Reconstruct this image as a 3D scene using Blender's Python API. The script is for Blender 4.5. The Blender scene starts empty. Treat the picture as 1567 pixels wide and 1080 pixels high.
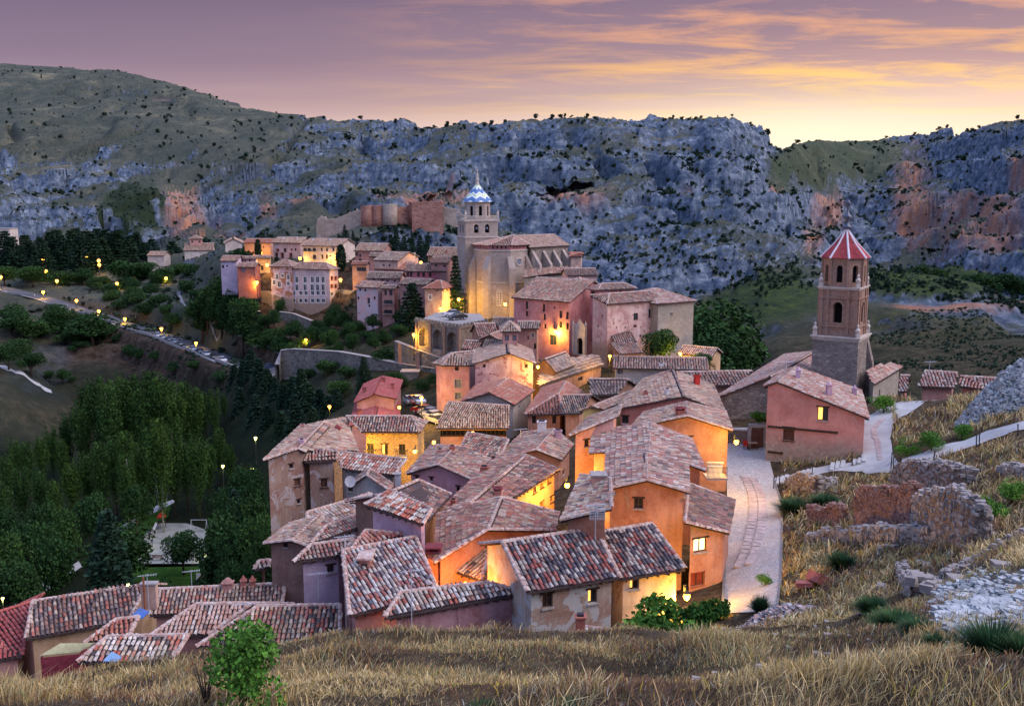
# Dusk view over a walled hill village: built in metres, eye at the origin looking along +Y, nine degrees down.
import bpy, bmesh, math, random, time
import numpy as np
from mathutils import Vector, Matrix
from mathutils.bvhtree import BVHTree
from mathutils.geometry import tessellate_polygon
T0 = time.time()
SC = bpy.context.scene
COL = SC.collection
R = math.radians
PITCH = math.atan(240 / 1523.)
# ---------------------------------------------------------------- camera
cam = bpy.data.cameras.new('camera')
cam.sensor_width = 36; cam.lens = 34.99; cam.clip_start = .3; cam.clip_end = 20000
camo = bpy.data.objects.new('camera', cam); COL.objects.link(camo)
camo.location = (0, 0, 0); camo.rotation_euler = (math.pi / 2 - PITCH, 0, 0)
SC.camera = camo
# ---------------------------------------------------------------- sky
W = bpy.data.worlds.new('World'); SC.world = W; W.use_nodes = True
nt = W.node_tree; nt.nodes.clear()
def wn(t, **k):
    n = nt.nodes.new(t)
    for a, b in k.items(): setattr(n, a, b)
    return n
def wl(a, b): nt.links.new(a, b)
def wmath(op, a, b=None, c=None, clamp=False):
    n = wn('ShaderNodeMath', operation=op); n.use_clamp = clamp
    for i, v in enumerate((a, b, c)):
        if v is None: continue
        if isinstance(v, (int, float)): n.inputs[i].default_value = v
        else: wl(v, n.inputs[i])
    return n.outputs[0]
def wramp(fac, stops, interp='LINEAR'):
    n = wn('ShaderNodeValToRGB'); cr = n.color_ramp; cr.interpolation = interp
    cr.elements[0].position = stops[0][0]; cr.elements[0].color = (*stops[0][1], 1)
    cr.elements[1].position = stops[-1][0]; cr.elements[1].color = (*stops[-1][1], 1)
    for p, c in stops[1:-1]:
        e = cr.elements.new(p); e.color = (*c, 1)
    wl(fac, n.inputs[0]); return n.outputs[0]
def wmix(f, a, b, t='MIX'):
    n = wn('ShaderNodeMix', data_type='RGBA', blend_type=t)
    if isinstance(f, (int, float)): n.inputs[0].default_value = f
    else: wl(f, n.inputs[0])
    for i, v in ((6, a), (7, b)):
        if isinstance(v, tuple): n.inputs[i].default_value = (*v, 1)
        else: wl(v, n.inputs[i])
    return n.outputs[2]
tc = wn('ShaderNodeTexCoord'); sx = wn('ShaderNodeSeparateXYZ'); wl(tc.outputs['Generated'], sx.inputs[0])
X, Y_, Z = sx.outputs
# colour by height above the horizon, dusk glow low down, blue overhead
low = wramp(wmath('MULTIPLY', Z, 1.0, clamp=True), [(0, (.84, .66, .55)), (.05, (.82, .62, .53)), (.085, (.74, .44, .36)), (.12, (.44, .235, .25)),
            (.18, (.22, .125, .19)), (.30, (.22, .21, .38)), (.55, (.42, .58, 1.1)), (1, (.5, .7, 1.35))])
lowL = wramp(wmath('MULTIPLY', Z, 1.0, clamp=True), [(0, (.70, .55, .52)), (.05, (.66, .50, .49)), (.08, (.44, .29, .34)), (.12, (.24, .155, .24)),
            (.18, (.135, .09, .165)), (.30, (.19, .20, .38)), (.55, (.42, .58, 1.1)), (1, (.5, .7, 1.35))])
azi = wmath('MULTIPLY_ADD', X, 1.35, .62, clamp=True)          # 0 left .. 1 right
front = wmath('MULTIPLY_ADD', Y_, 1.2, .45, clamp=True)
sky = wmix(azi, lowL, low)
# flat cloud deck seen at a grazing angle
zz = wmath('MAXIMUM', wmath('ADD', Z, .05), .02)
cmb = wn('ShaderNodeCombineXYZ'); wl(wmath('DIVIDE', X, zz), cmb.inputs[0]); wl(wmath('MULTIPLY', wmath('DIVIDE', Y_, zz), 1.0), cmb.inputs[1])
mp = wn('ShaderNodeMapping'); wl(cmb.outputs[0], mp.inputs[0]); mp.inputs['Rotation'].default_value = (0, 0, R(-14)); mp.inputs['Scale'].default_value = (.62, 1.25, 1)
mp.inputs['Location'].default_value = (3.1, .8, 0)
n1 = wn('ShaderNodeTexNoise'); n1.inputs['Scale'].default_value = 1.25; n1.inputs['Detail'].default_value = 11; n1.inputs['Roughness'].default_value = .64; n1.inputs['Distortion'].default_value = .45
wl(mp.outputs[0], n1.inputs['Vector'])
n2 = wn('ShaderNodeTexNoise'); n2.inputs['Scale'].default_value = .32; n2.inputs['Detail'].default_value = 4
wl(mp.outputs[0], n2.inputs['Vector'])
cl = wramp(n1.outputs['Fac'], [(.47, (0, 0, 0)), (.56, (.55, .55, .55)), (.66, (1, 1, 1))])
band = wramp(Z, [(.055, (0, 0, 0)), (.10, (1, 1, 1)), (.2, (1, 1, 1)), (.5, (.2, .2, .2))])
right = wmath('MULTIPLY_ADD', X, 2.4, .46, clamp=True)
m = wmath('MULTIPLY', wmath('MULTIPLY', cl, band), wmath('MULTIPLY', right, front))
gold = wramp(Z, [(.05, (1.0, .70, .24)), (.10, (1.0, .56, .10)), (.15, (1.0, .42, .15)), (.3, (.5, .25, .3))])
sky = wmix(wmath('MULTIPLY', m, .95), sky, gold)
cl2 = wramp(n2.outputs['Fac'], [(.40, (0, 0, 0)), (.62, (1, 1, 1))])
sky = wmix(wmath('MULTIPLY', wmath('MULTIPLY', cl2, band), .42), sky, (.17, .12, .19))
# bright gap where the sun has gone behind the right hand saddle
gx = wmath('SUBTRACT', X, .27); gz = wmath('SUBTRACT', Z, .04)
g = wmath('ADD', wmath('MULTIPLY', wmath('MULTIPLY', gx, gx), 22), wmath('MULTIPLY', wmath('MULTIPLY', gz, gz), 420))
g = wmath('MULTIPLY', wmath('POWER', 2.718, wmath('MULTIPLY', g, -1)), front)
sky = wmix(wmath('MULTIPLY', g, .8), sky, (1.0, .86, .62))
# away from the sunset the dusk sky is plain blue
back = wramp(wmath('MULTIPLY', Z, 1.0, clamp=True), [(0, (.30, .33, .52)), (.25, (.28, .38, .74)), (1, (.5, .7, 1.35))])
sky = wmix(front, back, sky)
nish = wn('ShaderNodeTexSky', sky_type='NISHITA'); nish.sun_disc = False; nish.sun_elevation = R(3); nish.sun_rotation = R(62); nish.altitude = 1100
b1 = wn('ShaderNodeBackground'); wl(sky, b1.inputs[0]); b1.inputs[1].default_value = 1.0
b2 = wn('ShaderNodeBackground'); wl(nish.outputs[0], b2.inputs[0]); b2.inputs[1].default_value = .02
ad = wn('ShaderNodeAddShader'); wl(b1.outputs[0], ad.inputs[0]); wl(b2.outputs[0], ad.inputs[1])
wo = wn('ShaderNodeOutputWorld'); wl(ad.outputs[0], wo.inputs[0])
W.cycles.sampling_method = 'MANUAL'; W.cycles.sample_map_resolution = 512
# ---------------------------------------------------------------- last light
sun = bpy.data.lights.new('sun', 'SUN'); sun.energy = 2.8; sun.angle = R(60); sun.color = (1.0, .87, .84)
suno = bpy.data.objects.new('sun', sun); COL.objects.link(suno)
suno.rotation_euler = (Vector((.62, -.15, .62))).to_track_quat('Z', 'Y').to_euler()
SC.view_settings.view_transform = 'Standard'; SC.view_settings.look = 'None'
SC.view_settings.exposure = 0.25; SC.view_settings.gamma = 1.0
SC.render.engine = 'CYCLES'
SC.cycles.max_bounces = 4; SC.cycles.diffuse_bounces = 3; SC.cycles.glossy_bounces = 2; SC.cycles.transmission_bounces = 2; SC.cycles.transparent_max_bounces = 6
SC.cycles.use_denoising = True
SC.cycles.use_light_tree = True
# ---------------------------------------------------------------- helpers
F = 1523.; CT, ST = math.cos(PITCH), math.sin(PITCH)
def ray(px, py):
    xc = (px - 783.5) / F; yc = -(py - 540.) / F
    return Vector((xc, CT + yc * ST, -ST + yc * CT))
def P(px, py, Y):
    d = ray(px, py); return d * (Y / d.y)
rng = np.random.default_rng(11); random.seed(5)
_perm = np.random.default_rng(3).permutation(256); _perm = np.concatenate([_perm, _perm])
_g = np.random.default_rng(4).normal(size=(256, 3)); _g /= np.linalg.norm(_g, axis=1)[:, None]
def perlin(p):
    p = np.asarray(p, float); i = np.floor(p).astype(np.int64); f = p - i; i &= 255
    w = f * f * f * (f * (f * 6 - 15) + 10); out = 0
    for dx in (0, 1):
        for dy in (0, 1):
            for dz in (0, 1):
                h = _perm[_perm[_perm[(i[:, 0] + dx) & 255] + ((i[:, 1] + dy) & 255)] + ((i[:, 2] + dz) & 255)]
                g = _g[h]
                d = g[:, 0] * (f[:, 0] - dx) + g[:, 1] * (f[:, 1] - dy) + g[:, 2] * (f[:, 2] - dz)
                ww = (w[:, 0] if dx else 1 - w[:, 0]) * (w[:, 1] if dy else 1 - w[:, 1]) * (w[:, 2] if dz else 1 - w[:, 2])
                out = out + d * ww
    return out * 1.5
def fbm(p, o=4, g=.5):
    s = 0; a = 1
    for k in range(o): s = s + a * perlin(p * (2 ** k) + k * 17.3); a *= g
    return s
def ridged(p, o=4):
    s = 0; a = 1
    for k in range(o): s = s + a * (1 - 2 * np.abs(perlin(p * (2.1 ** k) + k * 9.1))); a *= .5
    return s
def smooth(a, b, x):
    t = np.clip((x - a) / (b - a), 0, 1); return t * t * (3 - 2 * t)
# materials -------------------------------------------------------------
class MT:
    def __init__(s, name, rough=.9, spec=.2):
        s.m = bpy.data.materials.new(name); s.m.use_nodes = True; s.t = s.m.node_tree; s.b = s.t.nodes['Principled BSDF']
        s.b.inputs['Roughness'].default_value = rough; s.b.inputs['Specular IOR Level'].default_value = spec
        s._o = None
    def n(s, t, **k):
        n = s.t.nodes.new(t)
        for a, b in k.items(): setattr(n, a, b)
        return n
    def put(s, v, i):
        if isinstance(v, (int, float)): i.default_value = v
        elif isinstance(v, tuple): i.default_value = (*v, 1) if len(v) == 3 and len(i.default_value) == 4 else v
        else: s.t.links.new(v, i)
    def co(s, w='Object', scale=(1, 1, 1)):
        if w == 'World': o = s.n('ShaderNodeNewGeometry').outputs['Position']
        else: o = s.n('ShaderNodeTexCoord').outputs[w]
        m = s.n('ShaderNodeMapping'); s.put(o, m.inputs[0]); m.inputs['Scale'].default_value = scale; return m.outputs[0]
    def noise(s, v, sc, det=4, ro=.6, dist=0):
        n = s.n('ShaderNodeTexNoise'); s.put(v, n.inputs['Vector']); n.inputs['Scale'].default_value = sc; n.inputs['Detail'].default_value = det
        n.inputs['Roughness'].default_value = ro; n.inputs['Distortion'].default_value = dist; return n.outputs['Fac']
    def vor(s, v, sc, feat='F1', out='Distance'):
        n = s.n('ShaderNodeTexVoronoi', feature=feat); s.put(v, n.inputs['Vector']); n.inputs['Scale'].default_value = sc; return n.outputs[out]
    def ramp(s, f, stops, interp='LINEAR'):
        n = s.n('ShaderNodeValToRGB'); cr = n.color_ramp; cr.interpolation = interp
        g = lambda c: (c, c, c, 1) if isinstance(c, (int, float)) else (*c, 1)
        cr.elements[0].position = stops[0][0]; cr.elements[0].color = g(stops[0][1])
        cr.elements[1].position = stops[-1][0]; cr.elements[1].color = g(stops[-1][1])
        for p, c in stops[1:-1]: e = cr.elements.new(p); e.color = g(c)
        s.put(f, n.inputs[0]); return n.outputs[0]
    def mix(s, f, a, b, t='MIX'):
        n = s.n('ShaderNodeMix', data_type='RGBA', blend_type=t); s.put(f, n.inputs[0]); s.put(a, n.inputs[6]); s.put(b, n.inputs[7]); return n.outputs[2]
    def ma(s, op, a, b=0., c=0., clamp=False):
        n = s.n('ShaderNodeMath', operation=op); n.use_clamp = clamp; s.put(a, n.inputs[0]); s.put(b, n.inputs[1]); s.put(c, n.inputs[2]); return n.outputs[0]
    def attr(s, name, out='Fac'):
        n = s.n('ShaderNodeAttribute'); n.attribute_name = name; return n.outputs[out]
    def rnd(s): return s.n('ShaderNodeObjectInfo').outputs['Random']
    def col(s, v): s.put(v, s.b.inputs['Base Color']); return s
    def bump(s, h, st=.5, d=.1):
        n = s.n('ShaderNodeBump'); s.put(h, n.inputs['Height']); n.inputs['Strength'].default_value = st; n.inputs['Distance'].default_value = d
        s.put(n.outputs[0], s.b.inputs['Normal']); return s
def flat(name, c, rough=.8, spec=.3, var=.25, sc=3, metal=0):
    m = MT(name, rough, spec); v = m.co('World'); f = m.noise(v, sc, 5)
    m.col(m.mix(m.ramp(f, [(.3, 0.), (.7, 1.)]), tuple(x * (1 - var) for x in c), tuple(min(1, x * (1 + var)) for x in c))); m.b.inputs['Metallic'].default_value = metal
    return m.m
def emit(name, c, st):
    m = MT(name); m.b.inputs['Emission Color'].default_value = (*c, 1); m.b.inputs['Emission Strength'].default_value = st; m.b.inputs['Base Color'].default_value = (*c, 1); return m.m
# mesh and object helpers -------------------------------------------------
class MB:
    """Collects polygons; build() links them as one mesh object."""
    def __init__(s): s.v = []; s.f = []; s.c = []
    def quad(s, a, b, c, d): n = len(s.v); s.v += [tuple(a), tuple(b), tuple(c), tuple(d)]; s.f.append((n, n + 1, n + 2, n + 3))
    def poly(s, ps): n = len(s.v); s.v += [tuple(p) for p in ps]; s.f.append(tuple(range(n, n + len(ps))))
    def box(s, c, sz, M=None, taper=1.):
        x, y, z = (q / 2 for q in sz); n = len(s.v); c = Vector(c)
        for k in (-1, 1):
            t = taper if k > 0 else 1
            for a, b in ((-1, -1), (1, -1), (1, 1), (-1, 1)):
                p = Vector((a * x * t, b * y * t, k * z)); p = (M @ p) if M else p; s.v.append(tuple(p + c))
        s.f += [(n, n + 3, n + 2, n + 1), (n + 4, n + 5, n + 6, n + 7)] + [(n + i, n + (i + 1) % 4, n + 4 + (i + 1) % 4, n + 4 + i) for i in range(4)]
    def tube(s, pts, r, k=6, cap=True):
        pts = [Vector(p) for p in pts]; rs = r if isinstance(r, (list, tuple)) else [r] * len(pts); n0 = len(s.v)
        for i, p in enumerate(pts):
            d = (pts[min(i + 1, len(pts) - 1)] - pts[max(i - 1, 0)]).normalized()
            a = d.cross(Vector((0, 0, 1)) if abs(d.z) < .9 else Vector((1, 0, 0))).normalized(); b = d.cross(a)
            for j in range(k):
                t = 2 * math.pi * j / k; s.v.append(tuple(p + (a * math.cos(t) + b * math.sin(t)) * rs[i]))
        for i in range(len(pts) - 1):
            for j in range(k):
                a0 = n0 + i * k + j; a1 = n0 + i * k + (j + 1) % k; s.f.append((a0, a1, a1 + k, a0 + k))
        if cap: s.f.append(tuple(n0 + j for j in range(k))[::-1]); s.f.append(tuple(n0 + (len(pts) - 1) * k + j for j in range(k)))
    def lathe(s, prof, c=(0, 0, 0), k=8, rot=0., sq=None):
        n0 = len(s.v)
        for r, z in prof:
            for j in range(k):
                t = 2 * math.pi * j / k + rot; s.v.append((c[0] + r * math.cos(t), c[1] + r * math.sin(t), c[2] + z))
        for i in range(len(prof) - 1):
            for j in range(k):
                a0 = n0 + i * k + j; a1 = n0 + i * k + (j + 1) % k; s.f.append((a0, a1, a1 + k, a0 + k))
        s.f.append(tuple(n0 + (len(prof) - 1) * k + j for j in range(k))); s.f.append(tuple(n0 + j for j in range(k))[::-1])
    def build(s, name, mat, parent=None, smooth_=False, org=None):
        return mk(name, s.v, s.f, mat, parent, smooth_, org)
def mk(name, v, f, mat, parent=None, sm=False, org=None):
    me = bpy.data.meshes.new(name)
    if parent is not None and org is None: org = Vector(parent['org']) if 'org' in parent else Vector((0, 0, 0))
    if org is not None: v = [(a[0] - org[0], a[1] - org[1], a[2] - org[2]) for a in v]
    me.from_pydata(v, [], f); me.update()
    if mat: me.materials.append(mat)
    if sm: me.shade_smooth()
    o = bpy.data.objects.new(name, me); COL.objects.link(o)
    if parent is not None:
        o.parent = parent
        if parent.type != 'EMPTY': pass
        o['org'] = tuple(org)
    elif org is not None: o.location = org; o['org'] = tuple(org)
    return o
def npmesh(name, V, Q, mat, col=None, sm=False, parent=None, org=(0, 0, 0), nv=4):
    """Mesh from numpy arrays: V (n,3), Q (m,nv)."""
    me = bpy.data.meshes.new(name); V = np.asarray(V, np.float32) - np.asarray(org, np.float32); Q = np.asarray(Q, np.int32)
    me.vertices.add(len(V)); me.vertices.foreach_set('co', V.ravel())
    me.loops.add(Q.size); me.loops.foreach_set('vertex_index', Q.ravel())
    me.polygons.add(len(Q)); me.polygons.foreach_set('loop_start', np.arange(0, Q.size, nv, dtype=np.int32)); me.polygons.foreach_set('loop_total', np.full(len(Q), nv, np.int32))
    if sm: me.polygons.foreach_set('use_smooth', np.ones(len(Q), bool))
    me.update(calc_edges=True)
    if col is not None:
        for k, a in (col if isinstance(col, dict) else {'Col': col}).items():
            a = np.asarray(a, np.float32)
            if a.ndim == 1: at = me.attributes.new(k, 'FLOAT', 'POINT'); at.data.foreach_set('value', a)
            else:
                at = me.attributes.new(k, 'FLOAT_COLOR', 'POINT'); c4 = np.ones((len(a), 4), np.float32); c4[:, :3] = a; at.data.foreach_set('color', c4.ravel())
    me.materials.append(mat)
    o = bpy.data.objects.new(name, me); COL.objects.link(o)
    if parent is not None: o.parent = parent; o['org'] = tuple(float(q) for q in org)
    else: o.location = org
    return o
def thing(name, org, label, cat, group=None, rz=0):
    o = bpy.data.objects.new(name, None); COL.objects.link(o); o.location = org; o['org'] = tuple(float(q) for q in org); o.empty_display_size = .5
    o['label'] = label; o['category'] = cat
    if group: o['group'] = group
    return o
def tag(o, label, cat, group=None):
    o['label'] = label; o['category'] = cat
    if group: o['group'] = group
    return o
def struct(o): o['kind'] = 'structure'; return o
def copy_tree(o, parent=None):
    c = o.copy(); COL.objects.link(c); c.parent = parent
    for ch in list(o.children): copy_tree(ch, c)
    return c
# ================================================================= terrain
# one sheet from the photographer's feet to the skyline: for each bearing (column) the ground runs through the same ordered features
# an entry is (distance, ('h', metres below the eye)) or (distance, picture height of that ground in the photograph)
FAR0 = [(1, 1.75)]
COLS = {
 -400: [(5.8, 3.2), (10, 5.3), (17, 8.8), (30, 17), (47, 28), (65, 36), (90, 52), (115, 63), (150, 70), (195, 71), (235, 70), (262, -640), (300, -600), (420, -470), (480, -420), (520, -398), (650, -340), (850, -260), (1100, -180), (1500, -95), (2200, 40)],
 0:    [(5.8, 3.2), (10, 5.25), (17, 8.75), (30, 17), (47, 28), (65, 36), (90, 52), (115, 63), (150, 70), (195, 71), (235, 70), (262, -602), (330, -540), (422, -452), (470, -415), (520, -395), (640, -330), (820, -255), (1100, -178), (1500, -98), (2200, 20)],
 110:  [(5.8, 3.15), (10, 5.2), (17, 8.55), (30, 16.8), (47, 27), (65, 35), (90, 50), (115, 62), (150, 70), (195, 71), (235, 70), (275, 66), (335, -560), (398, -476), (445, -437), (515, -392), (630, -325), (800, -250), (1080, -172), (1480, -103), (2200, 20)],
 200:  [(5.8, 3.15), (10, 5.15), (17, 8.35), (30, 16.5), (47, 26.5), (65, 34.5), (90, 48), (115, 60), (150, 70), (195, 70.5), (235, 70), (300, 67), (335, -570), (374, -501), (420, -448), (500, -398), (620, -325), (780, -252), (1050, -172), (1430, -106), (2200, 20)],
 300:  [(5.8, 3.1), (10, 5.08), (17, 8.1), (30, 16.3), (47, 26.5), (65, 33), (90, 42), (115, 55), (150, 68), (195, 70), (235, 68), (265, -640), (292, -585), (318, -536), (348, -475), (410, -425), (540, -370), (700, -290), (950, -190), (1300, -130), (2000, 20)],
 348:  [(5.8, 3.1), (10, 5.05), (17, 8.05), (30, 16.2), (47, 26.2), (65, 32), (90, 39), (115, 52), (150, 64), (195, 65), (235, 58), (258, -605), (273, -572), (286, -552), (305, -442), (352, -400), (500, -372), (660, -300), (880, -205), (1230, -149), (1900, 20)],
 400:  [(5.8, 3.1), (10, 5.0), (17, 8.0), (30, 16), (47, 26), (65, 31.5), (90, 37), (115, 50), (150, 60), (195, 58), (235, 50), (264, -566), (296, -490), (313, -420), (345, -396), (420, -382), (520, -355), (620, -290), (800, -225), (1120, -168), (1800, 20)],
 500:  [(5.8, 3.05), (10, 4.9), (17, 7.85), (30, 15.7), (47, 25), (65, 30.5), (90, 33), (115, 37), (150, 50), (195, 46), (235, 41), (265, -520), (295, -486), (313, -412), (342, -385), (400, -372), (500, -345), (590, -285), (740, -222), (1030, -180), (1700, 20)],
 600:  [(5.8, 3.05), (10, 4.85), (17, 7.75), (30, 15.5), (47, 24.5), (65, 29.5), (90, 31), (115, 33.5), (150, 36.5), (195, 40), (225, 36), (253, -503), (276, -445), (338, -400), (345, -345), (375, 24), (470, -350), (560, -290), (680, -235), (950, -184), (1600, 20)],
 700:  [(5.8, 3.05), (10, 4.85), (17, 7.75), (30, 15.3), (47, 23.5), (65, 28.5), (90, 30), (115, 32.5), (150, 35), (195, 35.5), (225, 30.5), (245, -482), (280, -420), (339, -398), (347, -350), (385, 34), (460, -352), (540, -290), (630, -235), (830, -183), (1500, 20)],
 800:  [(5.8, 3.05), (10, 4.85), (17, 7.75), (30, 15.2), (47, 23), (65, 28), (90, 29), (115, 31), (150, 33.5), (195, 32), (235, 30), (255, 30), (280, 45), (330, 70), (380, 55), (420, -430), (470, -355), (530, -295), (600, -230), (730, -172), (1400, 20)],
 900:  [(5.8, 3.02), (10, 4.87), (17, 7.8), (30, 15), (47, 22.8), (65, 26.5), (90, 26.5), (115, 29), (150, 31), (195, 31), (225, 35), (255, 50), (290, 64), (340, 66), (380, 55), (415, -435), (465, -370), (525, -300), (590, -235), (715, -167), (1400, 20)],
 1000: [(5.8, 3.0), (10, 4.88), (17, 7.8), (30, 14.8), (47, 22.6), (65, 25.8), (90, 25.5), (115, 27), (150, 28.5), (195, 31), (220, 38), (250, 55), (290, 64), (330, 62), (365, -485), (405, -430), (455, -370), (520, -300), (580, -235), (705, -162), (1400, 20)],
 1110: [(5.8, 3.0), (10, 4.8), (17, 7.75), (30, 14.3), (47, 21.8), (65, 24.9), (90, 25.0), (115, 24.6), (150, 28), (190, 36), (220, 47), (250, 58), (285, 62), (325, -525), (360, -480), (400, -425), (450, -365), (515, -295), (575, -232), (700, -168), (1400, 20)],
 1190: [(5.8, 3.0), (10, 4.75), (17, 7.7), (30, 13.9), (47, 20.6), (65, 23.6), (86, 25.2), (115, 23.6), (145, 28), (185, 40), (220, 52), (260, -575), (300, -530), (340, -480), (380, -430), (420, -395), (470, -345), (530, -300), (600, -260), (740, -219), (1500, 20)],
 1250: [(5.8, 3.0), (10, 4.75), (17, 7.65), (30, 13.8), (47, 20.0), (65, 22.8), (86, 24.6), (115, 23.4), (145, 29), (185, 42), (220, 52), (255, -585), (300, -520), (340, -465), (380, -430), (425, -400), (490, -345), (540, -325), (640, 10), (1000, -216), (1800, 20)],
 1310: [(5.8, 3.0), (10, 4.7), (17, 7.6), (30, 13.6), (47, 19.2), (65, 22.0), (86, 23.9), (113, 23.2), (145, 30), (185, 43), (215, 48), (245, -580), (290, -520), (325, -460), (355, -412), (420, 42), (560, -400), (680, -330), (820, -275), (1100, -213), (1900, 20)],
 1390: [(5.8, 2.95), (10, 4.55), (17, 7.2), (30, 13.0), (47, 18.0), (65, 20.5), (85, 22.2), (108, 22.6), (140, 30), (185, 43), (210, 46), (240, -570), (285, -515), (320, -462), (352, -416), (410, 40), (540, -400), (640, -330), (760, -265), (1080, -206), (1900, 20)],
 1480: [(5.8, 2.9), (10, 4.45), (17, 6.9), (30, 12.2), (47, 16.4), (65, 19.0), (85, 20.6), (105, 21.6), (140, 30), (185, 43), (210, 45), (240, -560), (285, -515), (320, -470), (350, -430), (400, 46), (490, -390), (570, -315), (660, -240), (800, -184), (1600, 20)],
 1567: [(5.8, 2.9), (10, 4.4), (17, 6.6), (30, 11.4), (47, 15.0), (65, 17.4), (85, 18.4), (105, 20.6), (140, 30), (185, 43), (210, 45), (235, -555), (280, -515), (315, -490), (345, -470), (395, -455), (455, -380), (510, -305), (580, -225), (690, -166), (1500, 20)],
 1800: [(5.8, 2.8), (10, 4.2), (17, 6.2), (30, 10.4), (47, 13.8), (65, 16), (85, 17), (105, 19), (140, 29), (185, 42), (210, 44), (235, -550), (280, -510), (315, -490), (345, -470), (395, -450), (450, -370), (500, -290), (560, -200), (660, -110), (1500, 20)],
}
NSUB = [18, 16, 22, 26, 16, 14, 14, 12, 12, 14, 12, 16, 22, 26, 26, 30, 34, 40, 40, 42, 3]
pxs = sorted(COLS)
tabY = []; tabH = []
for c in pxs:
    ys = [1.0]; hs = [1.75]
    for Yd, v in COLS[c]:
        if v < 0:
            d = ray(783.5, -v); v = -d.z / d.y * Yd
        elif v == 20 and Yd > 1300: v = 0.
        ys.append(Yd); hs.append(v)
    tabY.append(ys); tabH.append(hs)
tabY = np.array(tabY, float); tabH = np.array(tabH, float)
us_c = (np.array(pxs) - 783.5) / F / CT
NC = 900
us = np.linspace(-.70, .70, NC)
def colinterp(tab):
    return np.array([np.interp(us, us_c, tab[:, r]) for r in range(tab.shape[1])])      # rows x NC
cY = colinterp(tabY); cH = colinterp(tabH)
ker = np.exp(-np.linspace(-2, 2, 21) ** 2); ker /= ker.sum()
def sm1(a): return np.array([np.convolve(np.pad(r, 10, mode='edge'), ker, 'valid') for r in a])
cY = sm1(cY); cH = sm1(cH)
rowsY = []; rowsH = []; rowid = []
nr = cY.shape[0]
for r in range(nr - 1):
    n = NSUB[r]
    for k in range(n):
        t = k / n
        y0, y1, y2, y3 = (np.log(cY[min(max(q, 0), nr - 1)]) for q in (r - 1, r, r + 1, r + 2)); 
        h0, h1, h2, h3 = (cH[min(max(q, 0), nr - 1)] for q in (r - 1, r, r + 1, r + 2))
        ly = y1 + (y2 - y1) * t; ts = t * t * (3 - 2 * t)
        hh = h1 + (h2 - h1) * (t * .55 + ts * .45)
        rowsY.append(np.exp(ly)); rowsH.append(hh); rowid.append(np.full(NC, r + t))
rowsY.append(cY[-1]); rowsH.append(cH[-1]); rowid.append(np.full(NC, nr - 1.))
GY = np.array(rowsY); GZ = -np.array(rowsH); RID = np.array(rowid); GU = np.tile(us, (len(GY), 1))
NR = len(GY)
Pn = np.stack([(GU * GY).ravel(), GY.ravel(), GZ.ravel()], 1)
rid = RID.ravel(); gy = GY.ravel(); gu = GU.ravel()
px_ = 783.5 + gu * CT * F
def topy(y, z): return 540 - F * (y * ST + z * CT) / (y * CT - z * ST)
# true picture columns, with the lens' slight keystone
def topx(x, y, z): return 783.5 + F * x / (y * CT - z * ST)
py0 = topy(gy, Pn[:, 2]); px0 = topx(Pn[:, 0], gy, Pn[:, 2])
far = smooth(12.6, 14.5, rid)                                  # beyond the village
hill = smooth(14.8, 16.2, rid)
def blob(cx, cy, rx, ry, soft=.5, w=1.):
    d = np.sqrt(((px0 - cx) / rx) ** 2 + ((py0 - cy) / ry) ** 2) + w * .18 * nzb
    return 1 - smooth(1 - soft, 1 + soft * .4, d)
nzb = fbm(np.stack([px0 / 18, py0 / 18, rid], 1), 3)
nlow = fbm(Pn / 140., 3); nmid = fbm(Pn / 38. + 5, 3)
# how rocky: grassy slopes left and on the tops, crags elsewhere
rock = np.clip(.45 + .55 * nmid + .55 * nlow, 0, 1)
leftgrass = (1 - smooth(330, 520, px0)) * (1 - smooth(195, 250, py0 + 45 * nmid))
rock = np.clip(rock + .45 * smooth(420, 760, px0) * (1 - .0 * px0), 0, 1) * (1 - .62 * leftgrass)
saddle = blob(1270, 235, 130, 45, .5)
midgreen = blob(1420, 425, 130, 30, .4) + blob(1180, 455, 90, 45, .5)
rock = np.clip(rock * (1 - .8 * saddle) * (1 - .8 * np.clip(midgreen, 0, 1)), 0, 1)
darkveg = np.clip(.9 * blob(205, 315, 46, 36, .8, 4.5) + blob(1110, 480, 70, 60, .5) * .4, 0, 1)
rock *= (1 - darkveg)
slope_low = blob(1440, 520, 190, 60, .3)
rock *= (1 - .75 * slope_low)
orange = np.zeros(len(Pn))
for b in ((645, 281, 60, 17), (885, 292, 45, 14), (275, 290, 22, 42), (300, 325, 40, 16), (352, 348, 30, 14), (1075, 272, 30, 7), (1245, 352, 14, 36), (1395, 285, 26, 50), (1410, 325, 22, 30),
          (1495, 330, 60, 42), (1560, 240, 14, 16), (650, 300, 70, 7), (1270, 300, 18, 20), (460, 295, 20, 10), (1190, 255, 10, 10), (410, 300, 15, 12), (1440, 465, 120, 6), (60, 480, 60, 6), (245, 480, 30, 7)):
    orange = np.maximum(orange, blob(b[0], b[1], b[2] * 1.3, b[3] * 1.35, .6, 1.4))
brownslope = np.clip(smooth(12.0, 12.5, rid) * (1 - smooth(14.2, 14.8, rid)) * smooth(60, 120, px0) * (1 - smooth(520, 640, px0)), 0, 1)
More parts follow.
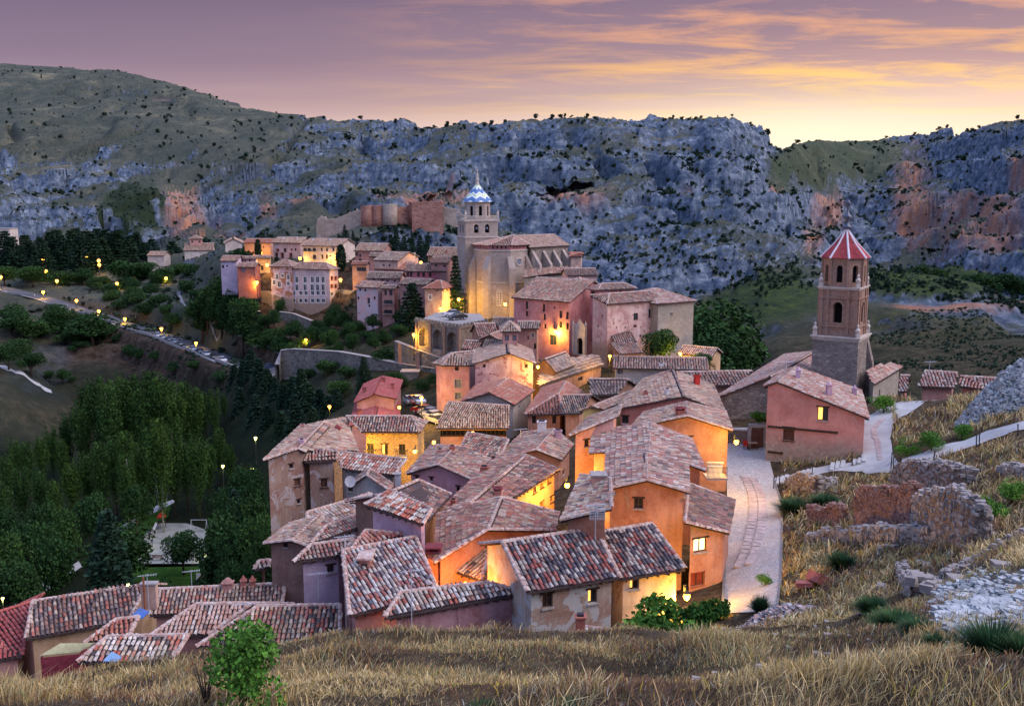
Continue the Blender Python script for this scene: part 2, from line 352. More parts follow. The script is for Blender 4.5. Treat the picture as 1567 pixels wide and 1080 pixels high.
# ledges: harder beds stand out as bands of cliff
z = Pn[:, 2].copy()
z += hill * (fbm(Pn / 210. + 3, 3) * 9 * smooth(500, 800, gy) * (1 - smooth(18.6, 19.9, rid) * .7)); gully = np.abs(perlin(np.stack([Pn[:, 0] / 70. + nlow * 1.2, Pn[:, 1] / 300., Pn[:, 2] / 260.], 1))); z -= hill * 10 * (1 - smooth(0, .22, gully)) * smooth(450, 560, gy) * (1 - smooth(19.2, 20, rid))
per = 24 + 6 * nlow
t = (z + 9 * nmid + 5 * nlow) / per; fr = t - np.floor(t)
terr = (np.floor(t) + smooth(.5, .95, fr)) * per - (9 * nmid + 5 * nlow)
amp = rock * hill
z = z + (terr - z) * amp * .9
t2 = (z + 4 * nmid) / 7.; f2 = t2 - np.floor(t2); z = z + (((np.floor(t2) + smooth(.45, .95, f2)) * 7. - 4 * nmid) - z) * amp * .75
vs = Pn * np.array([1, 1, .45])
rg = ridged(vs / 26.); rg2 = ridged(vs / 8.5 + 30, 3)
front_ = (rg * 4.0 + rg2 * 1.7) * amp * smooth(400, 560, gy)
fine = (fbm(Pn / 4.2, 4, .6)) * (.5 + 1.3 * rock) * hill
z += fine + (rg * .7 + rg2 * .5) * amp * (1 - .7 * smooth(19.2, 20, rid))
gy2 = gy - front_ * .9
# caves and overhangs in the cliff foot
for cx, cy, rx, ry, dep in ((872, 271, 38, 7, 26), (842, 281, 25, 3, 12), (342, 341, 20, 9, 26), (1470, 351, 60, 4, 12), (1045, 279, 60, 3.5, 10), (655, 291, 45, 2.6, 9), (1245, 372, 7, 9, 9), (1206, 330, 6, 30, 16), (60, 478, 30, 4, 6), (640, 302, 60, 2.2, 6)):
    d = ((px0 - cx) / rx) ** 2 + ((py0 - cy) / ry) ** 2
    gy2 = gy2 + dep * (1 - smooth(.45, 1.1, d))
# castle crag, river bank crags
crag = smooth(12.95, 13.15, rid) * (1 - smooth(15.0, 15.4, rid)) * smooth(480, 510, px0) * (1 - smooth(700, 715, px0))
gy2 -= crag * (ridged(vs / 9.) * 2.5 + rg2 * 1.0)
bank = smooth(12.1, 12.6, rid) * (1 - smooth(13.5, 14, rid)) * (1 - smooth(150, 260, px0)) + slope_low * .5 * smooth(1000, 1100, px0) + smooth(13, 14, rid) * (1 - smooth(15, 15.5, rid)) * smooth(1100, 1160, px0) * .9
bank = np.clip(bank, 0, 1)
tt = (z + 3 * nmid) / 6.; frr = tt - np.floor(tt); tz = (np.floor(tt) + smooth(.5, .95, frr)) * 6. - 3 * nmid
z += (tz - z) * bank * .8 * (1 - np.clip(midgreen, 0, 1))
gy2 -= bank * rg2 * 1.3
z += brownslope * fbm(Pn / 6., 4) * 1.1
# near ground: small humps on the hill the viewer stands on, none where streets and houses stand
near = 1 - smooth(3.6, 4.4, rid)
z += near * fbm(Pn * np.array([.55, .55, .2]), 3) * .10 * np.clip(gy / 6, .2, 1.5)
rgt = smooth(1200, 1260, px0) * smooth(3.8, 4.5, rid) * (1 - smooth(7.8, 8.5, rid))
z += rgt * (fbm(Pn / 5., 3) * .45)
TX = gu * gy2; 
TV = np.stack([TX, gy2, z], 1)
idx = np.arange(NR * NC).reshape(NR, NC)
TQ = np.stack([idx[:-1, :-1].ravel(), idx[:-1, 1:].ravel(), idx[1:, 1:].ravel(), idx[1:, :-1].ravel()], 1)
# surface kinds
grassy = np.clip(1 - rock * 1.1, 0, 1)
kind = {
 'rock': np.clip(np.maximum(np.maximum(rock * hill, crag), bank * (1 - np.clip(midgreen, 0, 1))), 0, 1),
 'orange': orange, 'green': np.clip(saddle * .4 + midgreen + darkveg, 0, 1) , 'lowgreen': slope_low,
 'dark': darkveg,  'farness': far, 'brown': brownslope,
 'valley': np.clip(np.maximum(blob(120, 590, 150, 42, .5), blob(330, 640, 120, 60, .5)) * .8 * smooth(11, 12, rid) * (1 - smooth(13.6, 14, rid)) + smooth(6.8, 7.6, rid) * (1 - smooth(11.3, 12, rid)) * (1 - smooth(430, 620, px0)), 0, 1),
 'nearness': near, 'slopeness': smooth(8.6, 9.6, rid),
}
# blinding white scree at the right, bottom; and dry earth
gravel = np.clip(blob(1512, 925, 98, 60, .5, 2.5) + blob(1255, 1015, 75, 9, .4, 2.5) + blob(1545, 1010, 60, 20, .4), 0, 1) * smooth(1.2, 2.2, rid)
kind['gravel'] = gravel
m = MT('ground_rock_and_grass', .95, .1)
w = m.co('World')
nz = m.noise(w, .035, 6, .65); nf = m.noise(w, .22, 6, .7); nff = m.noise(w, 1.6, 5, .7)
rk = m.ramp(nf, [(.30, (.028, .045, .07)), (.42, (.10, .135, .185)), (.54, (.22, .265, .33)), (.68, (.44, .475, .52))])
geo = m.n('ShaderNodeNewGeometry'); sx = m.n('ShaderNodeSeparateXYZ'); m.put(geo.outputs['True Normal'], sx.inputs[0])
wz = m.co('World', (.03, .03, .35)); strata = m.noise(wz, 1.0, 5, .6)
rk = m.mix(m.ramp(strata, [(.35, .6), (.6, 0.)]), rk, (.07, .10, .155))
vert = m.co('World', (.16, .16, .02)); streak = m.noise(vert, 1.0, 6, .7)
rk = m.mix(m.ma('MULTIPLY', m.ramp(streak, [(.45, 0.), (.62, 1.)]), .45), rk, (.055, .08, .125))
orr = m.ramp(m.noise(w, .12, 5, .6), [(.3, (.40, .28, .22)), (.5, (.50, .21, .11)), (.7, (.46, .33, .27))])
rk = m.mix(m.ma('MULTIPLY', m.attr('orange'), m.ramp(streak, [(.3, .25), (.55, 1.)])), rk, orr)
gr = m.ramp(m.noise(w, .07, 6, .7), [(.30, (.035, .05, .04)), (.5, (.085, .09, .062)), (.7, (.16, .145, .09))])
gl = m.noise(w, .016, 6, .7, .6); gr = m.mix(m.ramp(gl, [(.42, .75), (.58, 0.)]), gr, (.040, .058, .040)); gr = m.mix(m.ramp(gl, [(.58, 0.), (.70, .8)]), gr, (.27, .24, .13)); gr = m.mix(m.ma('MULTIPLY', m.ramp(nff, [(.4, 0.), (.7, 1.)]), .6), gr, (.16, .155, .13))
gr = m.mix(m.attr('green'), gr, m.ramp(nf, [(.35, (.025, .05, .025)), (.6, (.07, .10, .028)), (.8, (.16, .17, .04))]))
gr = m.mix(m.attr('lowgreen'), gr, m.ramp(nf, [(.35, (.04, .05, .035)), (.55, (.10, .11, .05)), (.75, (.20, .19, .08))]))
gr = m.mix(m.attr('dark'), gr, (.018, .03, .016))
flatm = m.ramp(sx.outputs[2], [(.55, 0.), (.82, 1.)])
rm = m.ma('MULTIPLY', m.attr('rock'), m.ma('SUBTRACT', 1.25, m.ma('MULTIPLY', flatm, m.ramp(nz, [(.38, .45), (.6, 1.2)])), clamp=True), clamp=True)
c = m.mix(m.ramp(rm, [(.25, 0.), (.6, 1.)]), gr, rk)
br = m.ramp(m.noise(w, .35, 6, .75, .6), [(.3, (.022, .018, .014)), (.5, (.085, .055, .036)), (.66, (.15, .115, .09)), (.8, (.05, .06, .03))])
c = m.mix(m.attr('brown'), c, br)
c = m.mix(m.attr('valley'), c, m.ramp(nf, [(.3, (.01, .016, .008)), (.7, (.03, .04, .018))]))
nr_ = m.ramp(m.noise(w, 1.1, 6, .75, .4), [(.28, (.035, .028, .02)), (.48, (.12, .085, .05)), (.62, (.20, .15, .09)), (.8, (.11, .10, .04))])
nr_ = m.mix(m.ma('MULTIPLY', m.ramp(m.noise(w, .45, 4, .6), [(.60, 0.), (.72, 1.)]), .4), nr_, (.26, .24, .22))
town = m.ma('SUBTRACT', 1., m.ma('MAXIMUM', m.attr('farness'), m.ma('MAXIMUM', m.attr('valley'), m.attr('brown'))), clamp=True)
tg = m.ramp(m.noise(w, .25, 6, .75, .5), [(.3, (.016, .022, .012)), (.5, (.06, .055, .03)), (.66, (.13, .10, .06)), (.8, (.04, .055, .025))]); nr_ = m.mix(m.attr('slopeness'), nr_, tg)
c = m.mix(town, c, nr_)
gv = m.ramp(m.vor(w, 6.5, 'F1', 'Color'), [(0, (.13, .15, .16)), (.5, (.25, .28, .29)), (1, (.38, .41, .42))])
c = m.mix(m.attr('gravel'), c, gv)
sv = m.co('World', (1, 1, .8)); sd_ = m.vor(sv, .21, 'F1', 'Distance'); sc_ = m.n('ShaderNodeSeparateColor'); m.put(m.vor(sv, .21, 'F1', 'Color'), sc_.inputs[0])
spk = m.ma('MULTIPLY', m.ramp(m.ma('ADD', sd_, m.ma('MULTIPLY', m.noise(w, .9, 3), .25)), [(.30, 1.), (.46, 0.)]), m.ramp(m.ma('ADD', m.ma('MULTIPLY', sc_.outputs[0], .55), m.ma('MULTIPLY', nz, .7)), [(.45, 0.), (.62, 1.)]))
spk = m.ma('MULTIPLY', spk, m.ma('MULTIPLY', m.attr('farness'), m.ma('SUBTRACT', 1., m.ma('MULTIPLY', m.attr('orange'), .8), clamp=True)))
c = m.mix(m.ma('MULTIPLY', spk, .88), c, (.022, .036, .026))
m.col(c)
hb = m.ma('ADD', m.ma('MULTIPLY', m.noise(w, .5, 8, .75), 1.0), m.ma('MULTIPLY', m.noise(w, 5, 4, .7), .06))
m.bump(hb, 1.0, 2.2)
GROUND = m.m
# level the ground along roads before meshing
def flatten(path, wd):
    """path: world points; pulls terrain heights to the path within wd."""
    pts = np.array([tuple(p) for p in path])
    for a, b in zip(pts[:-1], pts[1:]):
        ab = b[:2] - a[:2]; L2 = ab @ ab
        sel = (TV[:, 0] > min(a[0], b[0]) - wd * 2) & (TV[:, 0] < max(a[0], b[0]) + wd * 2) & (TV[:, 1] > min(a[1], b[1]) - wd * 2) & (TV[:, 1] < max(a[1], b[1]) + wd * 2)
        ii = np.nonzero(sel)[0]
        if not len(ii): continue
        t = np.clip(((TV[ii, :2] - a[:2]) @ ab) / L2, 0, 1); q = a + t[:, None] * (b - a)
        d = np.linalg.norm(TV[ii, :2] - q[:, :2], axis=1); k = 1 - smooth(wd, wd * 1.9, d)
        TV[ii, 2] = TV[ii, 2] * (1 - k) + (q[:, 2] - .05) * k
ROADP = [(-60, 425, 440), (0, 441, 426), (66, 457, 412), (117, 473, 399), (151, 483, 390), (191, 497, 377), (247, 514, 352), (300, 534, 319), (350, 553, 287), (400, 566, 265), (440, 573, 250)]
road_pts = [P(*q) for q in ROADP]
flatten(road_pts, 5)
for k_ in ('dark',): pass
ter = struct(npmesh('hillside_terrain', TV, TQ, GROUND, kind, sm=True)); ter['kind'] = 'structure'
print('terrain', len(TV), time.time() - T0)
BV = BVHTree.FromPolygons([tuple(v) for v in TV.tolist()], TQ.tolist())
print('bvh', time.time() - T0)
def gz(x, y, default=-30):
    h = BV.ray_cast(Vector((x, y, 900)), Vector((0, 0, -1)))
    return h[0].z if h[0] is not None else default
def ground_at(px, py):
    h = BV.ray_cast(Vector((0, 0, 0)), ray(px, py).normalized())
    return h[0]
# distant plain closing the view beyond the ridges
mb = MB(); mb.quad((-9000, 1300, -45), (9000, 1300, -45), (9000, 12000, -45), (-9000, 12000, -45))
struct(mb.build('plain_beyond', GROUND))
# name, roof type, corners (4 eaves, 2 ridge ends), label, wall finish, tile mix, wall height, openings (side, along, height, width, tallness, kind)
HOUSES = [
 ('house','g',[(0.78,48.0,-19.89),(5.7,50.01,-19.89),(3.62,56.95,-19.89),(-1.87,55.1,-19.89),(-0.51,51.25,-18.39),(4.66,53.48,-18.39)],'nearest house,peeling stone front with two small windows under a dark mottled tile roof','peel','dark',8,[(0,0.93,-20.65,0.59,0.74,'d'),(0,3.53,-20.81,0.54,0.76,'w')]),
 ('house','h',[(5.85,51.0,-20.39),(9.6,52.52,-20.39),(6.59,58.95,-20.39),(3.03,57.06,-20.39),(4.96,54.27,-18.89),(8.13,55.75,-18.89)],'house with smooth yellow-lit end wall beside the fig tree,joined to the nearest peeling house','cream','warm2',8,[(0,0.71,-20.94,0.57,0.57,'w')]),
 ('house','g',[(-8.62,50.0,-22.03),(-4.08,52.99,-22.03),(-7.43,61.04,-22.03),(-10.78,59.37,-22.03),(-9.7,54.69,-20.13),(-5.76,57.01,-20.13)],'house with a small box dormer in its steep mottled white and red tile roof','rose','white',7,[]),
 ('annexe','s',[(-6.51,48.0,-21.25),(0.69,51.21,-21.25),(-1.26,51.44,-20.75),(-5.9,50.09,-20.75)],'low annexe with streaked pink wall between the dormer house and the nearest peeling house','streak','white',5,[]),
 ('house','s',[(-13.15,57.0,-21.72),(-10.41,58.21,-21.72),(-9.92,59.74,-21.22),(-12.37,58.67,-21.22)],'lavender walled house with one square black window behind the aerial','lilac','pinkmix',8,[(0,1.7,-22.57,0.45,0.48,'d')]),
 ('house','s',[(-13.28,63.0,-22.69),(-10.49,66.28,-22.69),(-10.51,68.37,-22.24),(-12.69,65.24,-22.24)],'small house with narrow white wall strip under a pink eave,above the lavender house','white','pinkmix',7,[]),
 ('house','g',[(-13.5,64.0,-23.33),(-12.73,69.11,-23.33),(-16.06,68.85,-23.33),(-16.85,64.76,-23.33),(-14.76,64.01,-22.83),(-13.98,69.12,-22.83)],'brown adobe gabled house at the drop above the park','adobe','warm',13,[(3,1.08,-23.38,0.34,0.31,'d')]),
 ('house','s',[(-15.44,72.0,-24.91),(-11.88,76.56,-24.91),(-11.6,79.2,-24.26),(-15.91,74.4,-24.26)],'low jumble of pale patched roofs in front of the tall red and brown house','rose','pale',8,[]),
 ('house','g',[(-10.09,80.0,-24.28),(-10.07,81.82,-24.28),(-13.76,83.14,-24.28),(-13.78,81.32,-24.28),(-12.23,81.06,-23.18),(-12.21,82.88,-23.18)],'small dark-roofed house with a satellite dish under the long striped roof','greystone','dark',7,[]),
 ('house','g',[(-5.44,62.0,-20.79),(-4.31,67.71,-20.79),(-8.84,67.35,-20.79),(-11.52,66.26,-20.79),(-8.48,64.13,-19.69),(-6.57,67.53,-19.69)],'brown walled house with a blackened gable roof,between the lilac house and the salmon house','brown','dark',8,[]),
 ('house','s',[(-9.26,60.0,-19.09),(-5.25,56.24,-19.09),(-4.83,57.35,-18.49),(-7.7,61.09,-18.49)],'lilac-pink house under a bright red and white patched tile roof','lilacpink','redwhite',9,[]),
 ('house','s',[(-9.47,56.0,-20.57),(-6.18,58.04,-20.57),(-6.78,57.75,-20.22),(-8.94,58.46,-20.22)],'low red roofed shed below the lilac-pink house','rose','red',5,[]),
 ('house','g',[(-18.32,86.0,-22.49),(-18.04,96.58,-22.49),(-21.0,95.61,-22.49),(-21.45,83.13,-22.49),(-18.97,85.8,-22.14),(-18.69,96.38,-22.14)],'tall patched brown and red house rising on the left edge of the village','patch','warm',16,[(3,2.21,-23.57,0.4,0.4,'d'),(3,2.77,-25.17,0.6,0.64,'s'),(3,2.84,-26.94,0.34,0.35,'d')]),
 ('house','h',[(-15.6,101.0,-24.31),(-9.55,101.0,-24.31),(-9.21,105.85,-24.31),(-15.6,106.71,-24.31),(-17.68,103.86,-23.21),(-10.77,103.86,-23.21)],'courtyard house with lit ochre wall and three tall balcony doors','ochrestone','mix',8,[(0,0.44,-26.13,0.68,1.16,'b'),(0,1.93,-26.2,0.68,1.16,'w'),(0,3.74,-26.2,0.68,1.16,'b')]),
 ('house','s',[(-14.79,93.0,-24.19),(-18.4,107.24,-24.19),(-19.27,96.68,-22.34),(-18.98,86.12,-22.34)],'courtyard wing with hipped tan roof and belfry chimney','ochrestone','warm',6,[]),
 ('house','s',[(-18.47,86.0,-23.39),(-15.75,86.44,-23.39),(-15.72,87.37,-22.79),(-18.39,88.31,-22.79)],'narrow house with blue-white peeling patch and one barred window','patch','mix',13,[(0,1.22,-25.49,0.58,0.76,'s')]),
 ('house','s',[(-15.11,86.0,-24.05),(-10.27,83.9,-24.05),(-9.39,86.0,-23.15),(-16.09,88.75,-23.15)],'long grey walled wing under a red and white striped roof','greystone','redwhite',8,[(0,0.38,-25.87,0.55,0.53,'d')]),
 ('house','g',[(-3.42,82.0,-23.85),(-1.89,88.6,-23.85),(-7.8,93.67,-23.85),(-9.17,83.82,-23.85),(-6.37,82.98,-22.8),(-5.21,89.31,-22.8)],'salmon pink gabled house with three small black windows,right of the lit courtyard','salmon2','mix',9,[(3,0.53,-24.28,0.37,0.46,'d'),(3,1.88,-24.22,0.3,0.34,'d'),(3,4.35,-24.88,0.3,0.51,'d')]),
 ('house','g',[(-0.02,70.0,-21.88),(3.88,77.87,-21.88),(-1.71,80.47,-21.88),(-5.03,67.41,-21.88),(-3.0,67.17,-21.28),(1.17,80.32,-21.28)],'house with long red-brown tiled roof above the brightly lit alley of shutters','orange','redmix',8,[(0,4.57,-21.99,0.6,0.61,'s'),(0,5.89,-21.65,0.61,0.56,'s'),(0,7.26,-21.68,0.63,0.52,'s'),(0,5.92,-23.99,0.62,0.41,'s'),(0,7.89,-24.08,0.64,0.47,'s')]),
 ('house','g',[(2.77,61.0,-21.1),(3.19,64.44,-21.1),(-5.01,64.16,-21.1),(-4.54,55.28,-21.1),(-1.47,57.36,-19.8),(-0.76,63.77,-19.8)],'wide double-pitched brown roofed house with orange lit wall and tall orange chimney','orange','redmix',8,[]),
 ('porch','s',[(-3.67,57.0,-22.17),(-1.85,55.25,-22.17),(-1.03,59.11,-20.87),(-2.52,59.96,-20.87)],'skirt porch roof of buff tiles over the orange lit doorway','orange','tan',3,[]),
 ('house','g',[(4.76,92.0,-24.83),(6.17,97.79,-24.83),(1.15,103.13,-24.83),(-1.88,91.06,-24.83),(2.26,91.7,-23.73),(4.34,99.99,-23.73)],'house with grey-pink roof and pale hip line above the alley lamp','orange','mix',9,[(0,2.36,-26.85,1.03,0.38,'d')]),
 ('house','g',[(-9.25,118.0,-27.92),(-0.28,118.0,-27.92),(-0.29,124.93,-27.92),(-7.1,129.71,-27.92),(-8.17,123.86,-25.82),(-0.28,121.47,-25.82)],'open-loft house with evenly striped buff roof above an orange lit wall','orange','tan',7,[]),
 ('house','g',[(0.4,132.0,-27.97),(3.28,142.07,-27.97),(-5.4,145.59,-27.97),(-6.99,134.61,-27.97),(-3.07,133.07,-26.47),(-0.72,143.36,-26.47)],'beige gabled house with orange-red tiled roof behind the striped open-loft house','beige','red',9,[(0,3.33,-28.94,0.68,0.27,'d')]),
 ('house','h',[(6.5,125.0,-27.77),(10.19,139.14,-27.77),(4.32,142.05,-27.77),(1.55,125.0,-27.77),(6.37,133.12,-26.57),(7.81,141.83,-26.57)],'red hip-roofed house with dark posts and a white chimney','orange','red',6,[(3,0.8,-28.46,0.51,1.01,'d'),(3,3.41,-28.46,0.51,1.01,'d')]),
 ('house','g',[(6.29,121.0,-26.8),(8.68,121.38,-26.8),(11.88,129.41,-26.8),(6.67,128.94,-26.8),(6.48,124.97,-25.2),(10.28,125.39,-25.2)],'low house with grey and white striped roof right of the red hip roof','orange','grey',5,[]),
 ('house','g',[(10.56,131.0,-26.5),(14.25,131.89,-26.5),(17.9,137.97,-26.5),(10.86,139.85,-26.5),(10.71,135.43,-25.0),(16.08,134.93,-25.0)],'small striped grey roofed house below the long whitewashed house','brown','grey',5,[]),
 ('house','g',[(15.96,155.0,-26.93),(30.89,153.21,-26.93),(30.92,160.16,-26.93),(16.51,160.98,-26.93),(16.24,157.99,-25.53),(30.91,156.68,-25.53)],'long whitewashed stone house with brown corrugated tile roof','whitestone','mix',7,[(0,0.74,-27.4,0.82,0.83,'s')]),
 ('house','s',[(4.06,150.0,-28.81),(15.82,169.09,-28.81),(14.88,171.44,-27.36),(5.36,162.52,-27.36)],'dark walled house with a long grey slanting eave under the palace gate','brown','grey',8,[(0,13.84,-29.97,1.67,0.65,'d')]),
 ('house','g',[(6.93,155.14,-27.62),(10.68,162.8,-27.62),(6.58,164.81,-27.62),(2.83,157.15,-27.62),(5.1,156.04,-25.65),(8.85,163.69,-25.65)],'grey roofed barn by the lamp post below the palace gate','brown','grey',8,[]),
 ('house','g',[(3.69,152.0,-25.69),(3.32,166.09,-25.69),(-6.49,166.09,-25.69),(-6.12,152.0,-25.69),(-0.45,151.93,-24.04),(-0.83,166.03,-24.04)],'mauve gabled house with two tiny windows high in its stained wall','mauve','warm',11,[(3,1.42,-26.07,0.41,0.51,'d'),(3,7.92,-26.07,0.51,0.61,'d')]),
 ('house','h',[(-11.14,157.0,-26.86),(-6.01,157.0,-26.86),(-11.28,164.09,-26.86),(-12.76,159.19,-26.86),(-9.92,159.6,-25.26),(-6.2,162.36,-25.26)],'mauve corner house with red framed windows and stone ground floor','mauve2','warm',13,[(0,2.07,-27.35,0.63,0.63,'d'),(0,2.26,-29.81,1.05,1.37,'f'),(0,2.25,-31.84,0.95,1.16,'f')]),
 ('house','g',[(-19.21,162.46,-33.4),(-19.97,179.31,-33.4),(-27.01,178.99,-34.02),(-26.25,162.14,-34.02),(-22.91,162.3,-32.57),(-23.68,179.14,-32.57)],'red roofed block of flats nearest the town wall,with four chimneys','salmon','newred',9,[]),
 ('house','g',[(-17.91,154.53,-35.83),(-19.63,171.78,-35.83),(-27.48,171.0,-36.01),(-25.77,153.75,-36.01),(-21.82,154.14,-34.72),(-23.54,171.39,-34.72)],'red roofed block of flats in front of its twin,above the courtyard house','salmon','newred',9,[]),
 ('house','g',[(11.07,60.0,-18.29),(12.16,66.41,-18.29),(6.78,69.95,-18.29),(5.82,60.56,-18.29),(8.43,60.17,-17.54),(9.26,66.72,-17.54)],'big orange house,its front gable with one small window above the lit yellow wall','orangefront','pinkmix',10,[(3,1.8,-19.18,0.57,0.66,'d')]),
 ('wing','s',[(13.65,60.0,-20.93),(15.49,66.64,-20.93),(12.28,66.88,-19.78),(10.59,58.62,-19.78)],'right lean-to wing of the big orange house,with two glowing windows by the street','orangefront','dark2',11,[(3,0.77,-21.53,1.03,0.9,'L'),(3,0.64,-23.74,1.07,0.9,'g')]),
 ('wing','s',[(4.39,62.0,-17.77),(2.7,53.0,-17.77),(5.4,52.0,-16.77),(5.9,57.8,-16.77)],'left lean-to wing of the big orange house behind the stub chimney','orangefront','warm',9,[]),
 ('house','g',[(13.86,69.0,-19.39),(14.45,78.08,-19.39),(6.64,80.54,-19.39),(5.92,73.95,-19.39),(9.9,70.31,-18.29),(11.31,79.15,-18.29)],'house with mottled cream roof and white ridge line,two chimneys,behind the big orange house','orange','pinkmix',9,[]),
 ('house','g',[(18.62,82.0,-19.57),(19.6,89.2,-19.57),(12.02,88.92,-19.57),(10.13,82.96,-19.57),(14.86,82.41,-18.42),(15.73,88.08,-18.42)],'orange walled house lit by the square lamp at its corner','orange','warm',8,[(3,4.74,-20.43,0.16,0.39,'d')]),
 ('house','g',[(20.81,95.0,-20.84),(22.45,108.9,-20.84),(15.18,112.9,-20.84),(10.32,96.51,-20.84),(16.89,95.79,-19.44),(18.17,110.6,-19.44)],'red walled house with wide tan roof and two chimneys on its verge','redwall','warm',8,[(3,0.5,-21.95,0.65,0.78,'d')]),
 ('house','s',[(6.57,84.0,-18.95),(4.57,77.6,-18.95),(8.59,79.18,-17.7),(9.26,83.0,-17.7)],'tall salmon walled house with one open window above the alley lamp','salmon','warm',12,[(1,1.01,-19.78,0.41,0.58,'d')]),
 ('house','g',[(9.87,104.0,-22.53),(15.12,112.14,-22.53),(15.73,116.98,-22.53),(7.0,103.12,-22.53),(8.44,103.56,-22.08),(15.43,114.56,-22.08)],'low house with a yellow wall strip under its pinkish roof','yellow','warm',4,[]),
 ('house','g',[(21.73,122.0,-23.52),(28.45,122.87,-23.52),(33.21,129.48,-23.52),(21.1,128.43,-23.52),(21.41,125.21,-22.27),(30.83,126.17,-22.27)],'long low house with ribbed pink roof behind the bright red chimney','rose','mix',4,[]),
 ('church_hall','g',[(34.25,106.06,-22.29),(44.28,123.56,-22.29),(38.68,139.66,-22.29),(22.1,108.0,-22.29),(28.17,107.03,-19.54),(38.2,124.53,-19.54)],'stone church nave with long pink roof beside the brick bell tower','masonry','pinkish',10,[]),
 ('house','g',[(32.3,88.0,-19.91),(36.15,101.15,-19.91),(27.8,100.36,-17.71),(23.61,91.88,-17.71),(24.79,91.55,-17.21),(28.83,99.82,-17.21)],'salmon house with dark timber beams and two brown windows beside the plaza','beamed','pinkish',9,[(3,5.07,-19.87,0.99,1.27,'w'),(3,2.1,-22.08,1.02,1.23,'s')]),
 ('house','g',[(53.16,128.0,-24.67),(57.65,127.1,-24.67),(60.6,133.09,-24.67),(57.63,135.19,-24.67),(55.4,131.59,-23.22),(59.12,130.1,-23.22)],'small house with striped red and white roof and an aerial,beyond the church path','rose','redwhite',4,[]),
 ('house','g',[(60.3,132.0,-25.44),(64.18,129.26,-25.44),(67.53,135.45,-25.44),(62.13,135.67,-25.44),(61.21,133.84,-24.34),(65.85,132.36,-24.34)],'long low red striped roof at the far right behind the dry grass','rose','redwhite',4,[]),
 ('house','g',[(52.31,132.0,-26.16),(53.37,132.0,-26.16),(56.9,139.64,-26.16),(55.24,139.64,-26.16),(53.78,135.82,-24.61),(55.14,135.82,-24.61)],'tiny red roofed outhouse just right of the church apse','rose','redwhite',4,[]),
 ('house','g',[(-37.28,61.0,-30.44),(-32.8,62.68,-30.44),(-36.25,73.18,-30.44),(-38.57,66.92,-30.44),(-37.92,63.96,-28.84),(-34.53,67.93,-28.84)],'house under a bright new red tile roof at the lower left edge','rose','newred',7,[]),
 ('house','g',[(-32.14,62.0,-28.91),(-26.41,64.87,-28.91),(-26.07,71.29,-28.91),(-34.0,68.32,-28.91),(-33.07,65.16,-27.61),(-26.24,68.08,-27.61)],'house with long dark mottled roof and an ochre wall strip below the eave','ochre','dark',7,[]),
 ('house','g',[(-23.89,62.0,-27.27),(-15.49,63.26,-27.27),(-15.71,67.24,-27.27),(-24.23,66.43,-27.27),(-24.06,64.21,-26.37),(-15.6,65.25,-26.37)],'long low house with mottled roof seen against the park,two cone chimneys on its ridge','rose','mix',7,[]),
 ('house','g',[(-21.26,55.0,-25.48),(-17.87,55.18,-25.48),(-13.8,59.63,-25.48),(-17.17,59.81,-25.48),(-19.21,57.4,-24.53),(-15.84,57.4,-24.53)],'house with a domed-looking pale peach tile roof','rose','peach',6,[]),
 ('house','s',[(-17.53,52.0,-24.71),(-9.62,52.41,-24.71),(-10.06,55.15,-23.61),(-14.79,54.96,-23.61)],'house with wide fanned pink-grey roof beside the dormer house','rose','mix',5,[]),
 ('house','s',[(-22.33,48.0,-23.66),(-17.5,48.0,-23.66),(-17.18,49.83,-23.01),(-21.35,49.59,-23.01)],'front low house with rows of cream and red tiles rising from the grass','rose','white',4,[]),
 ('shed','s',[(-24.66,54.0,-25.46),(-22.4,54.77,-25.46),(-22.33,56.33,-24.86),(-23.52,55.96,-24.86)],'little shed with orange-red tile roof between the two chimneys and the blue tarp','rose','red',4,[]),
 ('house','h',[(-67.44,299.3,-21.6),(-53.85,294.88,-21.6),(-51.96,300.69,-21.76),(-65.54,305.11,-21.76),(-63.89,301.31,-19.8),(-55.53,298.59,-19.8)],'big pale mansion with four rows of white framed windows on the cliff','mansion','mix',22,[(0,2.35,-24.83,1.11,1.77,'F'),(0,2.26,-27.19,1.11,1.77,'F'),(0,5.12,-24.76,1.1,1.76,'F'),(0,5.03,-27.11,1.11,1.76,'F'),(0,7.54,-24.69,1.1,1.76,'F'),(0,7.46,-27.04,1.1,1.76,'F'),(0,9.3,-24.65,1.09,1.75,'F'),(0,9.22,-26.99,1.1,1.76,'F'),(0,11.15,-24.6,1.09,1.75,'F'),(0,11.08,-26.94,1.09,1.75,'F'),(0,1.08,-28.9,1.11,1.18,'F'),(0,0.99,-31.18,1.12,1.18,'F'),(0,3.53,-28.83,1.11,1.18,'F'),(0,3.44,-31.1,1.11,1.18,'F'),(0,5.3,-28.78,1.11,1.18,'F'),(0,5.22,-31.04,1.11,1.18,'F'),(0,7.51,-28.71,1.1,1.17,'F'),(0,7.43,-30.97,1.1,1.18,'F'),(0,9.38,-28.65,1.1,1.17,'F'),(0,9.3,-30.91,1.1,1.17,'F'),(0,11.13,-28.6,1.09,1.17,'F'),(0,11.06,-30.86,1.09,1.17,'F'),(1,1.34,-24.26,1.63,1.17,'r'),(1,3.78,-24.45,1.65,1.18,'r'),(1,1.2,-26.59,1.63,1.17,'r'),(1,3.65,-26.8,1.65,1.18,'r'),(1,1.06,-28.92,1.63,1.17,'F'),(1,3.93,-28.99,1.66,1.18,'F')]),
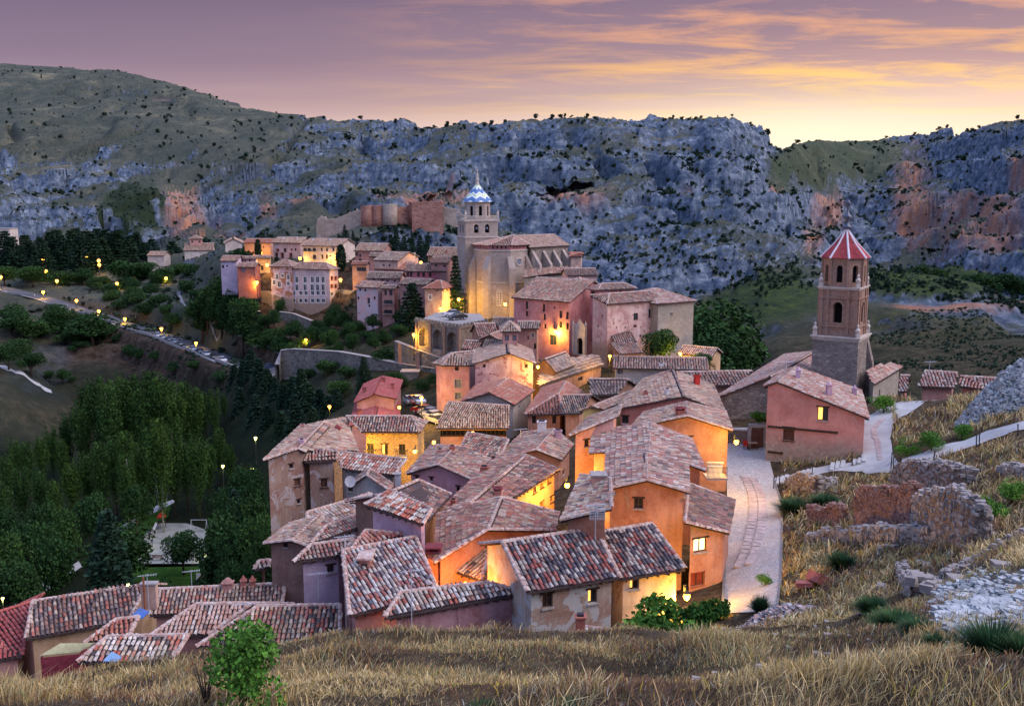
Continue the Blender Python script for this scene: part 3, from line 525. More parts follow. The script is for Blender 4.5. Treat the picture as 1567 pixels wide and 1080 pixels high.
 ('house','h',[(-73.17,299.53,-21.02),(-65.69,298.23,-21.02),(-64.27,306.41,-21.02),(-71.75,307.71,-21.02),(-69.43,303.08,-19.15),(-68.01,302.83,-19.15)],'brown and lilac wing left of the big pale mansion','mansion2','mix',16,[(0,2.02,-24.0,0.83,1.57,'F'),(0,3.69,-23.68,0.83,0.98,'F'),(0,5.55,-24.05,0.83,1.57,'F'),(0,0.91,-25.69,0.83,1.38,'F'),(0,2.55,-26.26,1.04,1.77,'F'),(0,5.47,-26.01,0.83,1.18,'F')]),
 ('house','g',[(-81.31,337.48,-15.63),(-70.56,334.3,-15.63),(-68.15,342.44,-15.63),(-78.9,345.62,-15.63),(-80.1,341.56,-13.9),(-69.35,338.38,-13.9)],'pale pink long house with red balconies at the left of the top row','pinkpale','warm',13,[(0,1.8,-18.09,0.74,0.88,'r'),(0,4.52,-18.04,0.98,1.32,'d'),(0,6.98,-17.79,0.73,0.66,'d'),(0,8.45,-17.77,0.73,0.88,'d'),(0,1.24,-19.85,0.99,1.77,'r'),(0,3.46,-19.82,0.99,1.76,'r'),(0,6.66,-19.76,0.98,1.54,'r')]),
 ('house','g',[(-67.6,320.56,-15.82),(-54.33,316.67,-15.82),(-51.01,328.01,-15.63),(-64.28,331.9,-15.63),(-65.91,326.32,-13.7),(-52.64,322.43,-13.7)],'cream long house with six dark balconies in the middle of the top row','cream2','warm',13,[(0,0.68,-16.99,1.16,1.05,'b'),(0,2.16,-16.96,1.16,1.05,'b'),(0,4.02,-16.94,1.16,1.05,'b'),(0,6.56,-16.9,0.69,1.04,'d'),(0,8.39,-16.87,0.69,1.04,'d'),(0,10.69,-16.84,0.69,1.04,'d'),(0,3.94,-19.23,1.16,1.26,'b'),(0,6.71,-19.18,0.69,1.46,'d'),(0,8.32,-19.16,0.69,1.46,'d')]),
 ('house','g',[(-93.51,347.45,-16.16),(-83.36,345.99,-16.16),(-82.38,352.77,-16.16),(-92.53,354.23,-16.16),(-93.02,350.85,-14.8),(-82.87,349.39,-14.8)],'orange house with plain red roof behind the round pine','orange2','red',13,[(0,1.31,-19.09,0.72,0.91,'d'),(0,2.96,-19.53,0.72,0.91,'d'),(0,6.86,-17.47,0.48,0.68,'d')]),
 ('house','g',[(-90.64,337.37,-15.78),(-95.08,353.49,-15.78),(-101.18,351.8,-15.79),(-96.74,335.69,-15.79),(-93.69,336.53,-14.18),(-98.14,352.64,-14.18)],'tiny cream gabled house left of the plain red roof','cream2','warm',10,[]),
 ('house','g',[(-88.7,301.81,-19.48),(-83.01,301.36,-19.48),(-82.46,308.38,-19.48),(-88.16,308.82,-19.48),(-88.43,305.31,-18.04),(-82.74,304.87,-18.04)],'lilac house above the trees at the left end of the village','lilac','mix',6,[(0,0.61,-21.14,0.81,0.99,'d'),(0,1.84,-20.93,0.61,0.59,'d')]),
 ('house','g',[(-82.51,297.58,-21.02),(-76.43,297.17,-21.02),(-76.05,302.73,-21.02),(-82.14,303.15,-21.02),(-82.32,300.37,-19.89),(-76.24,299.95,-19.89)],'red house with narrow dark roof right of the lilac house','redwall','mix',5.5,[(0,1.68,-21.81,1.4,1.17,'s')]),
 ('house','g',[(-83.04,305.97,-19.15),(-78.33,306.42,-19.15),(-78.71,310.4,-19.15),(-83.42,309.95,-19.15),(-83.23,307.96,-18.41),(-78.52,308.41,-18.41)],'small mauve house stacked behind the red house','mauve','mix',8,[(0,0.67,-19.43,0.39,0.8,'d'),(0,2.05,-19.44,0.39,0.8,'d')]),
 ('house','g',[(-81.21,315.9,-19.57),(-76.49,316.51,-19.57),(-77.01,320.48,-19.57),(-81.73,319.86,-19.57),(-81.47,317.88,-18.8),(-76.75,318.5,-18.8)],'lamplit ochre house between the red house and the mansion','ochre','warm',10,[(0,1.47,-22.56,0.81,1.45,'d')]),
 ('house','g',[(-49.4,310.68,-16.87),(-39.71,308.56,-16.87),(-37.47,318.76,-16.87),(-47.16,320.89,-16.87),(-48.28,315.81,-14.76),(-38.58,313.68,-14.76)],'pink house with open timber gallery and chimneys along its ridge','rose','warm',13,[(0,0.53,-17.9,0.86,1.02,'d'),(0,1.69,-18.28,0.65,1.02,'d'),(0,1.65,-19.7,0.86,1.02,'b')]),
 ('house','g',[(-48.32,298.13,-20.39),(-43.27,297.79,-20.39),(-42.97,302.23,-20.39),(-48.02,302.57,-20.39),(-48.17,300.35,-19.49),(-43.12,300.01,-19.49)],'orange annexe with a dark garage opening under the pink gallery house','orange2','red',9,[(0,2.78,-21.65,2.77,1.17,'d')]),
 ('house','g',[(-39.36,281.17,-17.91),(-31.71,278.46,-17.91),(-26.86,292.14,-17.63),(-34.5,294.85,-17.63),(-36.84,288.27,-15.94),(-29.2,285.56,-15.94)],'grey roofed house with plain peach gable end below the pines','peach','grey',8,[(0,2.88,-19.25,0.61,0.55,'d'),(0,4.72,-19.21,0.61,0.55,'d')]),
 ('house','g',[(-28.39,262.07,-19.65),(-17.16,261.31,-19.65),(-16.58,269.85,-19.65),(-27.81,270.62,-19.65),(-28.1,266.35,-17.9),(-16.87,265.59,-17.9)],'crimson house with five upright windows in a row','crimson','mix',9,[(0,0.45,-20.43,0.7,1.21,'d'),(0,1.36,-20.42,0.7,1.21,'d'),(0,3.27,-20.41,0.69,1.21,'d'),(0,4.66,-20.4,0.69,1.2,'d'),(0,6.39,-20.39,0.69,1.2,'d'),(0,8.3,-20.38,0.69,1.2,'d')]),
 ('house','g',[(-39.74,269.29,-22.08),(-30.07,267.97,-22.08),(-29.13,274.86,-22.08),(-38.8,276.18,-22.08),(-39.27,272.73,-20.57),(-29.6,271.41,-20.57)],'long tan roofed house above the half-timbered white house','pinkpale','grey',9,[(0,1.87,-22.38,0.55,0.53,'d'),(0,4.23,-22.53,0.54,0.53,'d'),(0,5.68,-22.69,0.54,0.53,'d'),(0,7.67,-22.67,0.54,0.53,'d')]),
 ('house','g',[(-29.09,253.6,-22.23),(-21.46,250.6,-22.23),(-19.11,256.6,-22.23),(-26.74,259.59,-22.23),(-27.91,256.6,-20.99),(-20.28,253.61,-20.99)],'plain brown house hidden behind the tall cedar','brownpink','grey',14,[(0,1.44,-22.54,0.56,0.5,'d'),(0,3.3,-22.65,0.56,0.66,'d'),(0,1.21,-24.56,0.75,1.0,'d')]),
 ('house','h',[(-21.85,242.19,-22.32),(-16.72,240.37,-22.32),(-14.07,247.85,-22.35),(-19.2,249.67,-22.35),(-18.47,245.14,-20.6),(-17.49,244.8,-20.6)],'corner house with red hipped roof,one wall mauve and one beige','mauvebeige','red',14,[(0,1.41,-24.41,0.7,1.12,'F'),(0,3.34,-22.59,0.52,0.48,'d'),(1,0.6,-22.6,0.8,0.48,'d'),(1,3.01,-22.66,0.81,0.48,'d'),(1,5.06,-22.84,0.83,0.48,'d'),(1,5.42,-24.82,1.66,0.65,'d')]),
 ('house','g',[(-23.56,273.48,-16.24),(-15.19,272.25,-16.24),(-13.73,282.14,-16.24),(-22.11,283.37,-16.24),(-22.83,278.44,-14.17),(-14.46,277.21,-14.17)],'rose roofed house tucked against the cathedral tower','ochre','warm',8,[(0,0.38,-17.9,0.55,0.54,'d')]),
 ('house','g',[(-21.76,261.94,-17.44),(-16.61,260.96,-17.44),(-15.24,268.18,-17.44),(-20.4,269.16,-17.44),(-21.08,265.55,-15.93),(-15.92,264.57,-15.93)],'small dark roofed house in front of the lamplit corner by the cathedral','rose','mix',6,[(0,1.31,-17.99,0.89,0.52,'d'),(0,3.61,-18.13,0.88,0.51,'d')]),
 ('house','g',[(-41.36,260.75,-23.63),(-34.81,257.47,-23.63),(-31.81,263.43,-23.63),(-38.37,266.72,-23.63),(-39.86,263.75,-22.37),(-33.3,260.46,-22.37)],'half-timbered white and pink house on the slope','halftimber','mix',15,[(0,0.41,-26.48,0.62,0.86,'d'),(0,1.09,-24.21,0.62,0.69,'d'),(0,2.74,-24.31,0.62,0.68,'d'),(0,3.7,-27.01,0.82,1.54,'d'),(0,3.87,-28.38,0.62,0.68,'d'),(0,5.56,-26.24,0.61,0.85,'d'),(0,0.52,-30.45,0.83,0.17,'d')]),
 ('house','g',[(-34.12,256.64,-23.69),(-30.11,255.77,-23.69),(-29.26,259.67,-23.69),(-33.26,260.55,-23.69),(-33.69,258.6,-22.9),(-29.69,257.72,-22.9)],'narrow house with two stacked wooden balconies right of the half-timbered house','rose','grey',14,[(0,0.95,-24.71,0.71,1.35,'d'),(0,2.37,-24.69,0.89,1.52,'d'),(0,1.61,-27.08,2.31,1.02,'b'),(0,1.56,-29.63,2.31,1.02,'b')]),
 ('house','g',[(-38.91,281.13,-20.44),(-29.46,277.36,-20.44),(-25.2,288.07,-20.44),(-34.65,291.83,-20.44),(-36.76,286.55,-18.61),(-27.3,282.78,-18.61)],'house with patchy orange and pink roof between the grey and tan roofs','rose','red',6,[]),
 ('palace','g',[(-0.21,196.87,-19.98),(11.0,188.05,-19.98),(21.27,201.09,-19.98),(10.06,209.91,-19.98),(4.98,203.46,-16.47),(16.19,194.63,-16.47)],'long rose walled palace with two rows of black windows and a garage door','rosewall','mix',17,[(0,3.23,-21.22,0.65,1.54,'d'),(0,3.23,-22.9,0.65,1.03,'d'),(0,7.38,-21.45,0.63,1.52,'d'),(0,7.55,-23.22,0.63,1.27,'d'),(0,9.96,-21.27,0.31,0.38,'d'),(0,11.44,-22.43,0.62,1.38,'d'),(0,12.97,-22.57,0.61,1.37,'d'),(0,11.46,-24.45,0.62,1.26,'d'),(0,12.99,-24.58,0.61,1.25,'d'),(0,7.72,-25.0,0.63,0.89,'d'),(0,9.76,-24.97,0.47,0.76,'d'),(0,9.62,-27.53,1.72,2.03,'d')]),
 ('turret','p',[(9.7,197.49,-17.77),(14.48,195.5,-17.77),(17.41,202.57,-17.73),(12.63,204.56,-17.73),(13.55,200.04,-16.21),(13.55,200.04,-16.21)],'square attic turret with pyramid roof and one small blue window,on the long rose palace','rosewall','mix',5,[(0,1.37,-18.85,0.55,0.78,'s')]),
 ('palace','h',[(17.03,177.07,-19.18),(28.94,185.01,-19.18),(26.11,189.25,-17.98),(14.2,181.31,-17.98),(17.67,180.25,-17.58),(25.75,185.64,-17.58)],'big square palace block with plaster front and stone base,right of the church gate','palacewall','mix',19,[(0,6.69,-21.84,1.1,1.32,'d'),(0,10.33,-21.48,1.12,1.7,'d'),(3,2.72,-21.38,0.38,0.35,'d'),(3,1.63,-23.4,0.38,0.48,'d'),(0,2.24,-23.51,0.31,0.36,'d'),(0,4.24,-23.66,0.31,0.36,'d'),(0,6.58,-23.59,0.78,0.48,'d'),(0,10.41,-24.23,0.64,0.49,'d'),(0,12.61,-22.18,0.33,0.37,'d'),(0,7.89,-25.5,0.48,0.48,'d'),(0,9.52,-26.61,0.48,0.97,'d')]),
 ('palace','h',[(26.74,181.34,-19.61),(34.89,186.98,-19.61),(27.45,197.74,-19.61),(19.3,192.1,-19.61),(26.27,189.08,-17.53),(27.82,190.15,-17.53)],'pale rubble stone end block of the palace with one tiny window','stone','pinkish',17,[(0,3.32,-21.71,0.66,0.61,'f')]),
 ('pavilion','h',[(16.32,188.42,-17.73),(24.23,192.17,-17.73),(22.51,195.78,-17.8),(14.6,192.03,-17.8),(17.12,190.93,-16.7),(21.77,193.14,-16.7)],'roof pavilion with an open dark loft window on top of the square palace','rosewall','mix',6,[(3,0.86,-18.81,1.51,1.39,'d'),(0,3.61,-18.97,1.02,0.75,'s'),(0,4.91,-18.26,0.59,0.63,'d'),(0,6.53,-18.33,0.89,0.63,'s')]),
 ('house','s',[(18.5,169.44,-26.97),(22.94,170.97,-26.97),(21.63,174.75,-25.52),(17.19,173.22,-25.52)],'lowest of two stepped tile roofs below the palace corner','brown','pinkmix',5,[]),
 ('house','s',[(18.31,175.83,-25.79),(22.45,176.41,-25.79),(21.9,180.37,-24.41),(17.75,179.79,-24.41)],'upper of two stepped tile roofs against the palace corner','brown','pinkmix',5,[]),
 ('house','g',[(29.74,177.89,-28.21),(35.43,173.99,-28.21),(38.39,178.31,-28.21),(32.69,182.21,-28.21),(31.2,180.03,-26.97),(36.9,176.13,-26.97)],'annexe with pale roof and lit wall beside the walnut tree','ochre','peach',5,[]),
 ('house','g',[(12.21,220.97,-17.51),(19.49,222.25,-17.51),(18.27,229.17,-17.51),(10.99,227.88,-17.51),(11.6,224.44,-16.22),(18.88,225.73,-16.22)],'pink house with flat rose roof behind the palace,below the nave','pinkpale','mix',7,[]),
 ('house','p',[(-1.88,161.7,-22.07),(1.34,161.8,-22.07),(1.12,168.43,-22.07),(-2.1,168.32,-22.07),(-0.38,165.06,-20.7),(-0.38,165.06,-20.7)],'small lookout tower with pyramid roof and two green windows','salmon','warm',5,[(0,0.63,-23.05,0.65,0.97,'s'),(0,1.87,-23.05,0.65,0.97,'s')]),
 ('house','g',[(-2.05,169.96,-24.67),(0.98,178.59,-24.67),(-2.79,179.91,-24.67),(-5.82,171.29,-24.67),(-3.89,170.61,-23.73),(-0.86,179.24,-23.73)],'low house with brown roof behind the lookout tower','brown','redmix',6,[]),
 ('house','g',[(0.76,177.84,-23.64),(4.85,177.43,-23.64),(5.34,182.36,-23.64),(1.25,182.77,-23.64),(1.01,180.3,-22.6),(5.09,179.89,-22.6)],'grey slate-coloured roofed house left of the lit garage','brownpink','grey',9,[(0,2.53,-24.82,0.47,0.83,'f'),(0,2.97,-26.83,0.47,1.06,'d'),(0,1.7,-25.31,0.24,0.71,'d')]),
 ('house','g',[(-6.1,177.77,-25.18),(-2.21,178.76,-25.18),(-4.11,186.27,-25.18),(-8.0,185.29,-25.18),(-7.04,181.49,-23.24),(-3.15,182.48,-23.24)],'house with brown lean roof on the edge of the arcaded terrace','brown','redmix',5,[]),
 ('house','g',[(-4.47,202.24,-26.28),(1.38,201.21,-26.28),(2.56,207.89,-26.28),(-3.3,208.92,-26.28),(-3.88,205.6,-25.01),(1.97,204.57,-25.01)],'grey roofed house at the foot of the cathedral apse','brown','grey',5,[]),
 ('house','g',[(-170.68,465.83,-27.57),(-162.12,465.44,-27.57),(-161.73,474.04,-27.57),(-170.29,474.43,-27.57),(-170.49,470.14,-25.79),(-161.93,469.75,-25.79)],'house roof half hidden by the avenue cedars','cream2','warm',8,[]),
 ('house','g',[(-151.53,460.63,-25.0),(-138.43,463.51,-25.0),(-141.35,476.82,-25.0),(-154.45,473.94,-25.0),(-153.0,467.3,-21.86),(-139.89,470.18,-21.86)],'cream house among the avenue trees,under the small square turret','cream2','warm',16,[]),
 ('turret','p',[(-150.33,465.45,-19.84),(-144.42,466.96,-19.84),(-146.37,474.6,-19.84),(-152.29,473.09,-19.84),(-148.35,470.02,-18.18),(-148.35,470.02,-18.18)],'small square turret with salmon walls above the avenue trees','salmon','warm',9,[(0,1.02,-21.06,0.87,0.91,'d'),(0,4.22,-21.09,0.88,0.92,'d')]),
 ('house','s',[(-5.28,96.0,-24.97),(-1.23,93.02,-24.97),(-0.36,95.92,-23.82),(-4.5,98.95,-23.82)],'low mottled roof squeezed under the open-loft house','rose','mix',5,[]),
 ('house','s',[(-18.51,68.0,-26.5),(-17.56,68.51,-26.5),(-17.64,69.28,-26.2),(-18.37,69.15,-26.2)],'dark shed lean-to at the far left foot of the adobe house','brown','warm',6,[]),
 ('house','g',[(-8.93,169.88,-26.14),(-5.82,169.07,-26.14),(-4.44,174.31,-26.14),(-7.54,175.13,-26.14),(-8.24,172.51,-25.03),(-5.13,171.69,-25.03)],'small pinkish roofed house just below the arcaded terrace','rose','redmix',6,[]),
 ('house','s',[(-5.16,164.35,-25.06),(-2.19,163.89,-25.06),(-1.57,167.84,-24.1),(-4.53,168.3,-24.1)],'lean roof between the lookout tower and the mauve gabled house','brown','grey',6,[]),
 ('house','g',[(-35.26,281.13,-21.24),(-30.81,280.23,-21.24),(-29.82,285.2,-21.24),(-34.27,286.09,-21.24),(-34.77,283.62,-20.23),(-30.31,282.72,-20.23)],'little house tucked beside the crimson five-window house','pinkpale','mix',6,[(0,0.93,-21.89,0.58,0.55,'d'),(0,2.47,-21.87,0.58,0.55,'d')]),
 ('house','g',[(-42.46,294.29,-17.63),(-38.3,293.52,-17.63),(-37.46,298.07,-17.63),(-41.62,298.84,-17.63),(-42.04,296.57,-16.71),(-37.88,295.79,-16.71)],'small brick-coloured house behind the grey roofed one','rose','grey',6,[(0,1.24,-18.28,0.6,0.58,'d')]),
 ('house','g',[(-15.19,248.05,-25.1),(-11.72,247.54,-25.1),(-11.03,252.25,-25.1),(-14.5,252.76,-25.1),(-14.85,250.41,-24.14),(-11.38,249.89,-24.14)],'narrow beige house right of the corner house with the hipped roof','beige','warm',9,[(0,0.58,-26.2,0.5,0.65,'d')]),
]
# ================================================================= building materials
def plaster(name, c1, c2, patch=None, patchamt=.0, streak=.35, stone=None, bands=0):
    """Old lime plaster: blotches, rain streaks, optional bare patches and optional bare masonry below a height."""
    m = MT(name, .95, .1); w = m.co('World')
    n = m.noise(w, .55, 5, .65, .5); f = m.noise(w, 6, 5, .7)
    c = m.mix(m.ramp(n, [(.36, 0.), (.62, 1.)]), tuple(q * .82 for q in c1), tuple(min(1, q * 1.12) for q in c2)); big = m.noise(w, 1.7, 6, .7, 1.2); c = m.mix(m.ma('MULTIPLY', m.ramp(big, [(.52, 0.), (.60, 1.)]), .38), c, tuple((q * .55 + sum(c2) / 3 * .6) for q in c2)); c = m.mix(m.ma('MULTIPLY', m.ramp(m.noise(w, .28, 3), [(.40, 1.), (.58, 0.)]), .30), c, tuple(q * .6 for q in c1))
    v = m.noise(m.co('World', (2.2, 2.2, .18)), 1.0, 5, .65)
    c = m.mix(m.ma('MULTIPLY', m.ramp(v, [(.5, 0.), (.68, 1.)]), streak), c, tuple(q * .5 for q in c1))
    top = m.ramp(m.ma('ADD', m.attr('drop'), m.ma('MULTIPLY', n, .6)), [(.0, 1.), (.35, .0)])      # grime line of its own under old gutters, uneven
    c = m.mix(m.ma('MULTIPLY', m.ramp(f, [(.4, 0.), (.75, 1.)]), .30), c, tuple(min(1, q * 1.35 + .04) for q in c2))
    h = m.ma('MULTIPLY', f, .25)
    if patch:
        p = m.noise(w, .75, 6, .6, .8); pm = m.ramp(p, [(.62 - patchamt, 0.), (.64 - patchamt, 1.)])
        c = m.mix(pm, c, m.mix(f, tuple(q * .7 for q in patch), patch)); h = m.ma('SUBTRACT', h, m.ma('MULTIPLY', pm, .25))
    if stone:
        sc, s1, s2, dy, wob = stone
        cs, hs = masonry(m, w, sc, s1, s2)
        k = m.ramp(m.ma('ADD', m.attr('drop'), m.ma('MULTIPLY', m.ma('SUBTRACT', m.noise(w, .5, 3), .5), wob)), [(dy - .05, 0.), (dy + .05, 1.)])
        # attribute is scaled so that 20 m is 1
        c = m.mix(k, c, cs); h = m.mix(k, h, hs)
    m.col(c); m.bump(h, .5, .08); return m.m
def masonry(m, w, sc, s1, s2, mortar=(.34, .28, .24)):
    wv = m.mix(.12, w, m.n('ShaderNodeTexNoise').outputs['Color']) if False else w
    e = m.vor(wv, sc, 'DISTANCE_TO_EDGE'); cc = m.vor(wv, sc, 'F1', 'Color')
    sx = m.n('ShaderNodeSeparateColor'); m.put(cc, sx.inputs[0])
    base = m.mix(sx.outputs[0], s1, s2); base = m.mix(m.ma('MULTIPLY', m.noise(w, 3, 5, .7), .4), base, tuple(q * .55 for q in s1))
    k = m.ramp(e, [(.02, 0.), (.09, 1.)])
    big = m.noise(w, .35, 3)
    return m.mix(k, mortar, base), m.ma('ADD', k, m.ma('MULTIPLY', sx.outputs[1], .5))
def stonewall(name, sc, s1, s2, mortar=(.34, .28, .24), bd=.1):
    m = MT(name, .95, .1); w = m.co('World', (1, 1, 1.35)); c, h = masonry(m, w, sc, s1, s2, mortar)
    n = m.noise(m.co('World'), .25, 5, .65); c = m.mix(m.ma('MULTIPLY', m.ramp(n, [(.35, 1.), (.65, 0.)]), .5), c, tuple(q * .6 for q in s1))
    m.col(c); m.bump(h, .8, bd); return m.m
ST_ = (3.2, (.24, .20, .165), (.42, .35, .28))
WALL = {
 'peel': plaster('plaster_peeling', (.34, .19, .135), (.42, .33, .26), (.50, .48, .46), .10, .5),
 'cream': plaster('plaster_cream', (.46, .33, .26), (.52, .40, .32), (.40, .24, .18), .02, .3),
 'rose': plaster('plaster_rose', (.40, .18, .15), (.46, .24, .20), None, 0, .4),
 'streak': plaster('plaster_streaked', (.38, .15, .14), (.44, .25, .27), None, 0, .8),
 'lilac': plaster('plaster_lilac', (.44, .33, .42), (.50, .39, .48), None, 0, .15),
 'white': plaster('plaster_white', (.52, .48, .54), (.60, .56, .60), None, 0, .25),
 'adobe': plaster('plaster_adobe', (.20, .105, .085), (.26, .15, .12), None, 0, .4),
 'greystone': plaster('plaster_grey_lime', (.27, .23, .21), (.34, .30, .28), (.42, .38, .36), .05, .4),
 'brown': plaster('plaster_brown', (.21, .11, .08), (.28, .16, .115), None, 0, .5),
 'lilacpink': plaster('plaster_lilac_pink', (.48, .29, .34), (.54, .35, .42), None, 0, .15),
 'patch': plaster('plaster_patched', (.26, .12, .095), (.29, .20, .15), (.42, .34, .32), .08, .6),
 'ochrestone': stonewall('ochre_rubble', 4.5, (.34, .22, .12), (.50, .34, .20)),
 'ochre': plaster('plaster_ochre', (.46, .27, .14), (.52, .34, .20), None, 0, .3),
 'salmon2': plaster('plaster_salmon_mauve', (.46, .20, .19), (.50, .25, .28), None, 0, .2),
 'salmon': plaster('plaster_salmon', (.50, .22, .18), (.55, .29, .25), None, 0, .2),
 'orange': plaster('plaster_orange', (.42, .18, .115), (.48, .25, .17), None, 0, .35),
 'orangefront': plaster('plaster_burnt_orange', (.44, .17, .105), (.50, .24, .16), (.42, .27, .20), .02, .45),
 'orange2': plaster('plaster_pale_orange', (.52, .26, .17), (.56, .32, .22), None, 0, .2),
 'redwall': plaster('plaster_red', (.36, .105, .075), (.42, .15, .11), None, 0, .4),
 'crimson': plaster('plaster_crimson', (.42, .10, .12), (.46, .15, .17), None, 0, .2),
 'beige': plaster('plaster_beige', (.36, .30, .26), (.42, .36, .31), None, 0, .4),
 'mauve': plaster('plaster_mauve_stained', (.40, .21, .25), (.52, .38, .40), (.30, .14, .17), .05, .7),
 'mauve2': plaster('plaster_mauve', (.38, .18, .21), (.44, .24, .27), None, 0, .2, (3.2, (.26, .15, .13), (.40, .25, .21), .36, .03)),
 'masonry': stonewall('church_rubble', 1.7, (.20, .165, .15), (.44, .37, .31), (.34, .27, .22)),
 'stone': stonewall('pale_rubble', 2.4, (.36, .31, .26), (.50, .44, .38), (.44, .38, .32)),
 'whitestone': stonewall('whitewashed_rubble', 3.0, (.36, .34, .35), (.58, .55, .56), (.50, .47, .48)),
 'yellow': plaster('plaster_yellow', (.55, .45, .18), (.58, .48, .22), None, 0, .2),
 'beamed': plaster('plaster_salmon_over_stone', (.56, .21, .165), (.60, .26, .20), None, 0, .18, (3.4, (.36, .24, .18), (.52, .38, .29), .245, .10)),
 'mansion': plaster('plaster_pale_mansion', (.50, .35, .37), (.55, .42, .42), None, 0, .2, (2.0, (.38, .24, .17), (.46, .31, .23), .46, .04)),
 'mansion2': plaster('plaster_brown_lilac', (.46, .33, .38), (.50, .37, .42), (.36, .16, .09), .12, .2, (2.0, (.36, .24, .18), (.44, .31, .24), .45, .05)),
 'pinkpale': plaster('plaster_pale_pink', (.52, .30, .27), (.56, .37, .33), None, 0, .2),
 'cream2': plaster('plaster_pale_cream', (.56, .44, .38), (.60, .50, .43), None, 0, .2),
 'peach': plaster('plaster_peach', (.54, .33, .25), (.58, .38, .30), None, 0, .2),
 'brownpink': plaster('plaster_brown_pink', (.30, .145, .13), (.38, .21, .185), None, 0, .3),
 'mauvebeige': plaster('plaster_mauve_beige', (.34, .16, .17), (.44, .33, .26), None, 0, .3),
 'halftimber': plaster('plaster_white_pink', (.60, .55, .60), (.58, .30, .27), None, 0, .1),
 'rosewall': plaster('plaster_palace_rose', (.46, .16, .155), (.52, .24, .23), None, 0, .35, (3, (.36, .19, .14), (.48, .30, .22), .60, .04)),
 'palacewall': plaster('plaster_palace_pale', (.48, .24, .23), (.56, .41, .37), (.40, .24, .20), .03, .35, (3, (.30, .18, .12), (.42, .27, .19), .42, .02)),
}
TIMBER = flat('dark_timber', (.055, .032, .022), .8, .2, .4, 4)
WOODB = flat('brown_shutter_wood', (.12, .05, .032), .7, .3, .3, 4)
FRAMEW = flat('white_window_surround', (.62, .60, .60), .8, .2, .1)
FRAMED = flat('brown_window_frame', (.075, .04, .028), .7, .3, .3)
FRAMER = flat('red_window_surround', (.28, .07, .055), .8, .2, .2)
LINT = flat('grey_stone_trim', (.33, .29, .27), .9, .1, .25)
IRON = flat('black_iron', (.02, .02, .022), .6, .4, .3)
_g1 = MT('window_glass', .12, .5); _g1.b.inputs['Base Color'].default_value = (.02, .024, .03, 1); GLASS = _g1.m
CURT = flat('grey_blue_shutter', (.16, .17, .22), .8, .2, .2)
REDC = flat('red_slatted_blind', (.30, .05, .03), .8, .2, .3)
LITP = emit('lit_room', (1.0, .52, .12), 1.5)
LITB = emit('lit_window_cream', (1.0, .80, .42), 1.6)
MORT = flat('lime_mortar', (.50, .42, .38), .95, .1, .2, 6)
_r = MT('roof_deck', .95, .1); _w = _r.co('World'); _r.col(_r.mix(_r.noise(_w, 4, 4), (.035, .028, .03), (.11, .075, .068))); DECK = _r.m  # near-black base colour, shade in the gaps between tile columns painted in
_t = MT('clay_tiles', .9, .15); _w = _t.co('World')
_c = _t.attr('Col', 'Color'); _n = _t.noise(_w, 9, 5, .7)
_c = _t.mix(_t.ramp(_n, [(.42, 0.), (.62, .55)]), _c, (.12, .105, .11)); _n2 = _t.noise(_w, 2.3, 5, .7)
_c = _t.mix(_t.ma('MULTIPLY', _t.ramp(_n2, [(.55, 0.), (.72, .7)]), .6), _c, (.50, .45, .40))
_t.col(_c); _t.bump(_n, .4, .03); TILE = _t.m
# single tiles: one mesh, the object's own random number picks its firing colour
_t = MT('clay_tile_single', .9, .15); _w = _t.co('World')
PALD = [(.075, .06, .07), (.40, .12, .085), (.46, .38, .32), (.12, .10, .12), (.30, .20, .16), (.34, .085, .06), (.55, .46, .39), (.09, .075, .085), (.24, .13, .11), (.42, .30, .24), (.15, .12, .13), (.36, .16, .13), (.50, .42, .37)]
_c = _t.ramp(_t.rnd(), [(i / len(PALD), c) for i, c in enumerate(PALD)], 'CONSTANT')
_n = _t.noise(_w, 9, 5, .7); _c = _t.mix(_t.ramp(_n, [(.42, 0.), (.62, .5)]), _c, (.12, .105, .11)); _t.col(_c); _t.bump(_n, .4, .03); TILE1 = _t.m
_t = MT('clay_tile_single_pale', .9, .15); _w = _t.co('World')
PALW = [(.56, .48, .42), (.42, .13, .09), (.60, .54, .49), (.36, .30, .29), (.50, .40, .33), (.40, .20, .16), (.12, .11, .13), (.58, .50, .44), (.46, .25, .19), (.62, .55, .50), (.20, .15, .16), (.54, .44, .36), (.34, .11, .09)]
_c = _t.ramp(_t.rnd(), [(i / len(PALW), c) for i, c in enumerate(PALW)], 'CONSTANT')
_n = _t.noise(_w, 9, 5, .7); _c = _t.mix(_t.ramp(_n, [(.42, 0.), (.62, .5)]), _c, (.22, .19, .19)); _t.col(_c); _t.bump(_n, .4, .03); TILE2 = _t.m
CRM, PNK, RED, DRK, GRY, TAN = (.56, .43, .32), (.47, .22, .15), (.42, .11, .065), (.085, .065, .065), (.25, .19, .17), (.42, .27, .165)
WHT, BRN, MAG, ORA = (.62, .54, .47), (.26, .125, .08), (.38, .15, .12), (.48, .18, .09)
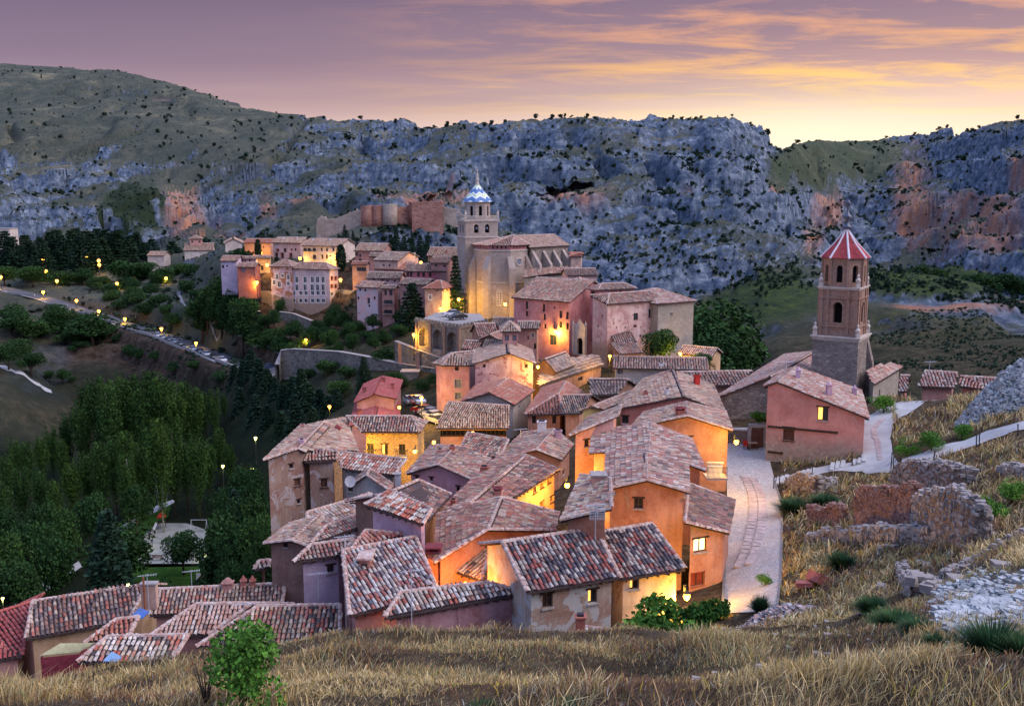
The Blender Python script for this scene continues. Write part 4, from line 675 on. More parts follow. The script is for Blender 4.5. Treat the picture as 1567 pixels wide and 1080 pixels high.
PAL = {
 'mix': [(CRM, 3), (PNK, 3), (RED, 1.3), (DRK, 2), (GRY, 2), (TAN, 2), (MAG, 1)], 'dark': [(DRK, 4), (CRM, 2.2), (RED, 2), (GRY, 3), (BRN, 3), (PNK, 1)],
 'dark2': [(DRK, 2.5), (BRN, 3), (MAG, 3), (TAN, 2), (GRY, 2)], 'warm2': [(MAG, 3), (CRM, 3), (RED, 2), (DRK, 1.5), (BRN, 2), (PNK, 2)],
 'white': [(WHT, 4), (CRM, 3), (RED, 1.6), (PNK, 2), (DRK, 1.3), (GRY, 1)], 'pinkmix': [(CRM, 3.5), (PNK, 3), (RED, 1.2), (DRK, 1.6), (GRY, 1.2), (MAG, 2), (WHT, 1)],
 'warm': [(CRM, 4), (PNK, 3), (TAN, 4), (RED, .8), (GRY, 1.2), (DRK, .8)], 'pale': [(CRM, 4), (WHT, 2), (PNK, 3), (TAN, 2), (GRY, 1.5), (BRN, 1)],
 'redwhite': [(WHT, 3), (RED, 3.5), (PNK, 2), (GRY, .8), (CRM, 1.5)], 'red': [(RED, 4), (ORA, 3), (PNK, 2), (MAG, 1), (CRM, .6)],
 'newred': [((.44, .09, .075), 5), ((.40, .07, .06), 3), ((.48, .13, .10), 3)], 'redmix': [(RED, 2.2), (MAG, 2.5), (TAN, 2.5), (DRK, 1.6), (CRM, 2), (BRN, 2), (PNK, 1)],
 'tan': [(TAN, 4), (CRM, 3), (BRN, 1), (DRK, .6), (PNK, 1)], 'grey': [(GRY, 4), (CRM, 2), (DRK, 2), (TAN, 2), (MAG, .7)],
 'pinkish': [(PNK, 4), (WHT, 2), (CRM, 3), (RED, 1), (MAG, 1.5)], 'peach': [((.60, .38, .29), 5), (WHT, 2), (PNK, 2), (ORA, 1), (DRK, .3)],
}
def tile_template(seg, w=.195, l=.47, h=.105):
    v = []
    for k, (y, s, zz) in enumerate(((0, 1.0, .045), (l, .84, .0))):
        for i in range(seg + 1):
            a = math.pi * i / seg
            v.append((-math.cos(a) * w / 2 * s, y, math.sin(a) * h * s + zz))
    n = seg + 1
    return np.array(v), np.array([(i, i + 1, n + i + 1, n + i) for i in range(seg)])
TT = {s: tile_template(s) for s in (2, 3, 4)}
def tile_frames(l0, l1, h1, h0, pu=.25, pv=.37, jit=1.):
    """Positions and frames of the cover tiles on one roof slope (low edge l0-l1, high edge h0-h1)."""
    l0, l1, h1, h0 = (np.array(p, float) for p in (l0, l1, h1, h0))
    n = np.cross((l1 - l0) if np.linalg.norm(l1 - l0) > .1 else (h1 - h0), (h0 + h1) / 2 - (l0 + l1) / 2); n /= np.linalg.norm(n)
    if n[2] < 0: n = -n
    d = np.array([0, 0, -1.]); dn = d - n * (d @ n); v = -dn / np.linalg.norm(dn)            # up the slope
    u = np.cross(v, n); u /= np.linalg.norm(u)
    Pp = [l0, l1, h1, h0]; uv = np.array([((p - l0) @ u, (p - l0) @ v) for p in Pp])
    u0, u1 = uv[:, 0].min(), uv[:, 0].max(); v0, v1 = uv[:, 1].min(), uv[:, 1].max()
    nu = max(1, int((u1 - u0) / pu)); nv_ = max(1, int((v1 - v0) / pv))
    U, Vv = np.meshgrid(u0 + (np.arange(nu) + .5) * (u1 - u0) / nu, v0 + (np.arange(nv_) + .0) * pv)
    U = U.ravel(); Vv = Vv.ravel(); cu = U; cv = Vv + pv * .5
    pos = np.full((len(U), 3), np.nan)
    for tri in ((0, 1, 2), (0, 2, 3)):
        a, b, c = (uv[i] for i in tri); A, B, C = (Pp[i] for i in tri)
        den = (b[0] - a[0]) * (c[1] - a[1]) - (c[0] - a[0]) * (b[1] - a[1])
        if abs(den) < 1e-4: continue
        s_ = ((cu - a[0]) * (c[1] - a[1]) - (c[0] - a[0]) * (cv - a[1])) / den; t_ = ((b[0] - a[0]) * (cv - a[1]) - (cu - a[0]) * (b[1] - a[1])) / den
        ok = (s_ >= -.01) & (t_ >= -.01) & (s_ + t_ <= 1.01)
        pos[ok] = A + s_[ok, None] * (B - A) + t_[ok, None] * (C - A)
    ok = ~np.isnan(pos[:, 0]); pos = pos[ok] - v * pv * .5
    col_ = ((cu[ok] - u0) / pu).astype(int)
    return pos, u, v, n, col_
_lib = {}
def roof_tiles(parent, slopes, pal, dist, org, name='roof_tiles', individual=0, imat=None):
    k = 1.0 if dist < 75 else (1.15 if dist < 130 else 1.6)
    seg = 4 if dist < 75 else (3 if dist < 130 else 2)
    tv, tq = TT[seg]; PV, PQ, PC = [], [], []; nb = 0; m_ind = 0
    cols = np.array([c for c, w in PAL[pal]]); ws = np.array([w for c, w in PAL[pal]], float); ws /= ws.sum()
    sl2 = []
    for sl in slopes:
        a_, b_, c_, d_ = (np.array(p, float) for p in sl); nn_ = np.cross(b_ - a_, c_ - a_); nn_ /= np.linalg.norm(nn_) + 1e-9
        if abs((d_ - a_) @ nn_) > .3 and len(slopes) > 1 and np.linalg.norm(c_ - d_) > .1: sl2 += [(a_, b_, c_, c_), (a_, c_, d_, d_)] if np.linalg.norm(a_ - c_) < np.linalg.norm(b_ - d_) else [(a_, b_, d_, d_), (b_, c_, d_, d_)]
        else: sl2.append(sl)
    for sl in sl2:
        pos, u, v, n, cid = tile_frames(*sl, pu=.25 * k, pv=.37 * k)
        if not len(pos): continue
        N = len(pos)
        ang = rng.normal(0, .05, N); sc = rng.normal(1, .05, N)
        sag = perlin(np.stack([pos[:, 0] * .5, pos[:, 1] * .5, pos[:, 2] * 0 + len(name)], 1)) * .05
        pos = pos + u * rng.normal(0, .012, N)[:, None] + v * rng.normal(0, .02, N)[:, None] + n * (.03 + sag + rng.uniform(0, .015, N))[:, None]
        todo = np.ones(N, bool)
        if individual and m_ind < individual and n[1] < .2:
            o_ = np.argsort(np.linalg.norm(pos, axis=1))[:individual - m_ind]; todo[o_] = False
            key = 'single' + imat.name
            if key not in _lib:
                me = bpy.data.meshes.new('roof_tile'); me.from_pydata([tuple(a) for a in tv.tolist()], [], [tuple(a) for a in tq.tolist()]); me.materials.append(imat); me.shade_smooth(); _lib[key] = me
            for i in o_:
                o = bpy.data.objects.new('roof_tile', _lib[key]); COL.objects.link(o); o.parent = parent
                c_, s_ = math.cos(ang[i]), math.sin(ang[i]); uu = u * c_ + v * s_; vv = v * c_ - u * s_
                M = Matrix(((uu[0], vv[0], n[0], pos[i][0] - org[0]), (uu[1], vv[1], n[1], pos[i][1] - org[1]), (uu[2], vv[2], n[2], pos[i][2] - org[2]), (0, 0, 0, 1)))
                o.matrix_local = M; m_ind += 1
        pos, ang, sc = pos[todo], ang[todo], sc[todo]; N = len(pos)
        if not N: continue
        ca, sa = np.cos(ang), np.sin(ang)
        x = tv[None, :, 0] * sc[:, None] * k; y = tv[None, :, 1] * k; z = tv[None, :, 2] * k + 0 * x
        xr = x * ca[:, None] - y * sa[:, None]; yr = x * sa[:, None] + y * ca[:, None]
        V_ = pos[:, None, :] + xr[..., None] * u + yr[..., None] * v + z[..., None] * n
        base = nb + np.arange(N)[:, None, None] * len(tv)
        PV.append(V_.reshape(-1, 3)); PQ.append((tq[None] + base).reshape(-1, 4)); nb += N * len(tv)
        c = cols[rng.choice(len(cols), N, p=ws)] * rng.uniform(.75, 1.2, (N, 1))
        mean = (cols * ws[:, None]).sum(0)
        blot = perlin(np.stack([pos[:, 0] * .6, pos[:, 1] * .6, pos[:, 2] * .6], 1))
        c = c * (.65 + .35) + mean * 0; c = c * (1 + .35 * np.clip(blot, -.8, .8))[:, None]
        if dist > 130: c = c * .55 + mean * .45
        elif dist > 62: c = c * .78 + mean * .22
        PC.append(np.repeat(c, len(tv), 0))
    if nb:
        o = npmesh(name, np.concatenate(PV), np.concatenate(PQ), TILE, np.clip(np.concatenate(PC), 0, 1), True, parent, org); o['kind'] = 'stuff'
def ridge_tiles(parent, lines, org, dist, mat=None):
    mb = MB(); k = 1 if dist < 130 else 1.4
    for a, b in lines:
        a, b = Vector(a), Vector(b); L = (b - a).length
        if L < .5: continue
        n = max(1, int(L / (.4 * k))); d = (b - a) / L; s = d.cross(Vector((0, 0, 1))).normalized(); up = s.cross(d)
        for i in range(n):
            p0 = a + d * (L * i / n); p1 = a + d * (L * (i + 1) / n + .05); r0, r1 = .15 * k, .125 * k
            ra = [p0 + s * (-math.cos(t) * r0) + up * (math.sin(t) * r0 + .03 + random.uniform(0, .02)) for t in (0, .8, 1.57, 2.34, 3.14)]
            rb = [p1 + s * (-math.cos(t) * r1) + up * (math.sin(t) * r1 + .03) for t in (0, .8, 1.57, 2.34, 3.14)]
            for j in range(4): mb.quad(ra[j], ra[j + 1], rb[j + 1], rb[j])
    if mb.v:
        o = mb.build('ridge_tiles', mat or RIDGE, parent, True, Vector(org)); o['kind'] = 'stuff'
_t = MT('ridge_clay', .9, .15); _w = _t.co('World'); _t.col(_t.ramp(_t.noise(_w, 2.6, 4, .8), [(.35, (.30, .15, .12)), (.5, (.46, .32, .26)), (.65, (.58, .50, .46))])); RIDGE = _t.m
RIDR = flat('ridge_red', (.40, .10, .08), .9, .2, .2, 3)
# ------------------------------------------------------------ wall with real openings
def wall_side(mb, att, A, B, topz, zb, holes, depth=.22, apex=None):
    """A->B is a wall seen from outside (outward normal to the right of A->B). holes: (s, z, w, h)."""
    A = Vector(A); B = Vector(B); u = (B - A).normalized(); L = (B - A).length; nrm = Vector((u.y, -u.x))
    out = [(0, zb), (L, zb), (L, topz[1])] + ([(apex[0], apex[1])] if apex else []) + [(0, topz[0])]
    hs = []
    for (s, z, w, h) in holes:
        zt = min(topz) - .12 if not apex else max(topz) + 5
        z1 = min(z + h / 2, zt); z0 = z1 - h
        # keep inside a gable outline
        hs.append((s - w / 2, s + w / 2, z0, z1))
    polys = [[Vector((a, b, 0)) for a, b in out]] + [[Vector((x0, z0, 0)), Vector((x0, z1, 0)), Vector((x1, z1, 0)), Vector((x1, z0, 0))] for x0, x1, z0, z1 in hs]
    flatp = [p for q in polys for p in q]
    def topat(s):
        if not apex: return topz[0] + (topz[1] - topz[0]) * s / L
        return (topz[0] + (apex[1] - topz[0]) * s / apex[0]) if s < apex[0] else (apex[1] + (topz[1] - apex[1]) * (s - apex[0]) / max(.01, L - apex[0]))
    W3 = lambda p: (A.x + u.x * p.x, A.y + u.y * p.x, p.y)
    n0 = len(mb.v)
    for p in flatp: mb.v.append(W3(p)); att.append(max(0, max(topz) - p.y) / 20)
    for t in tessellate_polygon(polys):
        a, b, c = t
        ar = (flatp[b].x - flatp[a].x) * (flatp[c].y - flatp[a].y) - (flatp[c].x - flatp[a].x) * (flatp[b].y - flatp[a].y)
        if abs(ar) > 1e-6: mb.f.append((n0 + a, n0 + b, n0 + c) if ar > 0 else (n0 + a, n0 + c, n0 + b))
    inn = Vector((-nrm.x, -nrm.y, 0)) * depth
    for x0, x1, z0, z1 in hs:
        q = [Vector(W3(Vector((x, z, 0)))) for x, z in ((x0, z0), (x1, z0), (x1, z1), (x0, z1))]
        for i in range(4):
            a, b = q[i], q[(i + 1) % 4]; mb.quad(a, b, b + inn, a + inn); att += [.01 + max(0, max(topz) - p.z) / 20 for p in (a, b, b, a)]
    return u, nrm, hs
def window(root, A, u, nrm, hole, kd, dist, depth=.22):
    x0, x1, z0, z1 = hole; w = x1 - x0; h = z1 - z0; d = depth
    u3 = Vector((u.x, u.y, 0)); n3 = Vector((nrm.x, nrm.y, 0))
    def pt(s, z, o): p = Vector((A[0], A[1], 0)) + u3 * s + n3 * o; return Vector((p.x, p.y, z))
    M = Matrix((u3, n3, Vector((0, 0, 1)))).transposed()
    name = {'b': 'balcony_door', 's': 'shutter', 'g': 'window'}.get(kd, 'window')
    t = min(.07, w * .12); mb = MB(); cx = (x0 + x1) / 2; cz = (z0 + z1) / 2
    fm = {'F': FRAMEW, 'r': FRAMER, 'f': LINT}.get(kd, FRAMED)
    def bar(s0, s1, a, b, o0, o1): mb.box(pt((s0 + s1) / 2, (a + b) / 2, (o0 + o1) / 2), (s1 - s0, abs(o1 - o0), b - a), M)
    o0, o1 = -d, -d + .06
    bar(x0 + .003, x0 + t, z0 + .003, z1 - .003, o0, o1); bar(x1 - t, x1 - .003, z0 + .003, z1 - .003, o0, o1); bar(x0 + t, x1 - t, z0 + .003, z0 + t, o0, o1); bar(x0 + t, x1 - t, z1 - t, z1 - .003, o0, o1)
    if w > .45 and kd != 's': bar(cx - t * .4, cx + t * .4, z0 + t, z1 - t, o0 + .01, o1)
    if h > 1.3 and w > .5 and kd in 'bwF': bar(x0 + t, x1 - t, cz + h * .15, cz + h * .15 + t * .7, o0 + .01, o1 - .01)
    if kd in 'Frf':       # raised surround on the wall face
        e = .13 if kd != 'F' else .2
        for a in ((x0 - e, x0, z0 - e, z1 + e), (x1, x1 + e, z0 - e, z1 + e), (x0, x1, z1, z1 + e), (x0, x1, z0 - e, z0)): bar(*a, .003, .035)
    fr = mb.build(name, fm, root, org=pt(cx, cz, 0) if False else None)
    pm = {'w': LITP, 'L': LITB, 's': WOODB if dist < 130 else CURT, 'g': REDC, 'f': CURT}.get(kd, GLASS)
    p = MB(); p.quad(pt(x0 + .01, z0 + .01, -d + .012), pt(x1 - .01, z0 + .01, -d + .012), pt(x1 - .01, z1 - .01, -d + .012), pt(x0 + .01, z1 - .01, -d + .012))
    if kd == 'w':         # a warm room seen through half the glass, the other half dark
        p = MB(); p.quad(pt(x0 + .01, z0 + .01, -d + .012), pt(cx, z0 + .01, -d + .012), pt(cx, z1 - .01, -d + .012), pt(x0 + .01, z1 - .01, -d + .012))
        q = MB(); q.quad(pt(cx, z0 + .01, -d + .012), pt(x1 - .01, z0 + .01, -d + .012), pt(x1 - .01, z1 - .01, -d + .012), pt(cx, z1 - .01, -d + .012))
        q.build('pane', GLASS, fr, org=Vector(root['org']))
    p.build('pane', pm, fr, org=Vector(root['org']))
    if kd == 's' and dist < 130:
        sl = MB()
        for i in range(max(3, int(h / .12))): 
            zz_ = z0 + t + (h - 2 * t) * (i + .5) / max(3, int(h / .12)); sl.box(pt(cx, zz_, -d + .04), (w - 2 * t, .02, .05), M)
        o = sl.build('slats', WOODB, fr, org=Vector(root['org'])); o['kind'] = 'stuff'
    if kd == 'g':
        g = MB()
        for i in range(6): s = x0 + w * (i + .5) / 6; g.box(pt(s, cz, .04), (.025, .025, h + .1), M)
        g.box(pt(cx, z0 - .03, .04), (w + .1, .03, .03), M); g.box(pt(cx, z1 + .03, .04), (w + .1, .03, .03), M)
        g.build('grille', FRAMER, fr, org=Vector(root['org']))
    if kd in 'dwsL' and dist < 110:
        s_ = MB(); s_.box(pt(cx, z0 - .05, .02), (w + .14, .16, .08), M); s_.build('sill', LINT if kd != 's' else TIMBER, fr, org=Vector(root['org']))
        s_ = MB(); s_.box(pt(cx, z1 + .055, -.02), (w + .26, .1, .11), M); s_.build('lintel', TIMBER, fr, org=Vector(root['org']))
    if kd == 'b':
        g = MB(); bw = w + .5
        g.box(pt(cx, z0 - .07, .33), (bw, .62, .1), M); g.build('balcony_slab', LINT, fr, org=Vector(root['org']))
        g = MB(); hh = min(1.0, h * .5)
        nb_ = max(6, int(bw / .16))
        for i in range(nb_ + 1): g.box(pt(cx - bw / 2 + bw * i / nb_, z0 + hh / 2 - .02, .6), (.03, .03, hh), M)
        for zz_ in (z0 + hh,): g.box(pt(cx, zz_, .6), (bw, .05, .05), M)
        for s in (-1, 1): g.box(pt(cx + s * bw / 2, z0 + hh, .32), (.04, .56, .04), M)
        g.build('railing', IRON, fr, org=Vector(root['org']))
ROOFS = []
def v3(a): return Vector(a)
def chimney(root, base, w, d, h, cap='tile', mat=None, rz=0., extra=.8):
    """A chimney is part of its house: stack > cap."""
    mb = MB(); M = Matrix.Rotation(rz, 3, 'Z'); b = Vector(base)
    mb.box(b + Vector((0, 0, (h - extra) / 2)), (w, d, h + extra), M, 1.0)
    mb.box(b + Vector((0, 0, h + .04)), (w + .12, d + .12, .08), M)
    st = mb.build('chimney', mat or WALL['rose'], root, org=Vector(root['org']))
    c = MB()
    if cap == 'tile':
        for s in (-1, 1): c.box(b + M @ Vector((s * w * .42, 0, h + .16)), (.06, d, .2), M)
        c.box(b + Vector((0, 0, h + .3)), (w + .2, d + .2, .07), M); c.box(b + Vector((0, 0, h + .37)), (w * .7, d * .7, .07), M); cm = CAPR
    elif cap == 'cone':
        c.lathe([(w * .55, h), (w * .58, h + .06), (w * .4, h + .2), (w * .2, h + .34), (.02, h + .4)], b, 8); cm = mat or WALL['rose']
    elif cap == 'gable':
        for s in (-1, 1): c.quad(b + M @ Vector((s * (w * .75), -d * .7, h + .1)), b + M @ Vector((s * (w * .75), d * .7, h + .1)), b + M @ Vector((0, d * .7, h + .5)), b + M @ Vector((0, -d * .7, h + .5)))
        cm = CAPR
    elif cap == 'pipe':
        c.tube([b + Vector((0, 0, h)), b + Vector((0, 0, h + .7))], .1, 8); c.lathe([(.2, h + .72), (.2, h + .78), (.03, h + .95)], b, 8); cm = IRON
    else:
        c.box(b + Vector((0, 0, h + .12)), (w * .7, d * .7, .12), M); cm = IRON
    c.build('chimney_cap', cm, st, org=Vector(root['org'])); return st
CAPR = flat('dark_red_tile_cap', (.20, .045, .05), .8, .2, .3, 6)
def house(name, t, pts, label, wall, roof, drop, wins, cat=None, zb=None, individual=0, imat=None):
    e = [v3(p) for p in pts[:4]]; r = [v3(p) for p in pts[4:6]]
    dist = sum((p for p in e), Vector()).length / 4
    c = sum((p for p in e), Vector()) / 4
    zbot = (min(p.z for p in e) - drop) if zb is None else zb
    g = [gz(p.x, p.y) for p in e]
    zbot = max(min(zbot, min(g) - .3), min(p.z for p in e) - drop * 1.7) if drop > 4.5 else zbot
    org = Vector((c.x, c.y, zbot))
    root = thing(name, org, label, cat or {'palace': 'palace', 'wing': 'house', 'annexe': 'outbuilding', 'shed': 'shed', 'church_hall': 'church', 'turret': 'turret', 'pavilion': 'pavilion', 'porch': 'porch'}.get(name, 'house'))
    ins = .35 if dist < 115 else .42
    q = []
    for i in range(4):
        p, a, b = e[i], e[i - 1], e[(i + 1) % 4]
        u = (p - a).xy.normalized(); v = (b - p).xy.normalized(); n1 = Vector((-u.y, u.x)); n2 = Vector((-v.y, v.x)); q.append(p.xy + (n1 + n2) * (ins / max(.35, 1 + n1.dot(n2))))
    # roof surface height at a point
    tris = []
    if t == 's': tris = [(e[0], e[1], e[2]), (e[0], e[2], e[3])]; slopes = [(e[0], e[1], e[2], e[3])]
    else:
        slopes = [(e[0], e[1], r[1], r[0]), (e[2], e[3], r[0], r[1])]
        if t in 'hp': slopes += [(e[1], e[2], r[1], r[1]), (e[3], e[0], r[0], r[0])]
        for s in slopes: tris += [(s[0], s[1], s[2]), (s[0], s[2], s[3])]
    def rz_(x, y, dflt):
        best = None
        for a, b, c_ in tris:
            den = (b.x - a.x) * (c_.y - a.y) - (c_.x - a.x) * (b.y - a.y)
            if abs(den) < 1e-6: continue
            s = ((x - a.x) * (c_.y - a.y) - (c_.x - a.x) * (y - a.y)) / den; tt_ = ((b.x - a.x) * (y - a.y) - (x - a.x) * (b.y - a.y)) / den
            m_ = min(s, tt_, 1 - s - tt_)
            if best is None or m_ > best[0]: best = (m_, a.z + s * (b.z - a.z) + tt_ * (c_.z - a.z))
        return best[1] if best else dflt
    qz = [min(rz_(p.x, p.y, e[i].z), e[i].z + 1.2) - .1 for i, p in enumerate(q)]
    mb = MB(); att = []
    for i in range(4):
        j = (i + 1) % 4; A, B = q[i], q[j]; apex = None
        if t == 'g' and i in (1, 3):
            rr = r[1] if i == 1 else r[0]; u = (B - A).normalized(); s = (rr.xy - A).dot(u); L = (B - A).length
            s = min(max(s, L * .08), L * .92); pp = A + u * s; apex = (s, rz_(pp.x, pp.y, rr.z) - .1)
            if apex[1] < max(qz[i], qz[j]) + .05: apex = None
        holes = [(w[1], w[2], w[3], w[4]) for w in wins if w[0] == i]; kinds = [w[5] for w in wins if w[0] == i]
        u, nrm, hs = wall_side(mb, att, A, B, (qz[i], qz[j]), zbot, holes, apex=apex)
        for hh, kd in zip(hs, kinds): window(root, A, u, nrm, hh, kd, dist)
    me_ = npmesh_tri('wall', mb, att, WALL[wall], root)
    # roof deck with thickness
    d = MB(); th = .10; dz = Vector((0, 0, -th)); dn = Vector((0, 0, -.015))
    for s in slopes:
        s = [Vector(p) for p in s]
        ps = s if (s[2] - s[3]).length > .02 else s[:3]
        d.poly([p + dn for p in ps]); d.poly([p + dz for p in ps][::-1])
    rim = []
    if t == 's': rim = [e[0], e[1], e[2], e[3]]
    elif t == 'g': rim = [e[0], e[1], r[1], e[2], e[3], r[0]]
    else: rim = e
    for i in range(len(rim)): a, b = rim[i], rim[(i + 1) % len(rim)]; d.quad(a + dz, b + dz, b + dn, a + dn)
    ro = d.build('roof', DECK, root, org=org)
    roof_tiles(ro, slopes, roof, dist, org, individual=individual, imat=imat)
    lines = []
    if t == 'g': lines = [(r[0], r[1])] + ([(e[0], r[0]), (e[3], r[0]), (e[1], r[1]), (e[2], r[1])] if dist < 100 else [])
    elif t in 'hp': lines = [(r[0], r[1]), (e[0], r[0]), (e[3], r[0]), (e[1], r[1]), (e[2], r[1])]
    elif dist < 100: lines = [(e[2], e[3]), (e[0], e[3]), (e[1], e[2])]
    ridge_tiles(ro, lines, org, dist, RIDR if roof == 'newred' else None)
    # rafter ends under the eave
    if dist < 125:
        rf = MB()
        for a, b, qa, qb in ((e[0], e[1], q[0], q[1]), (e[2], e[3], q[2], q[3])):
            L = (b - a).length; n = int(L / .6)
            for k in range(n):
                f_ = (k + .5) / n; p = a.lerp(b, f_); w_ = Vector(qa).lerp(Vector(qb), f_); dd = (Vector((w_.x, w_.y)) - p.xy); l_ = dd.length
                M = Matrix.Rotation(math.atan2(dd.y, dd.x), 3, 'Z'); rf.box(Vector(((p.x + w_.x) / 2, (p.y + w_.y) / 2, p.z - .16)), (l_, .07, .09), M)
        if rf.v: o = rf.build('rafter_ends', TIMBER, ro, org=org); o['kind'] = 'stuff'
    ROOFS.append((root, slopes, rz_, dist, t, e, r, q))
    return root
def npmesh_tri(name, mb, att, mat, parent):
    o = mk(name, mb.v, mb.f, mat, parent, org=Vector(parent['org']))
    at = o.data.attributes.new('drop', 'FLOAT', 'POINT'); at.data.foreach_set('value', np.array(att[:len(mb.v)], np.float32)); return o
HO = {}
n_ind = 0
for rec in HOUSES:
    nm, t_, pts, lab, wl_, rf_, dr, wn_ = rec
    ind = 0; im = None
    if lab.startswith('nearest house'): ind, im = 300, TILE1
    if lab.startswith('house with a small box dormer'): ind, im = 300, TILE2
    if lab.startswith('house with smooth yellow'): ind, im = 180, TILE1
    HO[lab] = house(nm, t_, pts, lab, wl_, rf_, dr, wn_, individual=ind, imat=im)
print('houses', len(HO), time.time() - T0)
# ================================================================= landmarks
def hit(px, py, h):
    d = ray(px, py); return d * (h / -d.z)
def zat(py, Y): return P(783.5, py, Y).z
def arch_pts(s, z0, w, h, n=7):
    """Round-headed opening outline, clockwise from bottom left."""
    r = w / 2; pts = [(s - r, z0), (s - r, z0 + h - r)]
    for i in range(1, n): a = math.pi * (1 - i / n); pts.append((s + r * math.cos(a), z0 + h - r + r * math.sin(a)))
    return pts + [(s + r, z0 + h - r), (s + r, z0)]
def arched_wall(mb, A, B, z0, z1, arches, depth=.5, dark=None, att=None, top=None):
    """Wall A->B (outside on the right) with arched openings (s, z, w, h); dark: builder that gets the closed backs."""
    A, B = Vector(A).xy, Vector(B).xy; u = (B - A).normalized(); L = (B - A).length; nrm = Vector((u.y, -u.x, 0)); inn = -nrm * depth
    polys = [[Vector((0, z0, 0)), Vector((L, z0, 0))] + ([Vector((a, b, 0)) for a, b in top] if top else [Vector((L, z1, 0)), Vector((0, z1, 0))])]
    hs = [arch_pts(*a) for a in arches]
    for h in hs: polys.append([Vector((a, b, 0)) for a, b in h])
    fl = [p for q in polys for p in q]; W3 = lambda p: Vector((A.x + u.x * p.x, A.y + u.y * p.x, p.y))
    n0 = len(mb.v)
    for p in fl: mb.v.append(tuple(W3(p)))
    for a, b, c in tessellate_polygon(polys):
        ar = (fl[b].x - fl[a].x) * (fl[c].y - fl[a].y) - (fl[c].x - fl[a].x) * (fl[b].y - fl[a].y)
        if abs(ar) > 1e-7: mb.f.append((n0 + a, n0 + b, n0 + c) if ar > 0 else (n0 + a, n0 + c, n0 + b))
    for h in hs:
        q = [W3(Vector((a, b, 0))) for a, b in h]
        for i in range(len(q)): a, b = q[i], q[(i + 1) % len(q)]; mb.quad(b, a, a + inn, b + inn)
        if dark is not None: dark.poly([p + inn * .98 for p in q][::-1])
def ring(c, r, n, rot=0): return [Vector((c[0] + r * math.cos(rot + 2 * math.pi * i / n), c[1] + r * math.sin(rot + 2 * math.pi * i / n), 0)) for i in range(n)]
def slab(mb, poly, z0, z1, grow=0.):
    c = sum((Vector(p) for p in poly), Vector()) / len(poly); q = [Vector((p.x + (p.x - c.x) / (p - c).length * grow, p.y + (p.y - c.y) / (p - c).length * grow, 0)) for p in (Vector(p) for p in poly)]
    n = len(q); lo = [Vector((p.x, p.y, z0)) for p in q]; hi = [Vector((p.x, p.y, z1)) for p in q]
    mb.poly(hi); mb.poly(lo[::-1])
    for i in range(n): mb.quad(lo[i], lo[(i + 1) % n], hi[(i + 1) % n], hi[i])
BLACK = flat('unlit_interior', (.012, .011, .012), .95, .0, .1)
_t = MT('old_brick', .95, .1); _w = _t.co('World', (4.2, 4.2, 13)); _e = _t.vor(_w, 1.0, 'DISTANCE_TO_EDGE'); _cc = _t.n('ShaderNodeSeparateColor'); _t.put(_t.vor(_w, 1.0, 'F1', 'Color'), _cc.inputs[0])
_c = _t.mix(_cc.outputs[0], (.20, .095, .06), (.36, .20, .135)); _c = _t.mix(_t.ramp(_e, [(.03, .7), (.1, 0.)]), _c, (.34, .26, .21)); _n = _t.noise(_t.co('World'), .5, 5); _c = _t.mix(_t.ma('MULTIPLY', _t.ramp(_n, [(.4, 0.), (.7, 1.)]), .5), _c, (.26, .19, .16)); _t.col(_c); _t.bump(_e, .4, .04); BRICK = _t.m
PALE = flat('pale_ashlar', (.50, .43, .37), .9, .1, .18, 1.2)
ASH = stonewall('cathedral_ashlar', 1.4, (.40, .31, .26), (.54, .45, .39), (.42, .34, .29), .04)
LEAD = flat('dark_slate_metal', (.06, .07, .11), .3, .5, .3, 2)
TILR = flat('red_glazed_tile', (.36, .045, .05), .6, .35, .35, 3)
WHR = flat('white_mortar_rib', (.62, .58, .60), .8, .2, .1)
# ---- brick bell tower of the near church
Yt = 110; C0 = P(1314, 514, Yt); hz = -C0.z; L0 = hit(1246, 506, hz)
side = (L0 - C0).xy.length; u = (L0 - C0).xy.normalized(); v = Vector((u.y, -u.x))
if v.y < 0: v = -v
R0 = C0.xy + v * side
u = Vector((-math.cos(R(32.4)), math.sin(R(32.4)))); v = Vector((-u.y, u.x)); v = v if v.y > 0 else -v; side = 5.05
cen = C0.xy + (u + v) * side / 2
def sq(c, s, g=0): h = s / 2 + g; return [Vector((*(c + (-u * h) + (-v * h)), 0)), Vector((*(c + (-u * h) + (v * h)), 0)), Vector((*(c + (u * h) + (v * h)), 0)), Vector((*(c + (u * h) + (-v * h)), 0))]
Yc = cen.y
zb, z1, z2, z3, z4 = -25.5, zat(511, Yc), zat(437, Yc), zat(394, Yc), zat(349, Yc)
org = Vector((cen.x, cen.y, zb))
tw = thing('bell_tower', org, 'brick church bell tower with octagonal top, red cap and black finial', 'bell tower')
def ccw(q):
    a = sum(q[i].x * q[(i + 1) % len(q)].y - q[(i + 1) % len(q)].x * q[i].y for i in range(len(q))); return q if a > 0 else q[::-1]
mb = MB(); q = ccw(sq(cen, side))
lo = ccw(sq(cen, side, .12))
for i in range(4): j = (i + 1) % 4; mb.quad((lo[i].x, lo[i].y, zb), (lo[j].x, lo[j].y, zb), (q[j].x, q[j].y, z1 - .5), (q[i].x, q[i].y, z1 - .5))
mb.build('stone_base', WALL['masonry'], tw)
mb = MB(); slab(mb, q, z1 - .5, z1 - .3, .05); slab(mb, q, z1 - .3, z1 - .12, .22); slab(mb, q, z1 - .12, z1, .38); mb.build('cornice', PALE, tw)
s2_ = side * .86; q2 = ccw(sq(cen, s2_)); mb = MB(); dk = MB(); H2 = z2 - z1
